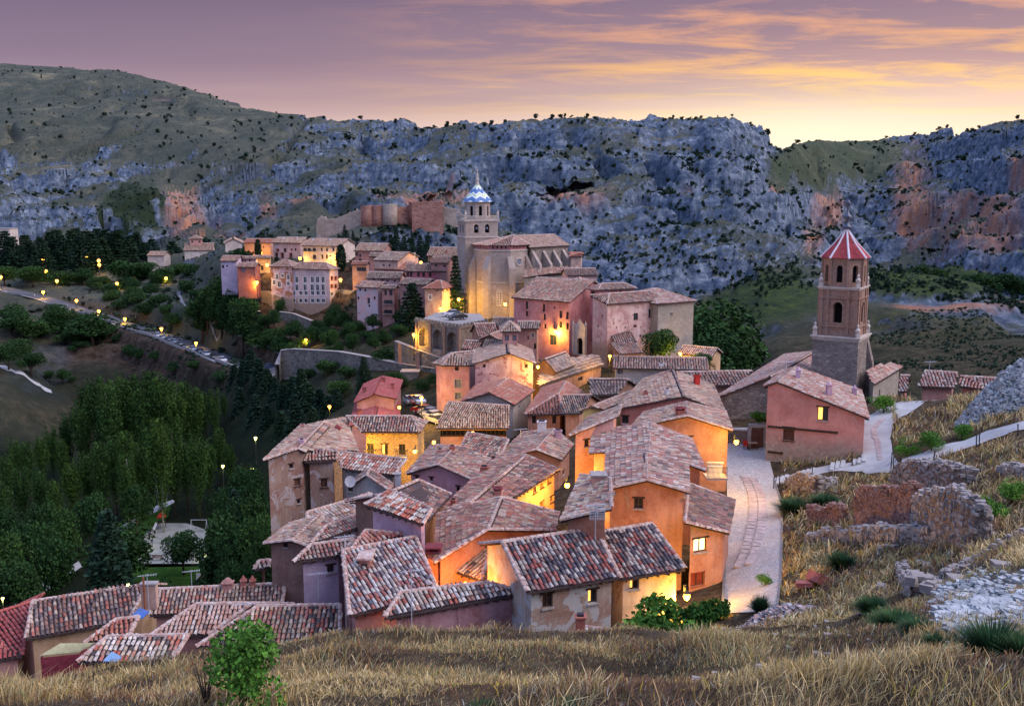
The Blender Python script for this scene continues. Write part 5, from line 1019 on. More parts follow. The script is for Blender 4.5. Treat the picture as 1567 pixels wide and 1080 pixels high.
for i in range(4):
    j = (i + 1) % 4
    arched_wall(mb, q2[i], q2[j], z1, z2 - .3, [(s2_ / 2, z1 + H2 * .27, 1.0, H2 * .42)], .8, dk)
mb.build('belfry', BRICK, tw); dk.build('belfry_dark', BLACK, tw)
mb = MB()
for i in range(4):          # pilasters, arch rings and string courses on every face
    j = (i + 1) % 4; a, b = q2[i].xy, q2[j].xy; uu = (b - a).normalized(); nn = Vector((uu.y, -uu.x)); M = Matrix(((uu.x, nn.x, 0), (uu.y, nn.y, 0), (0, 0, 1)))
    for s in (.28, s2_ - .28, s2_ * .24, s2_ * .76): p = a + uu * s + nn * .05; mb.box((p.x, p.y, (z1 + z2 - .3) / 2), (.42 if s in (.28, s2_ - .28) else .3, .14, z2 - z1 - .3), M)
    for zz_ in (z1 + H2 * .2, z1 + H2 * .78): p = a + uu * s2_ / 2 + nn * .07; mb.box((p.x, p.y, zz_), (s2_, .2, .14), M)
    for k in range(9):
        t_ = math.pi * (k + .5) / 9; zc = z1 + H2 * .69 - .5; p = a + uu * (s2_ / 2 + .66 * math.cos(t_)) + nn * .06; mb.box((p.x, p.y, zc + .66 * math.sin(t_)), (.22, .16, .22), M @ Matrix.Rotation(-t_, 3, 'Y'))
mb.build('pilasters', BRICK, tw)
mb = MB(); slab(mb, q2, z2 - .3, z2 - .12, .12); slab(mb, q2, z2 - .12, z2, .3); mb.build('upper_cornice', PALE, tw)
for base, zz_, qq in ((q, z1, .1), (q2, z2, .1)):
    for p in base:
        c = Vector(((p.x * .94 + cen.x * .06), (p.y * .94 + cen.y * .06), zz_)); mb = MB(); mb.box(c + Vector((0, 0, .25)), (.42, .42, .5)); mb.lathe([(.16, .5), (.26, .62), (.30, .85), (.14, 1.05), (.10, 1.2), (.17, 1.32), (.02, 1.55)], c, 8); mb.build('pinnacle', PALE, tw)
ro_ = s2_ * .545; oc = ring(cen, ro_ * 1.02, 8, math.atan2(u.y, u.x) + math.pi / 8); mb = MB(); dk = MB(); H3 = z3 - z2
for i in range(8):
    j = (i + 1) % 8; Ls = (oc[j] - oc[i]).length; arched_wall(mb, oc[i], oc[j], z2, z3, [(Ls / 2, z2 + H3 * .16, Ls * .36, H3 * .6)], .4, dk)
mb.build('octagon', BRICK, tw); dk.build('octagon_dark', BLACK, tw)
mb = MB()
for p in oc: mb.box((p.x, p.y, (z2 + z3) / 2), (.24, .24, H3), Matrix.Rotation(math.atan2(p.y - cen.y, p.x - cen.x), 3, 'Z'))
mb.build('corner_piers', BRICK, tw)
ev = ring(cen, ro_ * 1.16, 8, math.atan2(u.y, u.x) + math.pi / 8); ap = Vector((cen.x, cen.y, z4)); mid = [Vector((cen.x + (p.x - cen.x) * .46, cen.y + (p.y - cen.y) * .46, z3 + (z4 - z3) * .46)) for p in ev]
mb = MB(); rb = MB(); tl = MB()
for i in range(8):
    j = (i + 1) % 8; a = Vector((ev[i].x, ev[i].y, z3)); b = Vector((ev[j].x, ev[j].y, z3)); mb.quad(a, b, mid[j], mid[i]); mb.poly([mid[i], mid[j], ap]); mb.poly([b, a, Vector((cen.x, cen.y, z3))])
    rb.tube([a, mid[i] + Vector((0, 0, .06)), ap], [.13, .12, .1], 6)
    for k in range(1, 9):
        s = a.lerp(b, k / 9.)
        for q0, q1 in ((s, mid[i].lerp(mid[j], k / 9.)),): tl.tube([q0 + Vector((0, 0, .04)), q1 + Vector((0, 0, .04))], .065, 5, False)
        if k % 2: tl.tube([mid[i].lerp(mid[j], k / 9.) + Vector((0, 0, .04)), ap], .05, 5, False)
mb.build('cap_roof', TILR, tw); rb.build('white_ribs', WHR, tw); o = tl.build('tile_rolls', TILR, tw); o['kind'] = 'stuff'
mb = MB(); mb.lathe([(.2, 0), (.55, .12), (.52, .3), (.28, .5), (.16, .9), (.55, 1.3), (.52, 1.42), (.24, 1.7), (.12, 2.1), (.08, 2.6), (.28, 2.72), (.3, 2.95), (.14, 3.2), (.02, 3.25)], ap - Vector((0, 0, .1)), 10); mb.build('finial', LEAD, tw, True)
mb = MB(); mb.tube([ap + Vector((0, 0, 3.0)), ap + Vector((0, 0, 3.7))], .02, 5); mb.box(ap + Vector((0, 0, 3.45)), (.3, .02, .03)); mb.build('vane', LEAD, tw)
# buttress at the tower's right flank
bc = cen - u * (side / 2 + .3) + v * (side * .42)
mb = MB(); M = Matrix(((u.x, v.x, 0), (u.y, v.y, 0), (0, 0, 1)))
def wedge(mb, c, w, d, z0, z1, z2, M):
    """buttress: outer face vertical to z1, sloping back to z2 at the wall (+x local is towards the wall)."""
    P8 = [(-w / 2, -d / 2, z0), (w / 2, -d / 2, z0), (w / 2, d / 2, z0), (-w / 2, d / 2, z0), (-w / 2, -d / 2, z1), (w / 2, -d / 2, z2), (w / 2, d / 2, z2), (-w / 2, d / 2, z1)]
    P8 = [Vector((c[0], c[1], 0)) + M @ Vector((a, b, 0)) + Vector((0, 0, k)) for a, b, k in P8]
    for f in ((0, 1, 5, 4), (1, 2, 6, 5), (2, 3, 7, 6), (3, 0, 4, 7), (4, 5, 6, 7), (3, 2, 1, 0)): mb.quad(*[P8[i] for i in f])
wedge(mb, bc, .8, .9, zb, zat(555, Yc), zat(515, Yc), M); mb.build('buttress', WALL['masonry'], tw)
# church side chapel right of the tower
pa = [P(1338, 590, 116), P(1381, 562, 124), P(1352, 548, 128), P(1320, 560, 120)]
zt = pa[1].z
house('chapel', 's', [Vector((hit(1337, 589, 20.6))), Vector(hit(1381, 562, 20.6)), Vector(hit(1362, 556, 20.0)) , Vector(hit(1325, 566, 19.4))], 'stone apse with red lean roof and a tiny arched window, right of the bell tower', 'stone', 'pinkish', 5, [(0, 3.0, -22.2, .5, .9, 'd')], cat='chapel')

# ---- cathedral
Yd = 255; cc = P(731, 400, Yd); sd = 8.6; ya = R(17)
def frame(c, yaw): return Vector((math.cos(yaw), math.sin(yaw))), Vector((-math.sin(yaw), math.cos(yaw)))
u, v = frame(cc, ya); cen = cc.xy
zb, z1, z2, z3, z4, z5 = zat(492, Yd), zat(361, Yd), zat(336, Yd), zat(334, Yd), zat(310, Yd), zat(279, Yd)
org = Vector((cen.x, cen.y, zb)); ca = thing('cathedral', org, 'pale stone cathedral tower with blue and white zigzag spire', 'cathedral')
mb = MB(); q = ccw(sq(cen, sd)); slab(mb, q, zb, z1 - .3); mb.build('tower_shaft', ASH, ca)
mb = MB(); slab(mb, q, z1 - .3, z1, .25); mb.build('string_course', PALE, ca)
q2 = ccw(sq(cen, sd * .97)); mb = MB(); dk = MB(); H = z2 - z1; s_ = sd * .97
for i in range(4):
    j = (i + 1) % 4; arched_wall(mb, q2[i], q2[j], z1, z2 - .5, [(s_ * .33, z1 + H * .22, 1.15, H * .52), (s_ * .67, z1 + H * .22, 1.15, H * .52)], .9, dk)
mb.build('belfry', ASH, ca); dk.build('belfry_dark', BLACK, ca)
for i in range(4):
    j = (i + 1) % 4
    for s in (.33, .67):
        p = q2[i].lerp(q2[j], s); p = p.lerp(Vector((cen.x, cen.y, 0)), .06); mb = MB(); mb.lathe([(.40, 0), (.42, .1), (.3, .35), (.24, .6), (.1, .75)], (p.x, p.y, z1 + H * .42), 10); mb.build('bell', LEAD, ca, True)
mb = MB(); slab(mb, q2, z2 - .5, z2 - .25, .25); slab(mb, q2, z2 - .25, z2, .5)
mb.build('cornice', PALE, ca)
mb = MB()
for i in range(4):
    a, b = q2[i], q2[(i + 1) % 4]; L = (b - a).length
    for k in range(15): p = a.lerp(b, (k + .5) / 15); mb.box((p.x, p.y, z2 + .5), (.14, .14, .8))
    p = (a + b) / 2; ang = math.atan2(b.y - a.y, b.x - a.x); mb.box((p.x, p.y, z2 + .95), (L, .22, .14), Matrix.Rotation(ang, 3, 'Z'))
o = mb.build('balustrade', PALE, ca)
for p in q2: mb = MB(); mb.box((p.x, p.y, z2 + .7), (.5, .5, 1.4)); mb.lathe([(.3, 1.4), (.34, 1.6), (.12, 2.0), (.18, 2.2), (.02, 2.5)], (p.x, p.y, z2), 8); mb.build('pinnacle', PALE, ca)
oc = ring(cen, 3.25, 8, ya + math.pi / 8); mb = MB(); dk = MB()
for i in range(8):
    j = (i + 1) % 8; L = (oc[j] - oc[i]).length; arched_wall(mb, oc[i], oc[j], z2, z4, [(L / 2, z2 + .9, L * .34, (z4 - z2) * .6)], .4, dk)
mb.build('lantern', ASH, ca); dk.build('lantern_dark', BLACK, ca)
mb = MB(); slab(mb, oc, z4, z4 + .2, .35); mb.build('lantern_cornice', PALE, ca)
_t = MT('zigzag_glazed_tiles', .45, .4); _o = _t.n('ShaderNodeTexCoord').outputs['Object']; _s = _t.n('ShaderNodeSeparateXYZ'); _t.put(_o, _s.inputs[0])
_a = _t.ma('ARCTAN2', _s.outputs[1], _s.outputs[0]); _a = _t.ma('MULTIPLY', _t.ma('ADD', _t.ma('SUBTRACT', _a, ya), math.pi * 4), 8 / math.pi); _tri = _t.ma('PINGPONG', _a, 1.0)
_h = _t.ma('MODULO', _t.ma('ADD', _t.ma('ADD', _t.ma('MULTIPLY', _s.outputs[2], 1.35), _t.ma('MULTIPLY', _tri, .9)), 20), 3.)
_t.col(_t.mix(_t.ramp(_s.outputs[2], [(0, 0.), (1, 0.)]), _t.ramp(_t.ma('DIVIDE', _h, 3.), [(0, (.07, .16, .36)), (.28, (.70, .72, .70)), (.50, (.45, .58, .22)), (.66, (.72, .74, .72)), (.82, (.07, .16, .36))], 'CONSTANT'), (.05, .08, .4)))
ZIG = _t.m; _t.b.inputs['Roughness'].default_value = .45
ev = ring(cen, 3.95, 8, ya + math.pi / 8); ap = Vector((cen.x, cen.y, z5)); mb = MB(); zr = z4 + .2
for i in range(8):
    a, b = ev[i], ev[(i + 1) % 8]; A = Vector((a.x, a.y, zr)); B = Vector((b.x, b.y, zr)); mb.poly([A, B, ap]); mb.poly([B, A, Vector((cen.x, cen.y, zr))])
sp = mk('spire', [(x - cen.x, y - cen.y, z - zr) for x, y, z in mb.v], mb.f, ZIG); sp.parent = ca; sp.location = (0, 0, zr - zb); sp['org'] = (cen.x, cen.y, zr)
mb = MB(); mb.lathe([(.55, 0), (.5, .6), (.25, .9), (.5, 1.3), (.4, 1.7), (.12, 2.0), (.28, 2.6), (.08, 3.0), (.03, 4.4)], ap - Vector((0, 0, .8)), 8); mb.box(ap + Vector((0, 0, 3.0)), (.8, .08, .1)); mb.build('finial', PALE, ca, True)
# nave
ne0, ne1 = P(812, 379, 246), P(872, 376.5, 257); nz = (ne0.z + ne1.z) / 2; ne0.z = ne1.z = nz
nr0, nr1 = P(790, 361, 254), P(848, 359, 265); nzr = (nr0.z + nr1.z) / 2; nr0.z = nr1.z = nzr
ne3 = nr0 * 2 - ne0; ne3.z = nz; ne2 = nr1 * 2 - ne1; ne2.z = nz
nv = house('cathedral_nave', 'g', [ne0, ne1, ne2, ne3, nr0, nr1], 'long buttressed nave of the cathedral with mottled tile roof', 'masonry', 'warm', 14, [], cat='church')
uu = (ne1 - ne0).xy.normalized(); nn = Vector((uu.y, -uu.x)); M = Matrix(((-nn.x, uu.x, 0), (-nn.y, uu.y, 0), (0, 0, 1)))
for px in (817, 833, 848, 863): 
    f = (px - 812) / 60.; p = ne0.lerp(ne1, f); c = p.xy + nn * 1.0; mb = MB(); wedge(mb, c, 2.6, .9, nz - 9, nz - 4.2, nz - .9, M); mb.build('buttress', ASH, nv)
# aisle roofs and vestry in front of the nave
def ph(*a): return [hit(x, y, h) for x, y, h in a]
E0 = P(800, 425, 238); h_ = -E0.z
house('aisle', 's', [E0, hit(893, 417, h_), hit(893, 408, h_ - 1.6), hit(806, 412, h_ - 1.6)], 'lean-to aisle roof of the cathedral below the buttresses', 'masonry', 'mix', 7, [], cat='church')
E0 = P(871, 393, 252); h_ = -E0.z
house('vestry', 'g', [E0, hit(892, 393, h_), hit(893, 389, h_), hit(868, 388, h_), hit(873, 386, h_ - .8), hit(890, 387, h_ - .8)], 'little peach vestry block at the far end of the nave', 'peach', 'red', 6, [], cat='chapel')
# apse
ac = P(768, 400, 250); ap_r = 7.0; zt, zbm, zap = zat(382, 245), zat(490, 245), zat(360, 252)
po = [Vector((ac.x + ap_r * math.cos(t_), ac.y + ap_r * math.sin(t_), 0)) for t_ in [R(a) for a in (-165, -118, -72, -25, 15, 60, 120, 170)]]
asp = thing('cathedral_apse', Vector((ac.x, ac.y, zbm)), 'polygonal stone apse of the cathedral with round window and brick-pink attic', 'church')
mb = MB(); dk = MB()
for i in range(len(po)):
    a, b = po[i], po[(i + 1) % len(po)]; L = (b - a).length
    arched_wall(mb, a, b, zbm, zt, [], .5, dk)
mb.build('wall', ASH, asp)
mb = MB(); n = 14
for i in range(len(po)):
    a, b = po[i], po[(i + 1) % len(po)]
    for zz_ in (zat(418, 245), zat(447, 245)): slabm = None
slab(mb, po, zat(433, 245), zat(433, 245) + .35, .18); mb.build('string_course', PALE, asp); mb = MB(); slab(mb, po, zt - .3, zt, .2); mb.build('string_course', PALE, asp)
mb = MB(); dk = MB(); za = zat(375.5, 245)
pin = [Vector((ac.x + (p.x - ac.x) * .97, ac.y + (p.y - ac.y) * .97, 0)) for p in po]
for i in range(len(po)):
    a, b = pin[i], pin[(i + 1) % len(po)]; L = (b - a).length
    arched_wall(mb, a, b, zt, za, [(L * f, zt + .25, .35, .7) for f in ((.2, .4, .6, .8) if L > 4 else (.5,))], .3, dk)
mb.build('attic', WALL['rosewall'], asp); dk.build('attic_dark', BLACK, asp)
for i in (0, 1, 2, 3):
    p = po[i]; d_ = (p.xy - ac.xy).normalized(); M = Matrix(((-d_.x, -d_.y, 0), (-d_.y, d_.x, 0), (0, 0, 1))); mb = MB(); c = p.xy + d_ * .7; wedge(mb, c, 1.6, 1.5, zbm, zt - 4.5, zt - 1.5, M); mb.build('buttress', ASH, asp)
# round window and blind arch
a, b = po[1], po[2]; uu = (b - a).xy.normalized(); nn = Vector((uu.y, -uu.x)); c = (a + b) / 2
c2 = po[2].lerp(po[3], .5); uu2 = (po[3] - po[2]).xy.normalized(); nn2 = Vector((uu2.y, -uu2.x))
mb = MB(); mb.tube([Vector((c2.x, c2.y, zat(401, 244))) + Vector((uu2.x * .9 * math.cos(t_), uu2.y * .9 * math.cos(t_), .9 * math.sin(t_))) + Vector((nn2.x, nn2.y, 0)) * .05 for t_ in np.linspace(0, 2 * math.pi, 17)], .17, 6, False)
ow = mb.build('round_window', PALE, asp); mb = MB(); mb.poly([Vector((c2.x, c2.y, zat(401, 244))) + Vector((uu2.x * .85 * math.cos(t_), uu2.y * .85 * math.cos(t_), .85 * math.sin(t_))) + Vector((nn2.x, nn2.y, 0)) * .04 for t_ in np.linspace(0, 2 * math.pi, 16, endpoint=False)]); mb.build('pane', CURT, ow, org=Vector(asp['org']))
mb = MB(); zc = zat(455, 243)
pts_ = [(-.8, -2.2), (.8, -2.2), (.8, 1.2)] + [(.8 * math.cos(t_), 1.2 + .8 * math.sin(t_)) for t_ in np.linspace(.3, 2.84, 6)] + [(-.8, 1.2)]
mb.poly([Vector((c.x + uu.x * s + nn.x * .04, c.y + uu.y * s + nn.y * .04, zc + k)) for s, k in pts_]); bw = mb.build('blocked_window', PALE, asp)
mb = MB()
for k in range(5):
    for s in (-.3, .3): mb.box((c.x + uu.x * s + nn.x * .06, c.y + uu.y * s + nn.y * .06, zc - 1.6 + k * .6), (.18, .06, .25))
mb.build('vent_holes', BLACK, bw, org=Vector(asp['org']))
evp = [Vector((ac.x + (p.x - ac.x) * 1.09, ac.y + (p.y - ac.y) * 1.09, za - .05)) for p in po]; apx = Vector((ac.x + 3, ac.y + 2, zap)); d = MB()
for i in range(len(evp)): d.poly([evp[i], evp[(i + 1) % len(evp)], apx]); d.poly([evp[(i + 1) % len(evp)], evp[i], Vector((ac.x, ac.y, za - .15))])
ro = d.build('roof', DECK, asp); roof_tiles(ro, [(evp[i], evp[(i + 1) % len(evp)], apx, apx) for i in range(len(evp))], 'pinkish', 245, Vector(asp['org'])); ridge_tiles(ro, [(p, apx) for p in evp], Vector(asp['org']), 245)
# dark recess between tower and apse with a blind arch
E = P(726, 440, 249)
mb = MB(); dk = MB(); A = P(733, 440, 247); B = P(721, 440, 252); zz0, zz1 = zat(487, 249), zat(384, 249)
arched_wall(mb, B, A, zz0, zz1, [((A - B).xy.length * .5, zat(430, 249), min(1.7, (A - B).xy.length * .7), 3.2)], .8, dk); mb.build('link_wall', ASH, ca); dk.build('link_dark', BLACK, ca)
house('porch', 's', [hit(720, 437, 29.0 * .78), hit(735, 436, 22.4), hit(735, 432, 21.8), hit(721, 433, 21.8)], 'small stone house wedged between cathedral tower and apse', 'masonry', 'grey', 9, [(0, 1.2, -26.2, .7, 1.3, 'r')], cat='house')

# ---- church gate with dark arched door by the palace
g0, g1 = P(876, 538, 189), P(898, 540, 187); zg = min(g0.z, g1.z); zt_ = zat(498, 188)
gt = thing('church_portal', Vector((g0.x, g0.y, zg - .5)), 'pale carved stone portal with dark round-headed door, beside the garage palace', 'portal')
mb = MB(); dk = MB(); L = (g1 - g0).xy.length; arched_wall(mb, g0, g1, zg - .5, zt_, [(L / 2, zg - .4, L * .40, (zt_ - zg) * .62)], .6, dk, top=[(L, zt_), (L * .72, zt_ + .4), (L * .5, zt_ + 1.3), (L * .28, zt_ + .4), (0, zt_)])
mb.build('front', PALE, gt); dk.build('door', BLACK, gt)
mb = MB(); uu = (g1 - g0).xy.normalized(); nn = Vector((uu.y, -uu.x))
for s in (.22, L - .22): p = g0.xy + uu * s + nn * .15; mb.box((p.x, p.y, (zg + zt_) / 2), (.4, .4, zt_ - zg)); mb.lathe([(.22, 0), (.28, .2), (.12, .6), (.02, 1.0)], (p.x, p.y, zt_), 8)
mb.build('columns', PALE, gt)

# ---- castle wall on its crag
tops = [(484, 345), (486, 333), (492, 331), (497, 330), (499, 336), (512, 335), (530, 328), (545, 321), (556, 322), (557, 317), (567, 314), (578, 315), (588, 320), (590, 314), (601, 313), (606, 318), (622, 316), (628, 310), (640, 309), (655, 308), (676, 309), (679, 317), (690, 318), (703, 322), (712, 333)]
cw_ = []
mat_c = stonewall('castle_red_masonry', .8, (.34, .14, .10), (.56, .31, .24), (.46, .26, .20)); mat_p = stonewall('castle_pale_masonry', .8, (.42, .32, .25), (.62, .50, .41), (.50, .40, .33))
cs = thing('castle_wall', Vector((P(600, 340, 345).x, 345, -25)), 'ruined reddish castle wall with round turrets along the crag behind the village', 'castle wall')
def curtain(a, b, bottoms, mat, Ya, nm='curtain_wall'):
    mb = MB(); pr = None; th = 1.6
    ix = np.linspace(a, b, max(4, int((b - a) * .9)))
    tx = [t[0] for t in tops]; ty = [t[1] for t in tops]
    prev = None
    for k, x in enumerate(ix):
        yt = np.interp(x, tx, ty) + random.uniform(-1.3, 1.3); Yk = Ya(x); T = P(x, yt, Yk); Bz = zat(np.interp(x, *bottoms), Yk) - 1.5
        cur = (Vector((T.x, T.y, Bz)), T, Vector((T.x, T.y + th, T.z)), Vector((T.x, T.y + th, Bz)))
        if prev: 
            for i in range(3): mb.quad(prev[i], cur[i], cur[i + 1], prev[i + 1])
        prev = cur
    return mb.build(nm, mat, cs)
bt = ([484, 520, 545, 556, 600, 628, 630, 676, 680, 712], [362, 350, 340, 335, 340, 352, 393, 398, 335, 345])
Yw = lambda x: 345 + 3 * math.sin(x * .03)
curtain(484, 556, bt, mat_p, Yw); curtain(556, 630, bt, mat_c, Yw); curtain(630, 678, bt, mat_c, lambda x: 341.); curtain(678, 712, bt, mat_p, lambda x: 343)
for x, w_, yt in ((562, 2.2, 315), (596, 2.6, 312.5), (636, 2.4, 309), (577, 1.8, 315)):
    T = P(x, yt, Yw(x) - 1); mb = MB(); mb.lathe([(w_ * 1.08, -7), (w_, -3), (w_, -.2), (w_ * 1.02, 0)], T, 12); mb.build('turret', mat_c if x != 596 else mat_p, cs, True)
# ---- walls and terraces
def stone_wall(pts, h, th, mat, name, label, cat='wall', cap=True, merlon=0, sub=1.2):
    """pts: (px, py top, Y); a free-standing or retaining wall of real thickness."""
    W_ = [P(*p) for p in pts]; zb_ = min(p.z for p in W_) - h; o0 = Vector((W_[0].x, W_[0].y, zb_)); r_ = thing(name, o0, label, cat)
    mb = MB(); cp = MB(); ml = MB(); prev = None; n_ = []
    for i, p in enumerate(W_):
        d0 = (W_[min(i + 1, len(W_) - 1)] - W_[max(i - 1, 0)]).xy.normalized(); n_.append(Vector((d0.y, -d0.x, 0)))
    for i in range(len(W_) - 1):
        a, b = W_[i], W_[i + 1]; na, nb = n_[i] * th / 2, n_[i + 1] * th / 2; k = max(1, int((b - a).length / sub))
        for j in range(k):
            p0, p1 = a.lerp(b, j / k), a.lerp(b, (j + 1) / k); m0, m1 = na.lerp(nb, j / k), na.lerp(nb, (j + 1) / k)
            c0 = [p0 + m0 - Vector((0, 0, h)), p0 + m0, p0 - m0, p0 - m0 - Vector((0, 0, h))]; c1 = [p1 + m1 - Vector((0, 0, h)), p1 + m1, p1 - m1, p1 - m1 - Vector((0, 0, h))]
            for q_ in range(3): mb.quad(c0[q_], c1[q_], c1[q_ + 1], c0[q_ + 1])
            if cap:
                g0_, g1_ = m0 * 1.25, m1 * 1.25; up = Vector((0, 0, .12)); e = Vector((0, 0, .003)); cp.quad(p0 + g0_ + up, p1 + g1_ + up, p1 - g1_ + up, p0 - g0_ + up); cp.quad(p0 + g0_ + e, p1 + g1_ + e, p1 + g1_ + up, p0 + g0_ + up); cp.quad(p1 - g1_ + e, p0 - g0_ + e, p0 - g0_ + up, p1 - g1_ + up)
            if merlon and j % 2 == 0:
                ang = math.atan2((b - a).y, (b - a).x); ml.box(p0.lerp(p1, .5) + Vector((0, 0, merlon / 2 + .12)), ((p1 - p0).length * 1.0, th * .9, merlon), Matrix.Rotation(ang, 3, 'Z'))
    mb.build('wall', mat, r_)
    if cap: cp.build('coping', LINT, r_)
    if merlon: ml.build('merlons', mat, r_)
    return r_
WS = WALL['stone']; MR = WALL['masonry']
_t = stonewall('town_wall_rubble', 1.1, (.13, .115, .10), (.36, .31, .26), (.26, .22, .18))
stone_wall([(424, 558, 243), (430, 536, 245), (448, 534, 244), (470, 535, 240), (520, 538, 232), (560, 545, 222), (612, 556, 212), (650, 561, 206), (684, 566, 200)], 11, 1.1, _t, 'town_wall', 'long curving rubble town wall below the half-timbered house')
mb = MB(); T = P(629, 566, 206); btr = thing('wall_buttress', T - Vector((0, 0, 8)), 'square stone buttress tower projecting from the town wall', 'buttress'); mb.box(T - Vector((0, 1.2, 4)), (4.2, 3.6, 8), None, .9); mb.build('wall', _t, btr); mb = MB(); mb.box(T - Vector((0, 1.2, -.06)), (4.0, 3.5, .2)); mb.build('coping', LINT, btr)
stone_wall([(606, 522, 214), (640, 535, 208), (676, 548, 202), (690, 560, 198)], 4.6, .8, _t, 'retaining_wall', 'retaining wall with brick pilasters under the arcaded terrace', sub=3)
stone_wall([(428, 477, 292), (450, 480, 290), (478, 491, 284)], 5, .8, _t, 'retaining_wall', 'pale retaining wall under the pale mansion, right of the shrubs')
stone_wall([(357, 471, 302), (375, 469, 300), (398, 477, 296)], 4.6, .8, _t, 'retaining_wall', 'pale wall terrace at the left foot of the brown stairs')
stone_wall([(376, 446, 306), (410, 446, 302), (432, 455, 298)], 6.5, .8, MR, 'retaining_wall', 'stone bastion wall below the brown and lilac wing')
stone_wall([(444, 448, 299), (470, 455, 297), (496, 460, 296)], 12, 2.5, MR, 'rock_footing', 'rough masonry footing beneath the pale mansion') if False else None
stone_wall([(500, 446, 298), (520, 444, 299), (544, 446, 296)], 6, .8, WS, 'retaining_wall', 'retaining wall right of the pale mansion, glowing at its top')
stone_wall([(522, 508, 264), (548, 506, 262), (578, 514, 258), (602, 516, 254)], 4, .8, MR, 'retaining_wall', 'low rubble wall washed orange by the lamp below the balconies house')
# arcaded terrace
ztr = 26.2; A_, B_, C_ = hit(635, 492, ztr), hit(703, 503, ztr), hit(747, 495, ztr); zf = ztr + 5.2
tr = thing('terrace', Vector((A_.x, A_.y, -zf)), 'arcaded stone terrace with crenellated parapet and three blind arches, cars parked on top', 'terrace')
mb = MB(); dk = MB(); L = (B_ - A_).xy.length
arched_wall(mb, A_, B_, -zf - 4, -ztr, [(L * f, -zf + .1, L * .22, 4.2) for f in (.2, .52, .84)], 1.4, dk)
arched_wall(mb, B_, C_, -zf - 4, -ztr, [], 1, dk)
mb.build('front', MR, tr); dk.build('arch_back', MR, tr)
mb = MB(); mb.poly([A_ + Vector((0, 0, -.1)), B_ + Vector((0, 0, -.1)), C_ + Vector((0, 0, -.1)), hit(735, 480, ztr + .1), hit(668, 478, ztr + .1)]); mb.build('paving', flat('terrace_paving', (.30, .27, .25), .9, .1, .2, .6), tr)
mb = MB()
for a, b, n in ((A_, B_, 13), (B_, C_, 8)):
    ang = math.atan2((b - a).y, (b - a).x); l_ = (b - a).length; M = Matrix.Rotation(ang, 3, 'Z'); mb.box((a + b) / 2 + Vector((0, 0, .25)), (l_, .4, .5), M)
    for k in range(n): mb.box(a.lerp(b, (k + .5) / n) + Vector((0, 0, .7)), (l_ / n * .5, .4, .45), M)
mb.build('parapet', MR, tr)
for f in (.04, .36, .68, .985):
    p = A_.lerp(B_, f); mb = MB(); ang = math.atan2((B_ - A_).y, (B_ - A_).x); mb.box(p + Vector((0, -.15, -2.8)), (.7, .4, 5.6), Matrix.Rotation(ang, 3, 'Z')); mb.build('pilaster', WALL['orange2'] if False else BRICK, tr)
for f in (.08, .42, .76):
    p = P(606, 522, 214).lerp(P(690, 560, 198), f); mb = MB(); mb.box(p + Vector((0, -.6, -2.2)), (.8, .5, 4.4)); mb.build('pilaster', BRICK, tr)

# ================================================================= streets, paths, road
def ribbon(pairs, name, mat, lift=.06, nx=6, step=.8, kerb=None):
    """A surface laid on the ground between left and right edges (picture points looked up on the ground itself)."""
    prs = []
    for xl, yl, xr, yr in pairs:
        a, b = ground_at(xl, yl), ground_at(xr, yr)
        if a is not None and b is not None: prs.append((a, b))
    V_, Q_ = [], []; rows = []
    for (a0, b0), (a1, b1) in zip(prs[:-1], prs[1:]):
        k = max(1, int(((a1 + b1) / 2 - (a0 + b0) / 2).length / step))
        for i in range(k): rows.append((a0.lerp(a1, i / k), b0.lerp(b1, i / k)))
    rows.append(prs[-1])
    for a, b in rows:
        for j in range(nx + 1):
            p = a.lerp(b, j / nx); V_.append((p.x, p.y, gz(p.x, p.y, p.z) + lift))
    for i in range(len(rows) - 1):
        for j in range(nx): n = i * (nx + 1) + j; Q_.append((n, n + 1, n + nx + 2, n + nx + 1))
    return struct(npmesh(name, V_, Q_, mat, sm=True))
_t = MT('pale_cobbles', .9, .15); _w = _t.co('World', (1, 1, .3)); _v = _t.vor(_w, 5.5, 'F1', 'Color'); _s = _t.n('ShaderNodeSeparateColor'); _t.put(_v, _s.inputs[0]); _e = _t.vor(_w, 5.5, 'DISTANCE_TO_EDGE')
_c = _t.mix(_s.outputs[0], (.36, .33, .31), (.56, .52, .49)); _c = _t.mix(_t.ramp(_e, [(.02, .8), (.1, 0.)]), _c, (.22, .20, .19)); _n = _t.noise(_t.co('World'), .35, 5); _c = _t.mix(_t.ma('MULTIPLY', _t.ramp(_n, [(.4, 0.), (.68, 1.)]), .5), _c, (.42, .32, .27)); _t.col(_c); _t.bump(_e, .5, .05); COB = _t.m
SLABM = flat('paving_slab_rose', (.40, .32, .30), .9, .1, .3, 1.5)
CONC = flat('path_concrete', (.40, .39, .38), .9, .1, .15, .8)
ribbon([(1103, 940, 1188, 938), (1106, 880, 1196, 880), (1110, 820, 1197, 815), (1113, 770, 1197, 772), (1112, 735, 1186, 737), (1111, 700, 1178, 705), (1112, 668, 1176, 668), (1114, 655, 1172, 655)], 'street', COB)
GUT = flat('gutter_stone', (.20, .19, .18), .9, .1, .3, 3)
ribbon([(1191, 930, 1187, 930), (1197, 880, 1193, 880), (1198, 815, 1195, 815), (1198, 772, 1195, 772), (1187, 737, 1184, 737)], 'street_gutter', GUT, .13, 1)
ribbon([(1104, 930, 1109, 930), (1106, 880, 1110, 880), (1110, 820, 1114, 820), (1113, 770, 1116, 770)], 'street_gutter', GUT, .13, 1)
ribbon([(1318, 722, 1382, 722), (1318, 700, 1368, 702), (1318, 670, 1362, 672), (1320, 645, 1366, 650), (1328, 636, 1392, 632), (1368, 618, 1440, 612)], 'church_path', CONC)
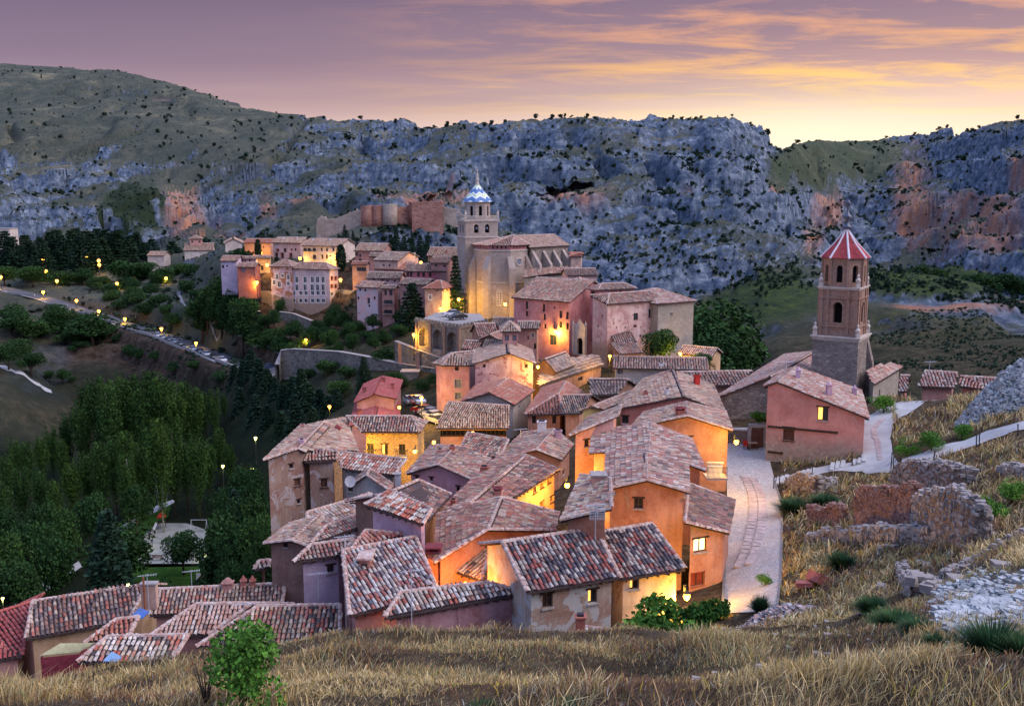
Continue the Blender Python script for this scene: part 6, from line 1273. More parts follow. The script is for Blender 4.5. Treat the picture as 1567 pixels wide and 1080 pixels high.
ribbon([(1180, 738, 1186, 732), (1225, 722, 1225, 731), (1270, 712, 1272, 722), (1320, 704, 1322, 722), (1370, 702, 1370, 722)][::-1], 'step_path', CONC, .08, 4)
ribbon([(1380, 718, 1380, 702), (1420, 706, 1412, 694), (1470, 690, 1458, 678), (1520, 672, 1510, 660), (1600, 658, 1600, 645)], 'rising_path', CONC, .07)
ribbon([(1343, 705, 1350, 705), (1337, 672, 1345, 672), (1333, 657, 1341, 657), (1342, 645, 1350, 647), (1350, 640, 1357, 641)], 'paving_band', SLABM, .10, 2)
# band of separate slabs up the middle of the street
slabs = thing('paving_band', ground_at(1150, 800), 'curving band of rose paving slabs laid in the pale cobbled street', 'paving')
sl_me = {}
cl = [(1139, 868), (1147, 852), (1152, 835), (1157, 815), (1160, 795), (1160, 775), (1157, 757), (1151, 742), (1144, 730)]
gp = [ground_at(*c) for c in cl]
for a, b in zip(gp[:-1], gp[1:]):
    k = max(1, int((b - a).length / .75))
    for i in range(k):
        c = a.lerp(b, (i + .5) / k); d = (b - a).xy.normalized(); z_ = gz(c.x, c.y)
        for s in (-1, 1):
            p = Vector((c.x + d.y * s * .36, c.y - d.x * s * .36, 0)); zz_ = gz(p.x, p.y); mb = MB(); mb.box(Vector((p.x, p.y, zz_ + .09)), (.66 + random.uniform(-.03, .03), .66, .12), Matrix.Rotation(math.atan2(d.y, d.x), 3, 'Z')); mb.build('paving_slab', SLABM, slabs)
# valley road and its verge wall
_t = MT('asphalt_dusk', .9, .2); _w = _t.co('World'); _t.col(_t.ramp(_t.noise(_w, 2, 5, .7), [(.3, (.055, .057, .065)), (.7, (.10, .10, .115))])); ASPH = _t.m
def road(pts, w, name, mat, lift=.12, off=0., step=4):
    V_, Q_ = [], []; rows = []; pts = [Vector(p) for p in pts]
    for a, b in zip(pts[:-1], pts[1:]):
        k = max(1, int((b - a).length / step))
        for i in range(k): rows.append((a.lerp(b, i / k), (b - a).xy.normalized()))
    rows.append((pts[-1], (pts[-1] - pts[-2]).xy.normalized()))
    for p, d in rows:
        n = Vector((d.y, -d.x))
        for s in (-1, 1): V_.append((p.x + n.x * (w / 2 * s + off), p.y + n.y * (w / 2 * s + off), p.z + lift))
    for i in range(len(rows) - 1): Q_.append((2 * i, 2 * i + 1, 2 * i + 3, 2 * i + 2))
    return struct(npmesh(name, V_, Q_, mat))
road(road_pts, 7.2, 'valley_road', ASPH, .25)
road(road_pts, .25, 'road_edge_line', flat('road_paint', (.7, .7, .7), .8, .2, .1), .256, 3.3)
W_ = [(p.x, p.y) for p in road_pts]
mb = MB()
for a, b in zip(road_pts[:-1], road_pts[1:]):
    d = (b - a).xy.normalized(); n = Vector((d.y, -d.x, 0)) * 3.9
    ang = math.atan2(d.y, d.x); mb.box((a + b) / 2 + n + Vector((0, 0, .35)), ((b - a).length + .3, .35, .9), Matrix.Rotation(ang, 3, 'Z'))
tag(mb.build('roadside_wall', LINT, org=Vector(road_pts[3])), 'low stone wall along the outer edge of the valley road', 'wall')
ribbon([(78, 597, 80, 602), (60, 587, 62, 592), (44, 578, 46, 583), (22, 567, 24, 572), (-20, 552, -20, 558)], 'hill_track', CONC, .15, 2)
ribbon([(270, 447, 276, 446), (276, 462, 280, 460), (286, 476, 291, 476), (310, 490, 315, 488), (345, 508, 350, 505), (390, 530, 396, 527), (430, 545, 436, 541)], 'hill_path', flat('dim_path', (.20, .20, .20), .9, .1, .2), .2, 2)
# park
PAVE = flat('park_paving', (.27, .27, .25), .9, .1, .25, .5); LAWN = flat('park_lawn', (.03, .075, .012), .95, .05, .4, .6)
def ground_poly(pp, z, name, mat):
    mb = MB(); mb.poly([hit(x, y, -z) for x, y in pp]); return struct(mb.build(name, mat))
PZ = -69.4
ground_poly([(195, 862), (205, 832), (240, 800), (285, 800), (345, 820), (345, 862)], PZ, 'playground_paving', PAVE)
ground_poly([(165, 845), (210, 790), (262, 770), (258, 790), (215, 822), (185, 862)], PZ + .05, 'lawn', LAWN)
ground_poly([(10, 932), (60, 895), (100, 872), (120, 858), (126, 866), (70, 905), (30, 935)], PZ + .06, 'park_walk', CONC)
ground_poly([(180, 808), (235, 775), (270, 762), (272, 766), (240, 782), (186, 814)], PZ + .10, 'park_walk', CONC)
ground_poly([(200, 868), (345, 866), (345, 900), (200, 900)], PZ + .03, 'lawn', LAWN)
ground_poly([(300, 876), (326, 876), (324, 898), (300, 898)], PZ + .07, 'park_walk', PAVE)

# ================================================================= ruins on the right hand slope
def lump(mb, c, s, seed=0, M=None):
    """A rough stone: a cube with knocked corners, 12 quads/tris or fewer."""
    n = len(mb.v); c = Vector(c)
    for a in (-1, 1):
        for b in (-1, 1):
            for d_ in (-1, 1):
                p = Vector((a * s[0] / 2, b * s[1] / 2, d_ * s[2] / 2)); p *= random.uniform(.72, 1.12); p = (M @ p) if M else p; mb.v.append(tuple(p + c))
    mb.f += [(n, n + 1, n + 3, n + 2), (n + 4, n + 6, n + 7, n + 5), (n, n + 4, n + 5, n + 1), (n + 2, n + 3, n + 7, n + 6), (n, n + 2, n + 6, n + 4), (n + 1, n + 5, n + 7, n + 3)]
RUB = stonewall('ruin_rubble', 4.0, (.22, .165, .135), (.40, .32, .27), (.24, .17, .14), .12)
RUBR = stonewall('ruin_rubble_rose', 4.0, (.30, .16, .13), (.44, .30, .25), (.36, .20, .165), .12)
_t = MT('loose_stones', .95, .1); _w = _t.co('World'); _s = _t.n('ShaderNodeSeparateColor'); _t.put(_t.vor(_w, 3.5, 'F1', 'Color'), _s.inputs[0]); _t.col(_t.mix(_t.noise(_w, 7, 4), _t.mix(_s.outputs[0], (.16, .14, .13), (.40, .36, .33)), (.30, .26, .24))); STN = _t.m
_t = MT('scree_stones', .95, .1); _w = _t.co('World'); _s = _t.n('ShaderNodeSeparateColor'); _t.put(_t.vor(_w, 4.5, 'F1', 'Color'), _s.inputs[0]); _t.col(_t.mix(_s.outputs[0], (.14, .16, .17), (.46, .48, .48))); SCR = _t.m
def ruin(pts, th, mat, label, jag=.35):
    """pts: (px, py of the foot, height in m)."""
    G = []
    for x, y, h in pts:
        g = ground_at(x, y); G.append((g, h * g.y / 62))
    r_ = thing('ruined_wall', G[0][0] - Vector((0, 0, .3)), label, 'ruined wall'); V_, F_ = [], []; st = MB(); prev = None; mb = MB()
    rows = []; ks = min(1., G[0][0].y / 62); th *= ks; jag *= ks
    for (a, ha), (b, hb) in zip(G[:-1], G[1:]):
        k = max(2, int((b - a).length / .35)); d = (b - a).xy.normalized(); n = Vector((d.y, -d.x, 0))
        for i in range(k + 1): rows.append((a.lerp(b, i / k), ha + (hb - ha) * i / k, n, d))
    nzv = fbm(np.array([(p.x * .8, p.y * .8, 3.) for p, *_ in rows]), 3)
    NZ = 7; col_pts = []
    for (p, h, n, d), nz_ in zip(rows, nzv):
        h = max(.15, h + nz_ * jag); zb_ = gz(p.x, p.y) - .5; ring_ = []
        for side_ in (1, -1):
            for k in (range(NZ + 1) if side_ == 1 else range(NZ, -1, -1)):
                f = k / NZ; z_ = zb_ + (h + .5) * f; t_ = th / 2 * (1.1 - .2 * f); q_ = p + n * side_ * t_; ring_.append(Vector((q_.x + random.uniform(-.05, .05), q_.y + random.uniform(-.05, .05), z_)))
        col_pts.append(ring_)
        M = Matrix.Rotation(math.atan2(d.y, d.x) + random.uniform(-.4, .4), 3, 'Z')
        for _ in range(3): q_ = p + n * random.uniform(-th * .42, th * .42); lump(st, (q_.x, q_.y, zb_ + .5 + h + random.uniform(-.05, .12)), (random.uniform(.2, .45) * ks, random.uniform(.18, .32) * ks, random.uniform(.12, .25) * ks), M=M)
        for side_ in (1, -1):
            for _ in range(4): zz_ = zb_ + .5 + h * random.random(); q_ = p + n * side_ * (th / 2 * .97); lump(st, (q_.x, q_.y, zz_), (random.uniform(.2, .42) * ks, .16 * ks, random.uniform(.12, .22) * ks), M=M)
        if random.random() < .35: q_ = p + n * random.uniform(-1.4, 1.4); lump(st, (q_.x, q_.y, gz(q_.x, q_.y) + .05), (random.uniform(.2, .5), random.uniform(.2, .4), random.uniform(.12, .3)), M=M)
    for c0, c1 in zip(col_pts[:-1], col_pts[1:]):
        for i in range(len(c0) - 1): mb.quad(c0[i], c1[i], c1[i + 1], c0[i + 1])
    mb.poly(col_pts[0][::-1]); mb.poly(col_pts[-1])
    mb.build('wall', mat, r_); o = st.build('stones', STN if mat is RUB else RUBR, r_); o['kind'] = 'stuff'; return r_
ruin([(1312, 803, 2.2), (1330, 806, 2.6), (1365, 806, 2.6), (1398, 804, 2.7)], .6, RUBR, 'upright back wall of the largest ruin, rosy at its left edge')
ruin([(1398, 800, 1.6), (1412, 812, 2.4), (1425, 822, 3.2), (1450, 830, 3.6), (1480, 838, 3.4), (1498, 836, 2.4), (1508, 830, .8)], .6, RUB, 'tallest ruined wall running diagonally down, with a jagged pale crest')
ruin([(1236, 832, .4), (1262, 828, .8), (1310, 828, .8), (1380, 828, .8), (1446, 826, 1.0)], .75, RUB, 'long knee-high ruined wall with a white stone top')
ruin([(1239, 800, 1.1), (1262, 801, 1.2), (1290, 800, 1.1)], .5, RUBR, 'small pink block of ruined wall by the street')
ruin([(1374, 738, .9), (1400, 745, 1.6), (1440, 748, 1.7), (1470, 748, 1.4), (1490, 742, .8)], 1.2, RUB, 'broad crumbling wall mass just under the rising path')
ruin([(1208, 742, .5), (1225, 752, 1.1), (1250, 756, 1.1), (1275, 748, .8)], .6, RUB, 'low ruined wall beside the stair path')
ruin([(1378, 872, .25), (1384, 888, .55), (1396, 902, .6), (1408, 910, .3)], .6, RUB, 'ruined stub curving down in the dry brush')
ruin([(1445, 884, .15), (1480, 866, .35), (1520, 846, .5), (1575, 822, .6)], .5, RUB, 'line of half-buried wall stones climbing to the right edge')
ruin([(1538, 722, .4), (1560, 728, .7), (1590, 735, .9)], .8, RUB, 'pale rock outcrop by the rising path')
# heaps
def heap(cx, cy, n, rad, h, size, mat, label, name='stone_heap', cat='stone heap', sq_=1., tiles=False):
    c = ground_at(cx, cy); mb = MB(); base = MB()
    for i in range(n):
        a = random.uniform(0, 2 * math.pi); r_ = math.sqrt(random.random()); x = c.x + math.cos(a) * r_ * rad; y = c.y + math.sin(a) * r_ * rad * sq_; z_ = gz(x, y) + h * (1 - r_ ** 1.6) + random.uniform(-.1, .1); s = size * random.uniform(.5, 1.5)
        lump(mb, (x, y, z_), (s, s * random.uniform(.6, 1), s * (random.uniform(.5, .9) if not tiles else .25)), M=Matrix.Rotation(random.uniform(0, 6), 3, 'Z') @ Matrix.Rotation(random.uniform(-.5, .5), 3, 'X'))
    for i in range(24):
        for j in range(6):
            pass
    k = 20; rr = [0, .3, .55, .8, 1.0]; rows = []
    for q_ in rr: rows.append([Vector((c.x + math.cos(2 * math.pi * i / k) * rad * q_, c.y + math.sin(2 * math.pi * i / k) * rad * q_ * sq_, 0)) for i in range(k)])
    for q_, row in zip(rr, rows):
        for p in row: p.z = gz(p.x, p.y) + h * (1 - q_ ** 1.6) - .12
    for a, b in zip(rows[:-1], rows[1:]):
        for i in range(k): base.quad(a[i], b[i], b[(i + 1) % k], a[(i + 1) % k])
    r_ = thing(name, c, label, cat); base.build('heap_core', mat, r_, True); o = mb.build('stones', mat, r_); o['kind'] = 'stuff'; return r_
heap(1562, 618, 1500, 5.6, 4.0, .42, SCR, 'big heap of pale blue-grey quarry stones at the right edge', sq_=.7)
_t = MT('broken_tiles', .9, .1); _w = _t.co('World'); _t.col(_t.ramp(_t.vor(_w, 5, 'F1', 'Color'), [(.2, (.10, .10, .12)), (.4, (.30, .28, .28)), (.6, (.46, .26, .20)), (.8, (.55, .48, .44))])); BRK = _t.m
heap(1185, 948, 420, 1.9, .55, .26, BRK, 'pile of broken roof tiles and slabs at the foot of the street', 'rubble_pile', 'rubble', .5, True)
# steps beside the beamed house
stp = [(1190, 742), (1196, 740), (1202, 738), (1228, 731), (1235, 729), (1242, 727), (1272, 722), (1280, 720), (1288, 718), (1306, 714), (1314, 712), (1321, 709)]
g = ground_at(1250, 727); stt = thing('stairs', g, 'shallow concrete steps climbing along the foot of the beamed salmon house', 'stairs')
pv = None
for k, (x, y) in enumerate(stp):
    p = ground_at(x, y); p2 = ground_at(x + 3, y - 10); 
    if p is None or p2 is None: continue
    d = (p2 - p).xy; ang = math.atan2(d.y, d.x); c = (p + p2) / 2; mb = MB(); mb.box(Vector((c.x, c.y, gz(c.x, c.y) + .06)), (max(1.4, min(2.6, d.length)), .35, .3), Matrix.Rotation(ang, 3, 'Z')); mb.build('step', CONC, stt)
print('landmarks', time.time() - T0)
# ================================================================= vegetation
def leafmat(name, stops, rough=.9):
    m = MT(name, rough, .15); w = m.co('World')
    c = m.attr('Col', 'Color'); n = m.noise(w, .5, 3)
    ob = m.rnd(); c = m.mix(1., c, m.ramp(ob, [(0, (.72, .8, .75)), (.5, (1, 1, 1)), (1, (1.25, 1.15, .9))]), 'MULTIPLY')
    m.col(c); m.b.inputs['Subsurface Weight'].default_value = 0; return m.m
LEAF = leafmat('leaves', None)
BARK = flat('bark', (.075, .055, .045), .95, .1, .35, 5); BARKP = flat('pale_bark', (.30, .30, .26), .95, .1, .3, 3)
def quads_cloud(C, S, cols, flatz=0., up=None, asp=1., seed=0):
    """Leaf clumps: one bent quad (two triangles) at each centre C, size S."""
    g = np.random.default_rng(seed); N = len(C)
    a = g.normal(size=(N, 3)); a[:, 2] *= (1 - flatz); 
    if up is not None: a = a * .45 + np.array(up) * 1.0
    a /= np.linalg.norm(a, axis=1)[:, None]
    b = g.normal(size=(N, 3)); b -= a * (a * b).sum(1)[:, None]; b /= np.linalg.norm(b, axis=1)[:, None]
    n_ = np.cross(a, b)
    a = a * S[:, None] * .5 * asp; b = b * S[:, None] * .5 / asp ** .5; n_ = n_ * S[:, None] * .18
    V = np.stack([C - a - b * .7, C + a * .1 - b + n_, C + a + b * .5, C - a * .1 + b + n_], 1).reshape(-1, 3)
    Q = np.arange(N * 4).reshape(N, 4); return V, Q, np.repeat(cols, 4, 0)
def shade(base, N, g, v=.35, yel=.25):
    c = np.array(base)[None] * g.uniform(1 - v, 1 + v, (N, 1)); k = g.random((N, 1)) * yel; return np.clip(c * (1 - k) + c * np.array([1.5, 1.25, .6]) * k, 0, 1)
def protos(kind, seed=0):
    """Unit-height tree: returns (trunk builder, crown arrays)."""
    g = np.random.default_rng(seed + hash(kind) % 1000 if False else seed + sum(map(ord, kind))); tk = MB()
    if kind == 'poplar':
        N = 6500; t = g.random(N) ** .75; nb = 46; bt = g.uniform(.10, .70, nb); ba = g.uniform(0, 6.28, nb)
        k = g.integers(0, nb, N); tp = g.uniform(.62, 1.03, nb)[k]; tp = np.maximum(tp, bt[k] + .18); fz = t; z = bt[k] + (tp - bt[k]) * fz; rr = fz ** .62 * (.135 - .13 * np.clip(tp - .6, 0, .5)); sg = .030 * np.sin(np.clip(fz, 0, 1) * 3.14) ** .7 + .003
        w0 = g.uniform(.5, 1.25, nb)[k]; C = np.stack([np.cos(ba[k]) * rr * w0 + g.normal(0, 1, N) * sg, np.sin(ba[k]) * rr * w0 + g.normal(0, 1, N) * sg, z], 1)
        S = g.uniform(.009, .02, N); cols = shade((.029, .070, .019), N, g, .5, .6) * (g.uniform(.6, 1.4, nb)[k])[:, None]; cr = quads_cloud(C, S, np.clip(cols, 0, 1), asp=1.15, seed=seed)
        tk.tube([(0, 0, -.02), (.004, 0, .3), (0, .003, .6), (0, 0, .92)], [.010, .008, .005, .002], 6)
        for i in range(10): a = ba[i]; z0 = bt[i]; tk.tube([(0, 0, z0), (math.cos(a) * .04, math.sin(a) * .04, z0 + .08), (math.cos(a) * .06, math.sin(a) * .06, z0 + .2)], [.004, .003, .001], 4)
    elif kind in ('cedar', 'spruce'):
        N = 4200; L = 15 if kind == 'cedar' else 19; lay = g.integers(0, L, N); z0 = .10 + .86 * (lay / L) ** .95
        wmax = .30 if kind == 'cedar' else .19
        nbr = 9; br = g.integers(0, nbr, N); offs = g.uniform(0, 6.28, L); ln = g.uniform(.7, 1.1, (L, nbr)); a = offs[lay] + br * 6.28 / nbr + g.normal(0, .16, N)
        Rm = wmax * (1 - z0) ** .75 * (.95 if kind == 'cedar' else 1.) * ln[lay, br]; r = Rm * np.sqrt(g.random(N)); z = z0 - r * (.12 if kind == 'cedar' else .38) + g.normal(0, .008, N) + .02
        C = np.stack([np.cos(a) * r, np.sin(a) * r, z], 1); S = g.uniform(.015, .035, N) * (1.1 if kind == 'cedar' else .9)
        cols = shade((.016, .040, .024) if kind == 'cedar' else (.018, .045, .030), N, g, .4, .25); cr = quads_cloud(C, S, cols, flatz=.2, seed=seed, asp=1.3)
        tk.tube([(0, 0, -.02), (0, 0, .5), (0, 0, .97)], [.018, .010, .002], 7)
        for k in range(L): 
            for b_ in range(0, nbr, 3): a_ = offs[k] + b_ * 6.28 / nbr; zz_ = .10 + .86 * (k / L) ** .95; r_ = wmax * (1 - zz_) ** .75 * .7; tk.tube([(0, 0, zz_), (math.cos(a_) * r_, math.sin(a_) * r_, zz_ - r_ * .1)], [.004, .001], 3)
    elif kind == 'cypress':
        N = 1500; z = g.random(N) * .97 + .02; r = .085 * np.sin(np.clip(z * .93 + .05, 0, 1) * math.pi) ** .55 * g.uniform(.5, 1.05, N); a = g.uniform(0, 6.28, N)
        C = np.stack([np.cos(a) * r, np.sin(a) * r, z], 1); cr = quads_cloud(C, g.uniform(.02, .045, N), shade((.014, .034, .018), N, g, .4, .2), up=(0, 0, 1), seed=seed, asp=1.4); tk.tube([(0, 0, -.02), (0, 0, .5)], [.015, .01], 6)
    elif kind in ('broadleaf', 'pine', 'fig', 'hillshrub', 'bush', 'broom', 'dead'):
        cfg = {'broadleaf': (4200, 16, .36, .34, .60, (.022, .058, .018), .032), 'pine': (3200, 12, .40, .26, .66, (.016, .046, .016), .03), 'fig': (1500, 9, .50, .40, .52, (.04, .11, .02), .075),
               'hillshrub': (170, 4, .46, .40, .42, (.028, .050, .034), .22), 'bush': (3000, 13, .42, .46, .46, (.075, .19, .03), .034), 'broom': (0, 0, 0, 0, 0, (.03, .075, .035), 0), 'dead': (0, 0, 0, 0, 0, (0, 0, 0), 0)}[kind]
        N, nc, wr, hr, zc, bc, ls = cfg
        if kind == 'broom':
            N = 1500; a = g.uniform(0, 6.28, N); e = g.uniform(.35, 1.35, N); L_ = g.uniform(.45, 1.0, N); d = np.stack([np.cos(a) * np.cos(e), np.sin(a) * np.cos(e), np.sin(e)], 1); b0 = np.stack([np.cos(a), np.sin(a), a * 0], 1) * g.uniform(0, .22, (N, 1))
            side_ = np.cross(d, np.array([0, 0, 1.])); side_ /= np.linalg.norm(side_, axis=1)[:, None]; w_ = .010; m1 = b0 + d * L_[:, None] * .6 + np.array([0, 0, .03]); t1 = b0 + d * L_[:, None] + np.array([0, 0, -.02])
            V = np.stack([b0 - side_ * w_, b0 + side_ * w_, m1 + side_ * w_, m1 - side_ * w_, t1], 1).reshape(-1, 3); i0 = np.arange(N)[:, None] * 5
            Q = np.concatenate([i0 + np.array([0, 1, 2, 3]), i0 + np.array([3, 2, 4, 4])], 0); cr = (V, Q, np.repeat(shade(bc, N, g, .4, .4), 5, 0)); tk.tube([(0, 0, -.05), (0, 0, .2)], [.04, .02], 6)
        elif kind == 'dead':
            for i in range(9):
                a = i * .9; tk.tube([(0, 0, 0), (math.cos(a) * .08, math.sin(a) * .08, .45), (math.cos(a) * .16 + .03, math.sin(a) * .2, .75 + .25 * g.random())], [.018, .012, .003], 4)
                tk.tube([(math.cos(a) * .06, math.sin(a) * .06, .35), (math.cos(a + 1) * .2, math.sin(a + 1) * .2, .6)], [.008, .002], 4)
            cr = None
        else:
            cc = g.normal(size=(nc, 3)); cc /= np.linalg.norm(cc, axis=1)[:, None]; cc *= g.uniform(.35, .8, (nc, 1)); cc[:, 2] = cc[:, 2] * .9; rad = g.uniform(.32, .55, nc)
            k = g.integers(0, nc, N); p = g.normal(size=(N, 3)); p /= np.linalg.norm(p, axis=1)[:, None]; p = cc[k] + p * rad[k, None] * g.uniform(.65, 1.05, (N, 1))
            C = p * np.array([wr, wr, hr]) + np.array([0, 0, zc]); C[:, 2] = np.maximum(C[:, 2], .02)
            tone = g.uniform(.7, 1.3, nc); cols = shade(bc, N, g, .35, .35) * tone[k][:, None]; cr = quads_cloud(C, g.uniform(.6, 1.4, N) * ls, np.clip(cols, 0, 1), seed=seed)
            tk.tube([(0, 0, -.03), (.01, 0, zc * .5), (0, .01, zc)], [.028, .02, .01], 7)
            for i in range(min(7, nc)): tk.tube([(0, 0, zc * .45), tuple(cc[i] * np.array([wr, wr, hr]) * .7 + np.array([0, 0, zc]))], [.014, .004], 4)
    return tk, cr
PLIB = {}
def plant(kind, pos, h, label, cat, group=None, name=None, w=1., var=0, trunkmat=None, rz=None):
    key = (kind, var, trunkmat.name if trunkmat else None)
    if key not in PLIB:
        tk, cr = protos(kind, var); root = thing(name or kind + '_tree', (0, 0, 0), label, cat, group)
        tk.build('trunk' if cat == 'tree' else 'stem', trunkmat or BARK, root, True)
        if cr is not None: npmesh('crown' if cat == 'tree' else 'foliage', cr[0], cr[1], LEAF, cr[2], False, root)
        PLIB[key] = root; o = root
    else:
        o = copy_tree(PLIB[key]); o.name = name or kind + '_tree'
        if 'group' in o: del o['group']
        if group: o['group'] = group
    o['label'] = label; o['category'] = cat; o.location = pos; o.rotation_euler = (0, 0, random.uniform(0, 6.28) if rz is None else rz); o.scale = (h * w, h * w, h); return o
def tree(kind, px, top, Y, label, group=None, w=1., var=None, cat='tree', sink=.3, name=None, tm=None, hm=None, gp=0):
    T = P(px, top, Y); zb_ = gz(T.x, T.y) - sink
    if hm: zb_ = min(zb_, T.z - hm)
    if gp:
        g_ = ground_at(px, top + gp)
        if g_ is not None: T = g_ + Vector((0, 0, gp * g_.y / F)); zb_ = g_.z - .2
    return plant(kind, (T.x, T.y, zb_), max(1.5, T.z - zb_), label, cat, group, name or {'pine': 'pine_tree', 'broadleaf': 'broadleaf_tree'}.get(kind, kind + '_tree'), w, (random.randrange(3) if var is None else var), tm)
# --- poplars filling the valley
g1 = 'poplars of the valley grove'
for px, top, Y in [(92, 668, 232), (100, 632, 240), (118, 612, 236), (128, 590, 246), (146, 577, 240), (160, 585, 232), (170, 570, 246), (186, 582, 238), (200, 574, 248), (214, 588, 236), (226, 568, 246), (243, 577, 238), (256, 571, 246), (268, 590, 236), (283, 584, 244), (296, 594, 238), (309, 600, 246), (326, 592, 242), (342, 600, 246),
                   (20, 668, 226), (40, 676, 222), (60, 662, 230), (8, 690, 216), (76, 650, 236), (-15, 680, 222), (-40, 690, 218)]:
    tree('poplar', px, top, Y, 'tall slim poplar in the back row of the dark valley grove', 'back row of valley poplars', .85, cat='tree', name='poplar_tree')
for px, top, Y in [(105, 700, 205), (130, 690, 212), (152, 676, 206), (172, 668, 214), (192, 660, 208), (210, 672, 203), (226, 655, 212), (262, 648, 210), (282, 668, 214), (300, 660, 206), (318, 672, 212), (334, 655, 216), (350, 680, 208), (60, 720, 200), (30, 712, 202), (0, 730, 196), (80, 735, 196), (-30, 720, 200)]:
    tree('poplar', px, top, Y, 'poplar in the shadowy front rows of the valley grove', 'front rows of valley poplars', .9, cat='tree', name='poplar_tree')
tree('poplar', 241, 640, 200, 'poplar with the long pale bare trunk in the middle of the grove', None, .75, 0, name='poplar_tree', tm=BARKP)
tree('poplar', 193, 690, 196, 'poplar with a white trunk foot showing beside the park lawn', None, .75, 1, name='poplar_tree', tm=BARKP)
for px, top, Y, w in [(10, 800, 158, 1.2), (45, 790, 165, 1.3), (75, 815, 160, 1.2), (20, 845, 150, 1.3), (100, 770, 180, 1.2), (60, 760, 185, 1.2), (5, 770, 180, 1.2), (140, 745, 190, 1.1), (205, 730, 195, 1.1), (-30, 830, 150, 1.3)]:
    tree('broadleaf', px, top, Y, 'round dark broadleaved tree in the lower left corner of the valley', 'broadleaved trees low in the valley', w * .6)
tree('spruce', 161, 772, 158, 'tall dark spruce standing left of the playground', None, 1.5, 0)
tree('spruce', 358, 742, 160, 'small blue-green spruce right of the park', None, 1.2, 1)
tree('broadleaf', 277, 806, 176, 'round green tree between the two park lamps', None, 1.0, 0)
tree('broadleaf', 181, 795, 168, 'small tree glowing yellow-green beside the park lamp', None, 1.2, 1)
tree('broadleaf', 318, 880, 150, 'small clipped round tree on the park lawn strip', None, 1.0, 2)
for px, top, Y, w in [(345, 770, 142, 1.4), (372, 780, 138, 1.4), (395, 775, 132, 1.2), (362, 815, 132, 1.3), (385, 835, 125, 1.2), (350, 850, 128, 1.2), (398, 800, 120, 1.0), (365, 700, 175, 1.3), (390, 705, 168, 1.1), (343, 740, 165, 1.1), (375, 745, 150, 1.2), (352, 800, 150, 1.1)]:
    tree('broadleaf', px, top, Y, 'dark tree crowding the foot of the tall patched house', 'dark trees below the tall patched house', w * .5)
for px, top, Y, w in [(252, 905, 128, 1.2), (285, 893, 130, 1.2), (310, 905, 126, 1.2), (240, 880, 136, 1.1), (215, 905, 130, 1.2), (120, 905, 120, 1.1), (150, 900, 124, 1.2), (340, 890, 126, 1.2)]:
    tree('broadleaf', px, top, Y, 'dark low tree just beyond the long mottled roofs', 'dark low trees beyond the nearest roofs', w * .8)
# --- conifers on the slope right of the grove
for px, top, Y, w in [(358, 555, 262, 1.2), (372, 548, 258, 1.3), (383, 530, 256, 1.3), (396, 545, 250, 1.3), (408, 560, 244, 1.3), (421, 575, 236, 1.3), (434, 585, 228, 1.3), (447, 572, 226, 1.3), (460, 560, 222, 1.3), (472, 582, 216, 1.3), (488, 590, 212, 1.3), (500, 600, 205, 1.2), (367, 590, 246, 1.3), (390, 600, 232, 1.3), (410, 615, 222, 1.3), (430, 625, 214, 1.3), (452, 610, 208, 1.3), (478, 620, 200, 1.3), (515, 590, 205, 1.2)]:
    tree('spruce', px, top, Y, 'dark spruce on the slope between the valley road and the red flats', 'spruces on the slope above the grove', w * 1.3, hm=random.uniform(11, 15))
tree('cedar', 556, 543, 205, 'bushy conifer standing against the town wall', None, 1.0, 0)
tree('cedar', 631, 428, 246, 'big dark cedar in front of the brown houses, left of the arcaded terrace', None, 1.35, 1, hm=15)
tree('cedar', 697, 386, 247, 'tall ragged cedar at the foot of the cathedral tower', None, .62, 2)
tree('pine', 571, 477, 252, 'dark round pine in front of the half-timbered house', None, 1.1, 0)
tree('cypress', 521, 374, 312, 'grey-blue pointed conifer right of the cream balconied house', None, 2.2, 0)
tree('cypress', 394, 366, 340, 'black cypress beside the orange house', None, 1.8, 1)
tree('cedar', 495, 375, 335, 'conifer behind the top row of roofs', None, .8, 0) if False else None
tree('pine', 361, 371, 325, 'round umbrella pine behind the lilac house', None, 1.1, 1)
tree('cedar', 606, 344, 318, 'tall bright-tipped cedar under the castle crag', None, .7, 0)
for px, top, Y, w in [(618, 358, 316, .9), (631, 360, 315, .9), (643, 357, 318, .9), (653, 363, 314, .9), (598, 356, 318, .8)]: tree('cedar', px, top, Y, 'dark cedar in the clump under the castle crag', 'cedar clump under the castle crag', w)
for px, top, Y, w in [(528, 340, 345, .9), (540, 352, 343, .8), (552, 357, 342, .8), (518, 356, 344, .8), (565, 360, 340, .8)]: tree('cedar', px, top, Y, 'dark conifer at the left foot of the castle crag', 'conifers at the left foot of the castle crag', w)
tree('broadleaf', 1012, 498, 176, 'dark green walnut tree in front of the pale stone palace block', None, 1.15, 0)
tree('broadleaf', 1082, 447, 250, 'big dark willow-like tree mass right of the palace', None, 1.3, 1)
tree('broadleaf', 1100, 500, 225, 'lighter green tree in the gorge right of the palace', None, 1.2, 2)
tree('broadleaf', 1062, 470, 245, 'dark tree close behind the palace end block', None, 1.2, 0)
tree('broadleaf', 1075, 536, 172, 'low fig bush on the lit annexe roof edge', None, 1.2, 0)
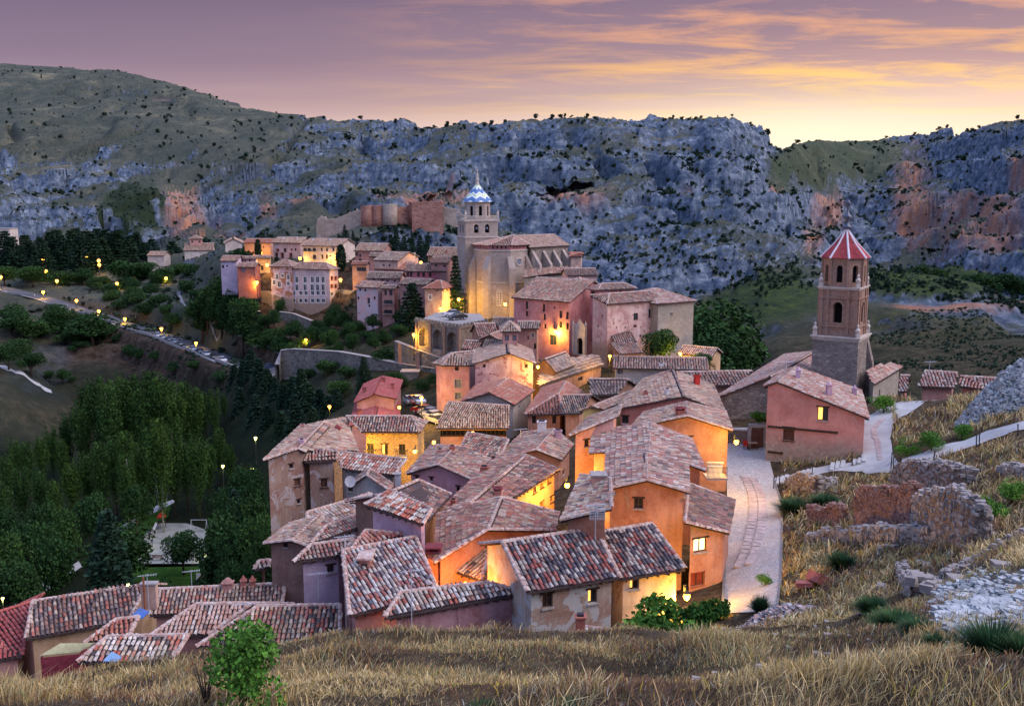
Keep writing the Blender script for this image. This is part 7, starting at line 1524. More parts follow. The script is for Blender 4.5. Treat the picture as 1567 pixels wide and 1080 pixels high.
for px, top, Y, w in [(430, 455, 300, .9), (455, 486, 275, 1.2), (420, 470, 288, 1.1), (405, 478, 286, 1.2), (388, 488, 284, 1.1), (515, 462, 282, 1.2), (503, 476, 276, 1.2), (490, 486, 272, 1.2), (527, 474, 275, 1.2), (537, 490, 268, 1.0), (478, 496, 270, 1.0), (465, 505, 266, 1.0), (540, 505, 262, .9), (588, 500, 250, .8), (366, 434, 301, 1.3), (349, 416, 303, 1.4), (332, 424, 304, 1.4), (379, 447, 299, 1.2), (340, 442, 299, 1.4), (357, 452, 297, 1.3), (318, 432, 306, 1.3), (310, 448, 304, 1.2), (372, 462, 294, 1.1), (445, 492, 282, 1.2), (505, 500, 264, 1.3), (520, 520, 256, 1.1), (575, 505, 250, 1.1), (450, 520, 266, 1.2), (430, 510, 272, 1.2), (395, 500, 276, 1.3), (415, 500, 278, 1.2)]:
    tree('broadleaf', px, top, Y, 'round dark tree on the terraces below the mansion row', 'trees on the terraces below the mansion row', w * (.9 if px > 385 else .75), gp=random.uniform(30, 42) if px > 385 else random.uniform(62, 84))
# --- avenue and far bank
av = [(-20, 372), (6, 350), (16, 358), (30, 372), (45, 368), (60, 360), (75, 352), (92, 356), (108, 348), (122, 357), (138, 352), (155, 360), (168, 352), (182, 347), (196, 358), (208, 352), (220, 368), (232, 362), (242, 380), (262, 366), (272, 375), (316, 362), (330, 378)]
for px, top in av: tree('cedar', px, top, random.uniform(470, 510), 'tall cedar in the dark row along the upper avenue', 'cedars along the upper avenue', 1.5, hm=random.uniform(18, 26))
for px, top in [(5, 405), (40, 408), (48, 404), (62, 410), (92, 412), (130, 408), (125, 414), (188, 395), (210, 404), (226, 398), (240, 412), (252, 405), (265, 418), (280, 400), (300, 402), (290, 415), (200, 420), (150, 420)]: tree('broadleaf', px, top, random.uniform(430, 455), 'round tree between the upper avenue and the valley road', 'round trees below the avenue', 1.7, hm=random.uniform(8, 11))
for px, top in [(15, 480), (30, 470), (45, 485), (62, 488), (80, 480), (95, 485), (110, 478), (125, 482), (138, 476), (150, 488), (90, 462), (22, 462), (140, 496), (160, 500), (105, 500)]: tree('broadleaf', px, top, random.uniform(355, 380), 'scrubby tree on the bank just below the valley road', 'scrubby trees below the valley road', 1.7, hm=random.uniform(8, 11))
for px, top in [(10, 520), (28, 515), (-10, 525), (45, 535), (75, 565), (95, 562), (110, 575)]: tree('broadleaf', px, top, random.uniform(290, 330), 'dark tree in the ravine behind the hill track', 'trees in the ravine by the hill track', 1.3)
for px, top in [(1480, 418), (1505, 415), (1530, 412), (1552, 418), (1410, 402), (1435, 408), (1580, 425), (1390, 408)]: tree('broadleaf', px, top, 372, 'soft green tree along the crest right of the bell tower', 'trees along the crest right of the bell tower', 1.5)
for px, top in [(345, 372), (290, 372), (250, 368), (-8, 362), (38, 356), (115, 346), (148, 346), (175, 350), (202, 356), (85, 348), (300, 380), (212, 366), (160, 348), (130, 350), (20, 366)]: tree('cedar', px, top, random.uniform(515, 550), 'cedar in the hindmost line behind the avenue', 'hindmost avenue cedars', 1.7, hm=24)
for px, py in [(175, 455), (195, 462), (215, 458), (235, 468), (255, 478), (270, 490), (225, 475), (245, 462), (205, 450), (185, 470), (165, 446), (300, 478), (315, 500), (330, 480), (350, 498), (380, 520), (395, 505), (410, 520), (425, 512), (440, 530), (365, 485), (300, 455), (285, 440), (205, 440), (235, 445), (320, 462)]: tree('broadleaf', px, py - 14, P(0, 0, 1).y and (ground_at(px, py).y), 'bushy tree on the brown bank between the hill path and the valley road', 'bushes on the bank above the valley road', 1.9, hm=random.uniform(5, 8))
for px, py in [(180, 520), (200, 535), (150, 515), (215, 540), (170, 505), (140, 520), (125, 505), (300, 560), (340, 575), (240, 545), (270, 560), (120, 530)]: tree('broadleaf', px, py - 10, ground_at(px, py).y, 'low bush on the slope beneath the parked cars', 'low bushes beneath the parked cars', 2.0, hm=random.uniform(3.5, 6))
for px, py in [(455, 545), (480, 560), (505, 548), (530, 580), (575, 590), (600, 600), (645, 600), (668, 590), (500, 575), (470, 580), (590, 525), (560, 522), (530, 525), (500, 520), (610, 515), (625, 500), (612, 490), (560, 500), (545, 512), (480, 522), (590, 560), (455, 600), (520, 610), (655, 545)]:
    g_ = ground_at(px, py)
    if g_ is not None: plant('broadleaf', g_ - Vector((0, 0, .8)), random.uniform(3, 5.5), 'scruffy bush growing along the foot or head of the town wall', 'bush', 'bushes round the town wall', 'bush', 1.6, random.randrange(3))
# --- shrubs dotted over the hillsides: nearest 300 singly, the rest one mass
reg = (RID.ravel() > 14.3) & (RID.ravel() < 19.98)
ii = np.nonzero(reg)[0]; pyv = topy(TV[ii, 1], TV[ii, 2]); pxv = topx(TV[ii, 0], TV[ii, 1], TV[ii, 2])
dens = .35 + 1.0 * smooth(-.4, .5, nmid[ii]) + .6 * smooth(700, 1000, pxv); dens *= np.where(pxv < 420, 1.1, 1.); dens *= np.exp(2.4 * fbm(TV[ii] / 22., 2)); dens[(pxv < -30) | (pxv > 1600)] *= .3
sel = rng.choice(ii, 6200, p=dens / dens.sum(), replace=False); sel = sel[np.argsort(TV[sel, 1])]
SVAR = [protos('hillshrub', k)[1] for k in range(4)]; smes = []
for k, (V_, Q_, C_) in enumerate(SVAR):
    o = npmesh('hill_shrub', V_, Q_, LEAF, C_); smes.append(o.data); bpy.data.objects.remove(o)
bigV, bigQ, bigC = [], [], []; nb = 0
for n_i, k in enumerate(sel):
    p = TV[k]; h = random.choice([.9, 1.2, 1.5, 1.8, 2.3, 2.8, 3.4]) * random.uniform(.8, 1.1) * (.8 if p[1] < 520 else 1 if p[1] < 700 else 1.35); w_ = random.uniform(1.0, 1.5); q_ = random.randrange(4)
    if n_i < 300:
        o = bpy.data.objects.new('hill_shrub', smes[q_]); COL.objects.link(o); o.location = (p[0], p[1], p[2] - .2); o.scale = (h * w_, h * w_, h); o.rotation_euler = (0, 0, random.uniform(0, 6)); tag(o, 'small dark juniper shrub dotting the rocky hillside', 'shrub', 'junipers dotted over the hillsides')
    else:
        V_, Q_, C_ = SVAR[q_]; st_ = slice(0, 4 * 80); V_ = V_[st_]; Q_ = Q_[:80]; a = random.uniform(0, 6); c_, s_ = math.cos(a), math.sin(a)
        X_ = np.stack([(V_[:, 0] * c_ - V_[:, 1] * s_) * h * w_ + p[0], (V_[:, 0] * s_ + V_[:, 1] * c_) * h * w_ + p[1], V_[:, 2] * h * 1.1 + p[2] - .2], 1); bigV.append(X_); bigQ.append(Q_ + nb); bigC.append(C_[st_] * random.uniform(.7, 1.3)); nb += len(X_)
o = npmesh('far_junipers', np.concatenate(bigV), np.concatenate(bigQ), LEAF, np.clip(np.concatenate(bigC), 0, 1)); tag(o, 'far-off juniper scrub covering the hills in small dark dots', 'scrub'); o['kind'] = 'stuff'
# thick scrub on dark and green patches
reg = (kind['dark'] > .4) | ((np.clip(midgreen, 0, 1) > .35) & (nmid > .1) & (hill + far > .5)) | ((brownslope > .6) & (nmid > .12)) | ((slope_low > .5) & (nmid > .0)) | ((crag > .5) & (nmid > .3))
ii = np.nonzero(reg & (gy > 200))[0]; sel = rng.choice(ii, min(2600, len(ii)), replace=False); bigV, bigQ, bigC = [], [], []; nb = 0
for k in sel:
    p = TV[k]; h = random.uniform(.5, 2.4 if p[1] > 360 else 1.3); V_, Q_, C_ = SVAR[random.randrange(4)]; st_ = slice(0, 240); V_ = V_[st_]; X_ = V_ * h * np.array([1.3, 1.3, 1]) + p - np.array([0, 0, .2]); bigV.append(X_); bigQ.append(Q_[:60] + nb); bigC.append(C_[st_] * random.uniform(.8, 2.2)); nb += len(X_)
o = npmesh('hillside_scrub', np.concatenate(bigV), np.concatenate(bigQ), LEAF, np.clip(np.concatenate(bigC), 0, 1)); tag(o, 'low scrub on the banks and ledges across the valley', 'scrub'); o['kind'] = 'stuff'
# ================================================================= grass
_t = MT('dry_grass', .9, .15); _t.col(_t.attr('Col', 'Color')); GRASS = _t.m
def grid_sample(n, r0, r1, c0, c1, wfun=None):
    """Random points on the terrain sheet between control rows r0..r1."""
    rows = np.nonzero((RID[:, 0] >= r0) & (RID[:, 0] < r1))[0]; cols = np.nonzero((us >= (c0 - 783.5) / F / CT) & (us <= (c1 - 783.5) / F / CT))[0]
    rr = rng.integers(rows[0], rows[-1], n * 3); cc_ = rng.integers(cols[0], cols[-1], n * 3); fr, fc = rng.random(n * 3), rng.random(n * 3)
    G = TV.reshape(NR, NC, 3); p = (G[rr, cc_] * (1 - fr)[:, None] * (1 - fc)[:, None] + G[rr + 1, cc_] * fr[:, None] * (1 - fc)[:, None] + G[rr, cc_ + 1] * (1 - fr)[:, None] * fc[:, None] + G[rr + 1, cc_ + 1] * fr[:, None] * fc[:, None])
    if wfun is not None: w = wfun(p); p = p[rng.random(len(p)) < w]
    return p[:n]
STR = np.array([(.50, .36, .15), (.58, .46, .24), (.42, .27, .11), (.24, .13, .07), (.14, .09, .08), (.19, .21, .08), (.30, .29, .16), (.44, .42, .36), (.08, .12, .05), (.44, .36, .04)])
def blades(p, hfun, wfun, name, label, seed=0, tuft=5, lean=.35):
    N = len(p); g = np.random.default_rng(seed)
    n1 = fbm(np.stack([p[:, 0] * .55, p[:, 1] * .45, p[:, 0] * 0 + seed], 1), 3); n2 = fbm(np.stack([p[:, 0] * .25, p[:, 1] * .25, p[:, 0] * 0 + seed + 9], 1), 3); n3 = perlin(np.stack([p[:, 0] * 1.6, p[:, 1] * 1.2, p[:, 0] * 0 + 3], 1))
    pr = np.zeros((N, 10)); pr[:, 0] = .7 + n1 * 2.6; pr[:, 1] = .45 + n1 * 2.2 + n3 * 1.2; pr[:, 2] = .6 + n2; pr[:, 3] = .6 - n1 * 2.6; pr[:, 4] = .45 - n1 * 3.2 + n3 * -1.; pr[:, 5] = .25 + n2 * 1.0; pr[:, 6] = .35 + n2 * .9; pr[:, 7] = .25 - n1 * 1.1 + .5 * n3; pr[:, 8] = .2 + n2 * 1.6 - n1; pr[:, 9] = .03 + .35 * np.clip(n2 * n3 * 4, 0, 1)
    pr = np.clip(pr, .01, None); pr /= pr.sum(1)[:, None]; cs_ = pr.cumsum(1); k = (g.random((N, 1)) > cs_).sum(1).clip(0, 9); c = STR[k] * g.uniform(.7, 1.25, (N, 1))
    low = np.isin(k, (4, 7, 8)); h = hfun(p) * g.uniform(.45, 1.15, N) * (1 + .5 * np.clip(n3, -.6, 1)); h = np.where(low, h * .62, h); w = wfun(p) * g.uniform(.6, 1.3, N)
    a = g.uniform(0, 6.28, N); wd = np.array([.8, -.15]); le = g.normal(0, lean, (N, 2)) + wd * .22; s = np.stack([np.cos(a), np.sin(a), 0 * a], 1) * w[:, None] * .5
    b = p.copy(); b[:, 2] -= .03; m_ = b + np.concatenate([le * .35 * h[:, None], (h * .55)[:, None]], 1); t_ = b + np.concatenate([le * 1.0 * h[:, None], (h * (1 - .25 * (le ** 2).sum(1)))[:, None]], 1)
    head = (g.random(N) < .35) & ~low; sw = np.where(head, 1.0, .35)[:, None]; t2 = m_ + (t_ - m_) * .72
    V = np.stack([b - s, b + s, m_ + s * .9, m_ - s * .9, t2 + s * sw, t2 - s * sw, t_], 1).reshape(-1, 3); i0 = np.arange(N)[:, None] * 7
    Q = np.concatenate([i0 + np.array([0, 1, 2, 3]), i0 + np.array([3, 2, 4, 5]), i0 + np.array([5, 4, 6, 6])], 0)
    cc_ = np.repeat(c, 7, 0).reshape(N, 7, 3); cc_[:, 4:] = np.where(head[:, None, None], cc_[:, 4:] * 1.15, cc_[:, 4:]); o = npmesh(name, V, Q, GRASS, np.clip(cc_.reshape(-1, 3), 0, 1)); o['kind'] = 'stuff'; tag(o, label, 'grass'); return o
hh_ = lambda p: .075 + .125 * smooth(-.3, .5, perlin(np.stack([p[:, 0] * .7, p[:, 1] * .5, p[:, 0] * 0], 1)))
sc_near = np.concatenate([grid_sample(125000, .7, 2.2, -220, 1790), grid_sample(115000, 2.0, 3.6, -150, 1700)])
blades(sc_near, hh_, lambda p: .0026 + .00042 * p[:, 1], 'dry_grass', 'dry straw and brown grass covering the near hillside', 1)
def slopew(p):
    px = topx(p[:, 0], p[:, 1], p[:, 2]); py = topy(p[:, 1], p[:, 2]); w = np.ones(len(p)) * .9
    st = (px > 1098) & (px < 1197) & (py < 1000) & (p[:, 1] > 36); w[st] = 0; w[(px < 1190) & (p[:, 1] > 44)] = 0
    for x0, y0, x1, y1, r in ((1318, 712, 1600, 650, 13), (1318, 722, 1440, 712, 9), (1340, 705, 1336, 640, 28), (1380, 632, 1440, 612, 12), (1180, 735, 1320, 712, 10)):
        t = np.clip(((px - x0) * (x1 - x0) + (py - y0) * (y1 - y0)) / ((x1 - x0) ** 2 + (y1 - y0) ** 2), 0, 1); d = np.hypot(px - x0 - t * (x1 - x0), py - y0 - t * (y1 - y0)); w[d < r] = 0
    gvl = ((px - 1500) / 115) ** 2 + ((py - 925) / 62) ** 2 < 1; w[gvl] = .06; gv2 = ((px - 1255) / 65) ** 2 + ((py - 1015) / 8) ** 2 < 1; w[gv2] = .1
    n_ = fbm(np.stack([p[:, 0] * .35, p[:, 1] * .25, p[:, 0] * 0 + 7], 1), 3); w *= np.clip(.62 + n_ * .9, .12, 1); return w
sl1 = grid_sample(90000, 3.4, 8.9, 1100, 1800, slopew)
blades(sl1, lambda p: .22 + .005 * p[:, 1] + .25 * smooth(0, .6, perlin(np.stack([p[:, 0] * .4, p[:, 1] * .3, p[:, 0] * 0 + 2], 1))), lambda p: .008 + .0007 * p[:, 1], 'slope_grass', 'tangled dry weeds covering the slope around the ruins', 2, lean=.5)
cr_ = grid_sample(9000, 3.3, 4.2, -150, 1150); blades(cr_, hh_, lambda p: .014 + .0004 * p[:, 1], 'crest_grass', 'pale grass fringe along the crest in front of the roofs', 3)
# individual shrubs close by
def bush(kind, px, py, h, label, w=1., name='shrub', cat='shrub', var=0):
    g_ = ground_at(px, py)
    if g_ is None: return
    return plant(kind, g_ - Vector((0, 0, .05)), h * g_.y / F, label, cat, None, name, w, var)
bush('bush', 372, 1098, 200, 'bright green leafy shrub in the grass, lower left', .95)
bush('dead', 316, 1078, 95, 'leafless thin black sapling beside the bright green shrub', 1, 'dead_sapling', 'sapling')
bush('broom', 740, 1082, 26, 'dark green low broom at the bottom edge, left of centre', 1.6, var=1)
bush('broom', 872, 1084, 28, 'dark green low broom at the bottom edge, centre', 2.0, var=2)
bush('broom', 1520, 1000, 76, 'big bushy green broom on the pale scree at the right edge', 1.1)
bush('broom', 1432, 988, 34, 'small round broom on the scree left of the big one', 1.0, var=1)
bush('broom', 1370, 955, 34, 'spreading grey-green broom at the left edge of the scree', 1.7, var=2)
bush('broom', 1405, 964, 32, 'second grey-green broom touching the spreading one', 1.4, var=0)
bush('broom', 1566, 1000, 55, 'broom half cut off by the right edge of the scree', 1.1, var=1)
bush('broom', 1335, 935, 34, 'yellow-green fennel clump above the tile rubble', 1.3, var=2)
bush('broom', 1290, 870, 34, 'green bush tuft under the knee-high ruined wall', 1.2, var=1)
bush('bush', 1515, 800, 50, 'rounded green shrub behind the tallest ruined wall', 1.5, var=1)
bush('bush', 1548, 770, 46, 'large dark shrub on the bank at the right edge', 1.6, var=2)
bush('broom', 1215, 785, 30, 'grey lavender clump beside the stair rail', 1.5, var=1)
bush('broom', 1262, 775, 26, 'green weeds between the small pink ruin and the steps', 1.5, var=2)
bush('bush', 1352, 632, 32, 'dark shrub at the corner of the church chapel', 1.6, var=0)
bush('bush', 1388, 698, 32, 'scrubby bush on the mound left side by the church path', 1.5, var=1)
bush('bush', 1425, 690, 36, 'round straw-coloured bush topping the mound', 1.6, var=2)
bush('bush', 1472, 672, 28, 'low bush on the right shoulder of the mound', 1.7, var=0)
bush('bush', 1171, 896, 24, 'neat dark green round bush at the street corner', 1.35, var=2)
bush('broom', 1164, 936, 34, 'rust brown dried clump below the neat round bush', .8, var=1)
fg = lambda px, top, Y, w, lab, k='fig': tree(k, px, top, Y, lab, None, w, None, name='fig_tree' if k == 'fig' else 'bush')
fg(1022, 908, 44.5, 1.1, 'leafy green fig tree against the yellow-lit end wall'); fg(1075, 915, 47.5, 1.0, 'green vine bush under the bright wall lamp'); fg(1097, 905, 50, .7, 'green climber at the foot of the orange wing corner'); fg(990, 942, 41.5, 1.1, 'low leafy growth left of the fig tree')
tree('fig', 1162, 628, 97, 'vine spilling over the courtyard wall by the plaza door', None, 1.3, 0, sink=-2.2, name='vine')
print('veg', time.time() - T0)
# ================================================================= lamps
GLOW = emit('lamp_glow_orange', (1.0, .40, .06), 7); GLOWY = emit('lamp_glow_yellow', (.9, .85, .22), 5)
def street_lamp(px, py, Y, power, label, kind='post', color=(1.0, .54, .06), big=1.):
    T = P(px, py, Y); g_ = gz(T.x, T.y); park = kind == 'park'; yc = (.85, .85, .25) if park else color
    s = max(1., Y / 130.) * big; r_ = .2 * s
    if kind == 'wall':
        root = thing('wall_lamp', T, label, 'wall lamp'); mb = MB(); mb.tube([T + Vector((0, .75, .25)), T + Vector((0, .35, .42)), T + Vector((0, 0, .3 * s))], .035, 6); mb.box(T + Vector((0, .75, .2)), (.14, .05, .4)); mb.build('bracket', IRON, root)
    else:
        zb_ = max(g_, T.z - 5.5) if g_ > T.z - 12 else T.z - 5; zb_ = min(zb_, T.z - 2.2)
        root = thing('street_lamp', Vector((T.x, T.y, zb_)), label, 'street lamp'); mb = MB(); H = T.z - zb_ - r_; k = .6 + .4 * s
        mb.lathe([(.14 * k, 0), (.14 * k, .5), (.08 * k, .7), (.055 * k, H * .9), (.10 * k, H * .95), (.06 * k, H)], (T.x, T.y, zb_), 8); mb.build('post', IRON, root)
    mb = MB(); mb.lathe([(.5 * r_, -r_), (r_, -.2 * r_), (.95 * r_, .5 * r_), (.4 * r_, r_)], T, 8); ln = mb.build('lantern', GLOWY if park else GLOW, root)
    mb = MB(); mb.lathe([(1.15 * r_, .95 * r_), (.7 * r_, 1.35 * r_), (.12 * r_, 1.7 * r_)], T, 8); mb.build('lamp_cap', IRON, ln, org=Vector(root['org']))
    l = bpy.data.lights.new('lamp_light', 'POINT'); l.energy = power * (.22 if Y > 310 else .35 if Y > 250 else 1.); l.color = yc; l.shadow_soft_size = .35; lo = bpy.data.objects.new('lamp_light', l); COL.objects.link(lo); lo.parent = root
    lo.location = T - Vector(root['org']) + Vector((0, -.45 if kind == 'wall' else -.1, -.15 - r_)) + (Vector((-.5, -.3, 0)) if px == 1127 else Vector()); return root
LAMPS = [
 (1, 424, 424, 9000, 'road lamp at the left edge of the picture', 'post'), (66, 447, 411, 9000, 'second lamp from the left along the valley road', 'post'), (117, 460, 398, 7000, 'valley road lamp half hidden by scrub trees', 'post'),
 (151, 476, 390, 7000, 'valley road lamp where the asphalt comes out of the trees', 'post'), (191, 488, 378, 9000, 'valley road lamp above the first bend in the road', 'post'), (247, 503, 352, 9000, 'valley road lamp next to the first parked white cars', 'post'), (300, 525, 318, 9000, 'valley road lamp in the middle of the parked cars', 'post'),
 (151, 399, 466, 9000, 'upper avenue lamp, lower of the close pair', 'post'), (152, 405.5, 470, 6000, 'upper avenue lamp, just under the close pair', 'post') , (133, 392, 480, 5000, 'small avenue lamp left of the close pair', 'post'), (66, 396, 480, 5000, 'small avenue lamp among the leftmost cedars', 'post'), (179, 434, 432, 10000, 'bright lamp on the terrace below the avenue', 'post'),
 (204, 417, 455, 5000, 'faint lamp half way along the avenue cedars', 'post'), (254, 426, 428, 6000, 'lamp at the head of the hill path', 'post'), (308, 435, 400, 9000, 'bright lamp left of the trees below the lilac house', 'post'), (318, 398, 462, 7000, 'lamp in front of the big cedar by the cream house', 'post'),
 (70, 415, 450, 3500, 'tiny lamp above the tunnel wall on the left', 'post'), (87, 430, 440, 3500, 'tiny lamp beside the dark round trees on the left', 'post'),
 (393, 432, 297, 9000, 'lamp on the stair landing left of the mansion', 'post'), (399, 387, 342, 14000, 'lamp glowing against the orange house by the cypress', 'post'), (409, 405, 312, 9000, 'lamp lighting the ochre house beside the mansion', 'wall'), (459, 395, 318, 9000, 'lamp glowing between pale pink and cream long houses', 'post'),
 (506, 395, 316, 11000, 'lamp at the right end of the cream long house', 'post'), (521, 428, 294, 7000, 'lamp at the corner of the mansion, lighting its orange flank', 'post'), (468, 520, 262, 6000, 'lone lamp on the slope under the mansion', 'post'), (551, 518, 259, 7000, 'lamp washing the rubble wall below the half-timbered house', 'post'),
 (633, 512, 207, 2200, 'lamp at the left end of the arcaded terrace', 'post'), (674, 472, 238, 2200, 'lamp behind the terrace cars by the corner house', 'post'), (702, 458, 243, 3500, 'lamp at the passage left of the cathedral tower', 'wall'), (773, 465, 236, 3000, 'lamp between the apse and the rose palace', 'wall'), (644, 402, 283, 7000, 'lamp behind the five-window crimson house', 'post'),
 (850, 506, 190, 2600, 'lamp above the palace garage door', 'wall'), (933, 545, 163, 2600, 'lamp on the corner by the long whitewashed house', 'post'), (823, 561, 150, 2600, 'lamp in the gap right of the mauve gabled house', 'wall'), (645, 608, 152, 4500, 'lamp over the parked cars beyond the striped roof', 'post'), (611, 623, 152, 900, 'small lamp at the corner of the red flats', 'wall'),
 (504, 622, 190, 900, 'lone small lamp in the dark trees left of the red flats', 'post'), (543, 685, 99.5, 2200, 'lamp in the lit courtyard by the belfry chimney', 'wall'), (635, 690, 97.5, 1800, 'hidden lamp at the right end of the courtyard wall', 'wall'), (723, 662, 112, 1800, 'lamp under the open-loft house eave', 'wall'), (664, 676, 108, 700, 'faint lamp down the lane beside the open-loft house', 'wall'), (868, 742, 74, 2600, 'bright alley lamp below the salmon house', 'wall'),
 (1127, 676, 80, 1100, 'starry plaza lamp at the corner of the orange house', 'wall'), (1051, 912, 53, 2500, 'bright wall lamp above the vine bush', 'wall'), (1041, 541, 173, 3000, 'lamp lighting the annexe beside the walnut tree', 'wall'),
 (391, 670, 198, 600, 'green-yellow park lamp highest up the valley path', 'park'), (341, 713, 195, 500, 'park lamp lost among the poplars', 'park'), (386, 718, 188, 300, 'small park lamp near the spruce', 'park'), (212, 835, 189, 900, 'park lamp left of the playground', 'park'), (324, 834, 186, 900, 'park lamp on the pale paving right of the round tree', 'park'),
 (158, 801, 196, 500, 'park lamp peeping through the dark spruce', 'park'), (78, 859, 165, 700, 'park lamp by the long diagonal walk', 'park'), (196, 894, 140, 800, 'park lamp just behind the mottled roof ridge', 'park'), (4, 915, 132, 800, 'park lamp at the left edge of the park', 'park')]
for a in LAMPS: street_lamp(*a)
# ================================================================= roof furniture
def on_roof(px, py):
    d = ray(px, py).normalized(); best = None
    for root, slopes, rz_, dist, t, e, r, q in ROOFS:
        for s in slopes:
            for tri in ((s[0], s[1], s[2]), (s[0], s[2], s[3])):
                a, b, c = (Vector(p) for p in tri); n = (b - a).cross(c - a)
                if n.length < 1e-4 or abs(n.dot(d)) < 1e-6: continue
                k = n.dot(a) / n.dot(d)
                if k <= 0 or (best and k >= best[0]): continue
                p = d * k
                if (b - a).cross(p - a).dot(n) >= 0 and (c - b).cross(p - b).dot(n) >= 0 and (a - c).cross(p - c).dot(n) >= 0: best = (k, p, root)
    return best
CHR = flat('bright_red_flue', (.50, .03, .02), .7, .3, .2); CHW = flat('white_flue', (.60, .57, .58), .8, .2, .15)
WR = WALL['redwall']; WRo = WALL['rose']; WO = WALL['orange']; WL = WALL['lilacpink']
CH = [(1005, 697, 680, 14, 'tile', WRo), (921, 694, 671, 9, 'gable', WR), (914, 706, 694, 8, 'flat', WRo), (1041, 636, 626, 12, 'tile', WR), (1066, 590, 568, 8, 'flat', CHR), (988, 608, 594, 5, 'flat', WR), (1009, 622, 602, 12, 'tile', WR), (1038, 616, 599, 6, 'pipe', WO), (1021, 606, 590, 3, 'flat', CHW), (868, 800, 777, 10, 'flat', WL),
      (813, 700, 686, 6, 'flat', WR), (741, 722, 711, 12, 'flat', WR), (762, 760, 750, 12, 'tile', WRo), (692, 690, 677, 7, 'flat', WR), (854, 672, 652, 10, 'flat', WL), (829, 662, 638, 13, 'flat', CHW), (694, 774, 760, 6, 'flat', WR), (1221, 580, 560, 7, 'cone', WL), (1268, 606, 582, 8, 'cone', WL), (1307, 606, 588, 6, 'cone', WL), (463, 656, 645, 5, 'flat', WRo), (462, 680, 668, 7, 'flat', WL),
      (558, 602, 592, 6, 'tile', WR), (587, 586, 577, 5, 'tile', WR), (601, 597, 586, 4, 'tile', WR), (604, 620, 607, 4, 'tile', WR), (550, 636, 625, 6, 'tile', WR), (129, 982, 961, 10, 'flat', CHW), (141, 969, 950, 10, 'flat', WR), (349, 900, 884, 16, 'cone', WRo), (373, 897, 887, 7, 'cone', WR), (387, 897, 888, 6, 'cone', WR), (673, 695, 690, 8, 'flat', WRo), (736, 663, 658, 4, 'flat', WRo), (700, 570, 556, 4, 'flat', WR), (716, 566, 553, 4, 'flat', WR),
      (1148, 566, 560, 5, 'cone', CHR), (1012, 560, 555, 7, 'flat', CHW), (630, 714, 704, 5, 'flat', WR), (1247, 640, 628, 8, 'flat', WL), (455, 366, 361, 2.5, 'flat', CHW), (479, 368, 363, 2.5, 'flat', CHW), (433, 366, 362, 2.5, 'flat', CHW), (567, 375, 370, 2.2, 'flat', CHW), (580, 375, 370, 2.2, 'flat', CHW), (634, 390, 385, 2.5, 'flat', CHW), (668, 385, 380, 2.5, 'flat', WR), (683, 388, 382, 2.5, 'flat', WR), (952, 432, 426, 3, 'flat', CHW), (505, 369, 364, 2.2, 'flat', CHW)]
for px, pb, pt_, w, cap, mat in CH:
    b = on_roof(px, pb)
    if not b: print('no roof at', px, pb); continue
    k, p, root = b; s = p.y / F; chimney(root, p, max(.35, w * s), max(.35, w * s * .8), max(.4, (pb - pt_) * s * .92 - .3), cap, mat, random.uniform(-.2, .4))
# tall orange stack beside the porch roof
c = P(665, 905, 56.5); o = thing('chimney_stack', c - Vector((0, 0, 1.5)), 'tall orange lit chimney stack with dark red cap beside the porch roof', 'chimney'); mb = MB(); H = (905 - 838) * 56.5 / F + 1.5; mb.box(c + Vector((0, 0, H / 2 - 1.5)), (.72, .6, H)); mb.build('stack', WO, o); mb = MB(); mb.box(c + Vector((0, 0, H - 1.42)), (.86, .74, .08)); [mb.box(c + Vector((s * .3, 0, H - 1.3)), (.08, .6, .2)) for s in (-1, 1)]; mb.box(c + Vector((0, 0, H - 1.15)), (1.0, .9, .1)); mb.build('stack_cap', CAPR, o)
l = bpy.data.lights.new('doorway_light', 'POINT'); l.energy = 900; l.color = (1, .36, .05); l.shadow_soft_size = .2; lo = bpy.data.objects.new('doorway_light', l); COL.objects.link(lo)
dl = P(712, 893, 54); o = thing('door_lamp', dl, 'small lamp under the porch roof by the orange doorway', 'lamp'); mb = MB(); mb.lathe([(.05, -.1), (.1, 0), (.05, .12)], dl, 6); mb.build('lantern', GLOW, o); lo.parent = o; lo.location = (0, -.3, -.2)
# stub walls and firewalls
def stub(px, top, bot, w, Y, th, mat, label, name='stub_wall'):
    a = P(px, top, Y); H = (bot - top) * Y / F * 1.04; o = thing(name, Vector((a.x, a.y, a.z - H)), label, 'stub wall'); mb = MB(); mb.box(a - Vector((0, 0, H / 2)), (w * Y / F, th, H)); mb.build('wall', mat, o); mb = MB(); mb.box(a + Vector((0, 0, .05)), (w * Y / F + .12, th + .15, .1)); mb.build('coping', LINT, o); return o
stub(916, 726, 762, 23, 58.5, .9, WRo, 'brown plastered stub tower between the orange house and its left wing')
stub(228, 893, 932, 24, 61, .45, WALL['peach'], 'peach firewall dividing the two long mottled roofs')
b_ = P(221, 915, 60.5); o = thing('flue_pipe', b_ - Vector((0, 0, 1.2)), 'rusty flue pipe fixed to the peach firewall', 'pipe'); mb = MB(); mb.tube([b_ - Vector((0, 0, 1.2)), b_ + Vector((0, 0, 1.4))], .07, 8); mb.build('pipe', flat('rust', (.30, .10, .05), .8, .3, .3), o)
stub(609, 725, 762, 8, 84, .6, WALL['white'], 'white-washed pillar at the right end of the striped wing') ; stub(1094, 709, 727, 24, 80, .2, WALL['white'], 'whitewashed recess wall under the orange house balcony')
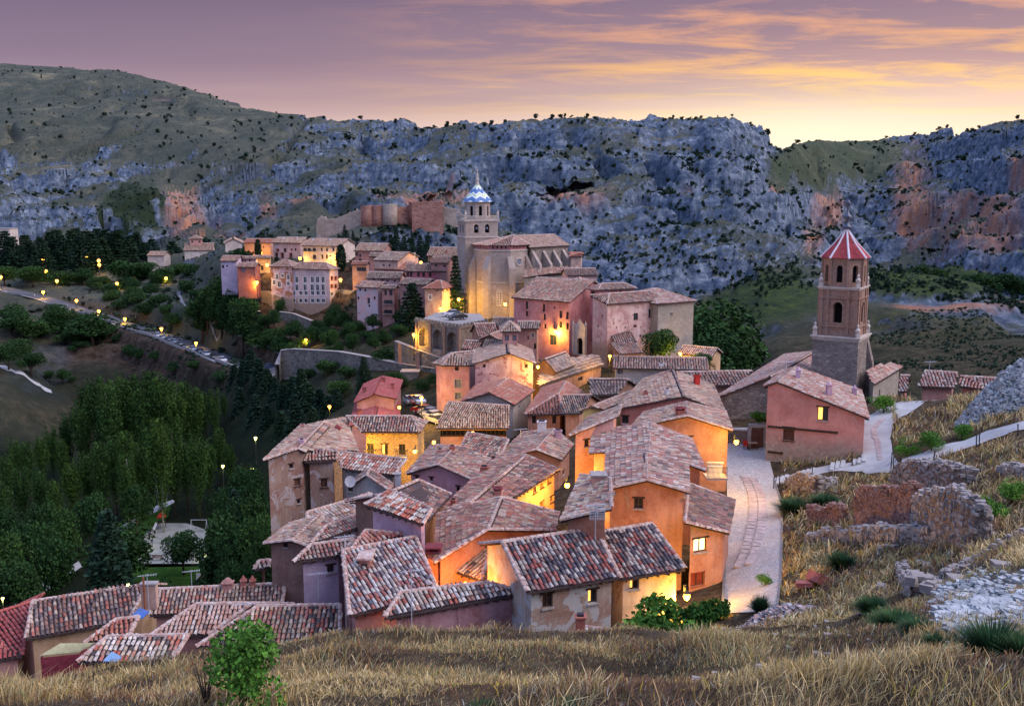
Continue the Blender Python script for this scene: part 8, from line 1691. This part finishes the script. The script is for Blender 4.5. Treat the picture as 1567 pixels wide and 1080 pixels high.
# dormer on the steep mottled roof
b = on_roof(558, 868); p = b[1]; r_ = b[2]; mb = MB(); mb.box(p + Vector((0, .9, .0)), (.62, 1.9, .95)); dm = mb.build('dormer', WALL['rose'], r_, org=Vector(r_['org'])); mb = MB(); mb.box(p + Vector((0, -.04, .02)), (.32, .03, .48)); mb.build('pane', GLASS, dm, org=Vector(r_['org'])); mb = MB(); mb.box(p + Vector((0, .8, .54)), (.9, 2.1, .1)); mb.build('dormer_roof', RIDGE, dm, org=Vector(r_['org']))
# sheds and tarps in the lower left
def panel(pts, th, mat, label, name, cat, corr=0):
    Q_ = [Vector(p) for p in pts]; n = (Q_[1] - Q_[0]).cross(Q_[3] - Q_[0]).normalized(); n = n if n.z > 0 else -n; mb = MB(); k = corr or 1
    for i in range(k):
        a0, a1 = Q_[0].lerp(Q_[1], i / k), Q_[0].lerp(Q_[1], (i + 1) / k); b0, b1 = Q_[3].lerp(Q_[2], i / k), Q_[3].lerp(Q_[2], (i + 1) / k); up0 = n * (.05 if corr and i % 2 else 0); up1 = n * (.05 if corr and not i % 2 else 0)
        mb.quad(a0 + up0, a1 + up1, b1 + up1, b0 + up0); mb.quad(a0 + up0 - n * th, b0 + up0 - n * th, b1 + up1 - n * th, a1 + up1 - n * th); mb.quad(a0 + up0, a0 + up0 - n * th, a1 + up1 - n * th, a1 + up1)
    return tag(mb.build(name, mat, org=Q_[0]), label, cat)
YEL = flat('yellowed_fibreglass', (.58, .56, .38), .6, .3, .15); BLU = flat('blue_tarp', (.06, .13, .36), .6, .3, .25); BLU2 = flat('faded_blue_panel', (.16, .28, .45), .7, .3, .2)
h1 = hit(62, 1002, 24.9); panel([hit(60, 1003, 24.6), hit(120, 998, 24.6), hit(146, 983, 24.2), hit(92, 984, 24.2)], .04, YEL, 'corrugated yellowed sheet roof over the maroon shed wall', 'sheet_roof', 'sheet roof', 44)
a = hit(62, 1006, 24.7); b = hit(121, 1000, 24.7); mb = MB(); mb.quad(a, b, b - Vector((0, 0, 1.6)), a - Vector((0, 0, 1.6))); mb.quad(a + Vector((0, .3, 0)), a, a - Vector((0, 0, 1.6)), a + Vector((0, .3, -1.6))); mb.quad(b, b + Vector((0, 1, 0)), b + Vector((0, 1, -1.6)), b - Vector((0, 0, 1.6))); tag(mb.build('shed_wall', flat('maroon_wall', (.22, .04, .055), .9, .1, .3), org=a), 'maroon shed wall under the yellowed sheet', 'wall')
for q_, m_, lb in (((199, 944, 213, 929, 229, 935, 218, 946), BLU, 'dark blue tarp peak beside the peach firewall'), ((157, 1011, 171, 996, 186, 1004, 182, 1012), BLU2, 'faded blue sheet among the front tiles')):
    Yq = 57 if m_ is BLU else 46.5; panel([P(q_[0], q_[1], Yq), P(q_[6], q_[7], Yq - .2), P(q_[4], q_[5], Yq + .6), P(q_[2], q_[3], Yq + .6)], .03, m_, lb, 'tarp', 'tarp')
# low outhouse with chimney in front of the peeling wall
h_ = 21.6
try: 
    oh = house('outhouse', 's', [hit(880, 985, h_), hit(938, 992, h_), hit(952, 968, h_ - .35), hit(893, 960, h_ - .35)], 'half-buried outhouse with peach tiles below the peeling wall', 'rose', 'peach', 3, [], cat='outbuilding')
    c = P(888, 972, 43.5); chimney(oh, c, .42, .42, .9, 'flat', WR)
except Exception as e_: print('outhouse', e_)
# aerials and dishes
ALU = flat('aerial_metal', (.42, .44, .48), .45, .5, .1)
def aerial(px, pb, pt_, Y, label, grid=False, rz=.3):
    b = P(px, pb, Y); H = (pb - pt_) * Y / F; T = b + Vector((0, 0, H)); o = thing('tv_aerial', b, label, 'aerial'); k = max(1, Y / 60.); mb = MB(); mb.tube([b - Vector((0, 0, .6)), T], .022 * k, 5); mb.build('mast', ALU, o)
    M = Matrix.Rotation(rz, 3, 'Z'); mb = MB(); L = 1.1 * (.6 + .4 * k); mb.tube([T + M @ Vector((-L / 2, 0, -.1)), T + M @ Vector((L / 2, 0, -.1))], .016 * k, 4)
    for i in range(8): c = T + M @ Vector((-L / 2 + L * i / 7, 0, -.1)); w = .22 + .02 * i; mb.tube([c + M @ Vector((0, -w, .04)), c + M @ Vector((0, w, -.04))], .010 * k, 4)
    mb.build('antenna_boom', ALU, o)
    if grid:
        mb = MB(); c = T + Vector((.1, 0, -.55))
        for i in range(9): mb.tube([c + Vector((-.4, 0, -.36 + .09 * i)), c + Vector((.4, 0, -.36 + .09 * i))], .014, 4)
        for s in (-.4, 0, .4): mb.tube([c + Vector((s, 0, -.38)), c + Vector((s, 0, .38))], .016, 4)
        mb.build('reflector_grid', ALU, o)
for a in [(487, 902, 872, 55, 'aerial with fan boom in front of the lavender wall'), (228, 930, 872, 60.5, 'aerial on the peach firewall'), (294, 905, 868, 68, 'long-boomed aerial seen against the park lawn'), (630, 945, 862, 46, 'tall aerial on the dormer house roof'), (911, 811, 766, 51, 'aerial with grid reflector on the nearest ridge', True), (375, 975, 915, 50, 'thin aerial pole on the fanned roof'), (1422, 568, 552, 130, 'aerial on the far striped roof'), (1203, 566, 552, 92, 'aerial behind the salmon house ridge'), (797, 660, 655, 100, 'small aerial by the alley roofs') , (528, 848, 815, 52, 'aerial at the dormer house corner')]: aerial(*a)
def dish(px, py, Y, r, label):
    c = P(px, py, Y); o = thing('satellite_dish', c - Vector((0, 0, .6)), label, 'satellite dish'); mb = MB(); rows = [[c + Vector((math.cos(t_) * r * q_ , -.12 * r * (1 - q_ * q_) * -1 - .1, math.sin(t_) * r * q_ * 1.1)) for t_ in np.linspace(0, 6.283, 13)[:-1]] for q_ in (.02, .5, 1)]
    for a, b in zip(rows[:-1], rows[1:]):
        for i in range(12): mb.quad(a[i], a[(i + 1) % 12], b[(i + 1) % 12], b[i])
    mb.build('dish', CHW, o, True); mb = MB(); mb.tube([c - Vector((0, 0, .6)), c], .03, 5); mb.tube([c - Vector((0, 0, r)), c - Vector((0, .5, .1))], .015, 4); mb.build('mount', IRON, o)
dish(536, 736, 79, .45, 'white satellite dish on the dark-roofed house'); dish(934, 766, 55, .2, 'tiny dish on the orange facade') if False else None
# ================================================================= belfry-shaped chimney in the courtyard
c = P(517, 692, 98); o = thing('bellcote', c, 'tall pale bellcote stack glowing yellow in the courtyard', 'bellcote'); H = (692 - 651) * 98 / F; mb = MB(); mb.box(c + Vector((0, 0, H * .33)), (.75, .7, H * .66)); mb.box(c + Vector((0, 0, H * .62)), (.95, .85, .12)); 
for s in (-1, 1): mb.box(c + Vector((s * .24, 0, H * .78)), (.16, .5, H * .3))
mb.build('stack', WALL['ochre'], o); mb = MB(); mb.box(c + Vector((0, 0, H * .95)), (.8, .7, .1)); mb.poly([c + Vector((-.4, -.35, H * .97)), c + Vector((.4, -.35, H * .97)), c + Vector((0, 0, H * 1.12))]); mb.poly([c + Vector((.4, -.35, H * .97)), c + Vector((.4, .35, H * .97)), c + Vector((0, 0, H * 1.12))]); mb.build('stack_cap', CAPR, o)
# ================================================================= cars
def car_mats(n, c): m = MT(n, .3, .5); m.b.inputs['Base Color'].default_value = (*c, 1); m.b.inputs['Coat Weight'].default_value = .6; return m.m
CARC = {'white': (.62, .62, .64), 'silver': (.36, .37, .40), 'dark blue': (.03, .05, .12), 'black': (.02, .02, .022), 'red': (.36, .02, .02), 'grey': (.14, .145, .16)}
CLIB = {}
def car(color, p, ang, label, group=None):
    if color not in CLIB:
        root = thing('parked_car', (0, 0, 0), label, 'car', group); root['org'] = (0, 0, 0); L, W_ = 4.2, 1.75
        prof = [(-2.1, .35), (-2.1, .75), (-1.95, .92), (-1.15, 1.0), (-.55, 1.02), (1.9, .98), (2.08, .85), (2.1, .35)]
        mb = MB(); lo = [Vector((x, -W_ / 2, z)) for x, z in prof]; hi = [Vector((x, W_ / 2, z)) for x, z in prof]; mb.poly(lo); mb.poly(hi[::-1])
        for i in range(len(prof)): j = (i + 1) % len(prof); mb.quad(lo[i], hi[i], hi[j], lo[j])
        mb.build('body', car_mats('car_paint_' + color.replace(' ', '_'), CARC[color]), root)
        pr = [(-1.15, .99), (-.45, 1.42), (.95, 1.45), (1.75, .97)]; mb = MB(); lo = [Vector((x, -W_ / 2 * (.96 if z < 1.1 else .80), z)) for x, z in pr]; hi = [Vector((x, W_ / 2 * (.96 if z < 1.1 else .80), z)) for x, z in pr]; mb.poly(lo); mb.poly(hi[::-1])
        for i in range(3): mb.quad(lo[i], hi[i], hi[i + 1], lo[i + 1])
        mb.build('windows', GLASS, root); mb = MB(); mb.box((.25, 0, 1.46), (1.42, 1.42, .05)); mb.build('roof', car_mats('car_roof_' + color.replace(' ', '_'), CARC[color]), root)
        for x in (-1.35, 1.3):
            for s in (-1, 1): mb = MB(); mb.tube([(x, s * .68, .33), (x, s * .9, .33)], .33, 12); w_ = mb.build('wheel', IRON, root); mb = MB(); mb.tube([(x, s * .89, .33), (x, s * .915, .33)], .19, 10); mb.build('rim', ALU, w_, org=Vector((0, 0, 0)))
        for s in (-1, 1): mb = MB(); mb.box((-2.08, s * .6, .72), (.08, .34, .16)); mb.build('headlight', CHW, root); mb = MB(); mb.box((2.08, s * .65, .76), (.06, .22, .2)); mb.build('tail_light', CHR, root)
        CLIB[color] = root; o = root
    else: o = copy_tree(CLIB[color])
    if 'group' in o: del o['group']
    if group: o['group'] = group
    o['label'] = label; o.location = p; o.rotation_euler = (0, 0, ang); return o
def on_road(px, off):
    best = min(((a, b) for a, b in zip(road_pts[:-1], road_pts[1:])), key=lambda s: 0 if topx(*s[0]) <= px < topx(*s[1]) else 1e9)
    a, b = best; f = (px - topx(*a)) / (topx(*b) - topx(*a)); p = a.lerp(b, f); d = (b - a).xy.normalized(); n = Vector((d.y, -d.x, 0)); return p + n * off + Vector((0, 0, .27)), math.atan2(d.y, d.x)
for px, c, lb in [(252, 'white', 'white car parked first in the row under the road lamp'), (261, 'silver', 'silver car parked second in the row on the valley road'), (270, 'dark blue', 'dark blue car parked in the valley road row'), (279, 'silver', 'silver car in the middle of the valley road row'), (288, 'grey', 'grey car in the valley road row before the lamp'), (297, 'black', 'black car beside the middle road lamp'), (308, 'white', 'white car just past the middle road lamp'), (319, 'dark blue', 'dark car between the two white ones'), (329, 'white', 'white car second from the right end of the row'), (340, 'black', 'black car near the right end of the row'), (352, 'white', 'last white car at the right end of the valley road row')]:
    p, an = on_road(px, 2.3); car(c, p, an + math.pi, lb, 'cars parked along the valley road')
def yard(px, py, c, an, lb, grp='cars parked beyond the red flats', Y=None):
    p = ground_at(px, py) if Y is None else P(px, py, Y); car(c, p, an, lb, grp)
yard(627, 617, 'silver', 1.9, 'light blue-grey car left of the red one under the lamp'); yard(634, 617, 'red', 1.9, 'dark red car between two pale ones under the lamp'); yard(641, 617, 'white', 1.9, 'white car right of the red one under the lamp')
yard(648, 632, 'red', -.6, 'red car at the near end of the curving lane'); yard(658, 636, 'silver', -.7, 'silver car third down the curving lane'); yard(663, 641, 'white', -.8, 'white car fourth down the curving lane'); yard(667, 647, 'silver', -.9, 'silver car last down the curving lane')
for px, py, c, an, lb in ((692, 484, 'white', .3, 'white car parked on the arcaded terrace'), (700, 489, 'black', .6, 'black car at the terrace parapet')):
    p = hit(px, py, 26.25); car(c, p, an, lb, 'cars on the arcaded terrace')
yard(410, 564, 'dark blue', .5, 'dark blue car by the conifers at the road end', None); yard(437, 572, 'dark blue', .2, 'second dark car near the town wall end of the road', None)
# ================================================================= park things
def person(px, py, cols, label, pose='stand', h=1.7, rz=0):
    p = hit(px, py, 69.3); me = bpy.data.meshes.new('person'); st_ = .18 if pose == 'walk' else .07
    J = [(0, 0, .93), (0, 0, 1.15), (0, 0, 1.40), (0, 0, 1.50), (0, 0, 1.62), (0, -.01, 1.70), (.10, st_, .90), (.11, st_, .50), (.11, st_ * 1.2, .08), (.11, st_ * 1.2 - .14, .04), (-.10, -st_, .90), (-.11, -st_, .50), (-.11, -st_ * 1.2, .08), (-.11, -st_ * 1.2 - .14, .04), (.19, 0, 1.38), (.25, .04, 1.12), (.25, -.08, .88), (-.19, 0, 1.38), (-.25, -.04, 1.12), (-.25, -.12, .9)]
    E_ = [(0, 1), (1, 2), (2, 3), (3, 4), (4, 5), (0, 6), (6, 7), (7, 8), (8, 9), (0, 10), (10, 11), (11, 12), (12, 13), (2, 14), (14, 15), (15, 16), (2, 17), (17, 18), (18, 19)]
    Rr = [.14, .13, .14, .06, .10, .08, .10, .07, .045, .04, .10, .07, .045, .04, .07, .05, .035, .07, .05, .035]
    k = h / 1.75; me.from_pydata([(a * k, b * k, c * k) for a, b, c in J], E_, []); o = bpy.data.objects.new('person', me); COL.objects.link(o); sk = o.modifiers.new('s', 'SKIN'); me.skin_vertices[0].data[0].use_root = True
    for i, r_ in enumerate(Rr): me.skin_vertices[0].data[i].radius = (r_ * k, r_ * k)
    ss = o.modifiers.new('u', 'SUBSURF'); ss.levels = 1; dg = bpy.context.evaluated_depsgraph_get(); nm_ = bpy.data.meshes.new_from_object(o.evaluated_get(dg)); o.modifiers.clear(); o.data = nm_; nm_.materials.clear()
    for c in cols: nm_.materials.append(c)
    for f_ in nm_.polygons: z_ = f_.center.z / k; f_.material_index = 0 if z_ < .92 else (1 if z_ < 1.46 else 2); f_.use_smooth = True
    o.location = p; o.rotation_euler = (0, 0, rz); return tag(o, label, 'person')
SKIN_ = flat('skin', (.42, .26, .19), .7, .3, .1); CD = flat('dark_cloth', (.03, .035, .06), .9, .1, .2); CB = flat('blue_cloth', (.06, .10, .25), .9, .1, .2); CG = flat('grey_cloth', (.12, .12, .12), .9, .1, .2); CRD = flat('maroon_cloth', (.22, .04, .05), .9, .1, .2)
person(228, 819, (CD, CB, SKIN_), 'person in dark blue standing on the playground, left of a companion', 'stand'); person(232.5, 818, (CD, CG, SKIN_), 'person in grey beside the dark blue one on the playground'); person(233, 835, (CD, CD, SKIN_), 'person all in black walking by the playground kerb', 'walk', rz=.8); person(302, 849, (CRD, CD, SKIN_), 'person walking right of the round park tree', 'walk', rz=2); person(309, 852, (CD, CRD, SKIN_), 'person in maroon top near the park bench')
p = hit(248, 808, 69.3); o = thing('playground_slide', p, 'red playground tower with a pale slide', 'slide'); mb = MB()
for a, b in ((-.6, -.6), (.6, -.6), (.6, .6), (-.6, .6)): mb.tube([p + Vector((a, b, 0)), p + Vector((a, b, 2.6))], .06, 6)
mb.build('posts', IRON, o); mb = MB(); mb.box(p + Vector((0, 0, 1.4)), (1.4, 1.4, .12)); mb.build('deck', TIMBER, o); mb = MB(); mb.lathe([(1.1, 2.5), (.7, 3.1), (.05, 3.6)], p, 4, .785); mb.build('roof', CHR, o); mb = MB(); mb.box(p + Vector((-.9, -2.0, .75)), (.55, 3.4, .06), Matrix.Rotation(.42, 3, 'X')); mb.build('chute', CHW, o)
p = hit(305, 812, 69.3); o = thing('swing_frame', p, 'pale metal swing frame in the park', 'swing'); mb = MB()
for s in (-1.6, 1.6): mb.tube([p + Vector((s, -.9, 0)), p + Vector((s, 0, 2.4)), p + Vector((s, .9, 0))], .06, 6)
mb.tube([p + Vector((-1.7, 0, 2.4)), p + Vector((1.7, 0, 2.4))], .06, 6); mb.build('frame', ALU, o)
for s in (-.7, .7): mb = MB(); [mb.tube([p + Vector((s + q_, 0, 2.4)), p + Vector((s + q_, 0, .6))], .015, 4) for q_ in (-.2, .2)]; mb.box(p + Vector((s, 0, .58)), (.45, .2, .05)); mb.build('swing_seat', IRON, o)
def bench(px, py, label):
    p = hit(px, py, 69.3); o = thing('park_bench', p, label, 'bench')
    for i in range(3): mb = MB(); mb.box(p + Vector((0, -.2 + .17 * i, .45)), (2.0, .14, .05)); mb.build('seat_slat', WOODB, o)
    for i in range(2): mb = MB(); mb.box(p + Vector((0, .3, .62 + .17 * i)), (2.0, .04, .13)); mb.build('back_slat', WOODB, o)
    for s in (-.85, .85): mb = MB(); mb.box(p + Vector((s, .02, .22)), (.08, .5, .45)); mb.box(p + Vector((s, .33, .6)), (.08, .06, .5)); mb.build('leg', IRON, o)
bench(240, 856, 'dark park bench between the left lamp and the round tree'); bench(298, 855, 'dark park bench right of the round tree')
p = hit(222, 845, 69.3); o = thing('litter_bin', p, 'red litter bin beside the left park lamp', 'bin'); mb = MB(); mb.lathe([(.3, 0), (.36, 1.0), (.36, 1.1)], p, 10); mb.build('bin_body', CHR, o); mb = MB(); mb.lathe([(.38, 1.1), (.3, 1.25)], p, 10); mb.build('lid', IRON, o)
# ================================================================= plaza things
stone_wall([(1112, 658, 99), (1140, 659, 98), (1177, 660, 96)], 2.2, .45, MR, 'courtyard_wall', 'low stone courtyard wall at the back of the plaza, with a door')
d0 = P(1158, 655, 96.5); o = thing('courtyard_door', d0 - Vector((0, 0, 2.0)), 'dark brown wooden door in the plaza courtyard wall', 'door')
for i in range(5): mb = MB(); mb.box(d0 + Vector((-.48 + .24 * i, -.32, -.9)), (.22, .06, 2.1)); mb.build('plank', WOODB, o)
mb = MB(); mb.box(d0 + Vector((0, -.2, .3)), (1.7, .5, .3)); [mb.box(d0 + Vector((s * .78, -.2, -.85)), (.3, .4, 2.0)) for s in (-1, 1)]; mb.build('surround', LINT, o)
p = ground_at(1151, 688); o = thing('cafe_table', p, 'small wooden table on the plaza beside the starry lamp', 'table'); mb = MB(); mb.box(p + Vector((0, 0, .72)), (.9, .7, .05)); mb.build('table_top', flat('pale_wood', (.42, .27, .16), .7, .3, .2), o)
for a in (-.38, .38):
    for b_ in (-.28, .28): mb = MB(); mb.box(p + Vector((a, b_, .35)), (.06, .06, .7)); mb.build('leg', WOODB, o)
p = ground_at(1141, 688); o = thing('cafe_chair', p, 'red chair left of the plaza table', 'chair'); mb = MB(); mb.box(p + Vector((0, 0, .45)), (.45, .45, .05)); mb.build('seat', CHR, o); mb = MB(); mb.box(p + Vector((0, .2, .7)), (.45, .04, .45)); mb.build('backrest', CHR, o)
for a in (-.19, .19):
    for b_ in (-.19, .19): mb = MB(); mb.box(p + Vector((a, b_, .22)), (.04, .04, .44)); mb.build('leg', IRON, o)
# balcony under the orange house
b0 = P(1096, 730, 78.5); o = thing('balcony', b0, 'iron railed balcony over the street beneath the orange house', 'balcony'); mb = MB(); mb.box(b0 + Vector((0, .4, -.06)), (1.7, 1.6, .14)); mb.build('floor_slab', LINT, o)
mb = MB(); [mb.box(b0 + Vector((-.8 + .1 * i, -.35, .45)), (.03, .03, .9)) for i in range(17)]; mb.box(b0 + Vector((0, -.35, .92)), (1.7, .05, .05)); mb.build('railing', IRON, o)
# beams on the salmon house
zh = HO['salmon house with dark timber beams and two brown windows beside the plaza']
R_ = [r_ for r_ in ROOFS if r_[0] is zh][0]; q_ = R_[7]; A, B = q_[3], q_[0]; uu = (B - A).normalized(); nn = Vector((uu.y, -uu.x)); ang = math.atan2(uu.y, uu.x); Lh = (B - A).length
def on_face(px, py): d = ray(px, py); k = A.dot(nn) / d.xy.dot(nn); p = d * k; return (p.xy - A).dot(uu), p.z
for x0, y0, x1, y1 in ((1175, 650, 1282, 664), (1175, 690, 1198, 694)):
    s0, z0_ = on_face(x0, y0); s1, z1_ = on_face(x1, y1); s0 = max(0, s0); s1 = min(Lh, s1); c = A + uu * (s0 + s1) / 2 + nn * .04; mb = MB(); mb.box((c.x, c.y, (z0_ + z1_) / 2), (s1 - s0, .14, .2), Matrix.Rotation(ang, 3, 'Z')); mb.build('beam', TIMBER, zh, org=Vector(zh['org']))
# open loft rail under the striped roof, posts
sr = HO['open-loft house with evenly striped buff roof above an orange lit wall']; R_ = [r_ for r_ in ROOFS if r_[0] is sr][0]; q_ = R_[7]; A, B = q_[0], q_[1]; mb = MB(); ez = R_[5][0].z
for i in range(15): p = A.lerp(B, (i + .5) / 15) ; mb.box((p.x, p.y - .03, ez - .62), (.07, .06, .7))
mb.box(((A.x + B.x) / 2, (A.y + B.y) / 2 - .03, ez - .98), ((B - A).length, .12, .1)); mb.build('loft_rail', TIMBER, sr, org=Vector(sr['org'])); mb = MB(); mb.box(((A.x + B.x) / 2, (A.y + B.y) / 2 - .02, ez - .6), ((B - A).length, .02, .62), Matrix.Rotation(math.atan2(B.y - A.y, B.x - A.x), 3, 'Z')); mb.build('loft_opening', BLACK, sr, org=Vector(sr['org']))
# rail posts along the paths
for px, py, h, lb in [(1184, 748, 1.0, 'first rail post at the foot of the street steps'), (1193, 744, 1.0, 'second rail post at the foot of the street steps'), (1244, 730, 1.3, 'leaning rail post half way up the steps'), (1305, 714, 1.3, 'leaning rod at the top of the steps'), (1363, 720, 1.5, 'dark post at the corner of the church path'), (1367, 722, 1.2, 'shorter post beside the corner one'), (1428, 707, .9, 'short post where the rising path begins'), (1494, 690, 1.2, 'left post of the close pair on the rising path'), (1499, 688, 1.2, 'right post of the close pair on the rising path'), (1558, 674, 1.2, 'post near the right edge on the rising path')]:
    g_ = ground_at(px, py)
    if g_ is None: continue
    mb = MB(); lean = random.uniform(-.15, .1); mb.tube([g_ - Vector((0, 0, .2)), g_ + Vector((lean, 0, h))], [.05, .04], 6); mb.box(g_ + Vector((lean, 0, h)), (.12, .12, .04)); tag(mb.build('rail_post', IRON, org=g_), lb, 'post')
g_ = ground_at(1252, 893); mb = MB(); mb.box(g_ + Vector((0, 0, .3)), (.95, .8, .5), Matrix.Rotation(.5, 3, 'Z') @ Matrix.Rotation(.5, 3, 'Y')); lump(mb, g_ + Vector((-.8, -.2, .1)), (.9, .5, .2)); tag(mb.build('tumbled_block', flat('rose_block', (.36, .12, .10), .9, .1, .3), org=g_), 'tumbled red masonry block lying in the weeds below the ruins', 'block')
# scattered stones on the near hill
mb = MB(); pts_ = grid_sample(260, 1.2, 4.2, 1050, 1650); 
for p in pts_: s = random.uniform(.015, .06) * (1 + .03 * p[1]); lump(mb, (p[0], p[1], p[2] + s * .2), (s, s * .8, s * .6))
o = mb.build('scattered_stones', STN); o['kind'] = 'stuff'; tag(o, 'pale stones scattered over the near slope', 'stones')
mb = MB(); n_ = 0
for _ in range(1500):
    px, py = random.gauss(1500, 55), random.gauss(928, 34); g_ = ground_at(px, py)
    if g_ is None or ((px - 1512) / 100) ** 2 + ((py - 925) / 58) ** 2 > random.uniform(.5, 1.1): continue
    s = random.choice([.04, .06, .08, .13]); lump(mb, g_ + Vector((0, 0, s * .2)), (s, s * .8, s * .6), M=Matrix.Rotation(random.uniform(0, 6), 3, 'Z'))
o = mb.build('scree', SCR); o['kind'] = 'stuff'; tag(o, 'pale angular scree at the lower right', 'scree')
# the far tower block and hill barn
p = P(9, 350, 520); o = thing('apartment_block', Vector((p.x, p.y, p.z - 14)), 'pale square block behind the cedars at the left edge', 'building'); mb = MB(); mb.box(p - Vector((2, 0, 7)), (12, 9, 14)); mb.build('wall', WALL['cream2'], o); mb = MB(); mb.box(p + Vector((-2, 0, .15)), (12.4, 9.4, .3)); mb.build('roof', LINT, o)
p = ground_at(252, 156); o = thing('hill_barn', p, 'tiny low stone barn high on the left hill', 'barn'); mb = MB(); mb.box(p + Vector((0, 0, 1.5)), (26, 6, 3)); mb.build('wall', WALL['stone'], o); mb = MB(); mb.box(p + Vector((0, 0, 3.1)), (27, 7, .4)); mb.build('roof', WALL['rose'], o)
print('all', time.time() - T0, 'objects', len(bpy.data.objects))
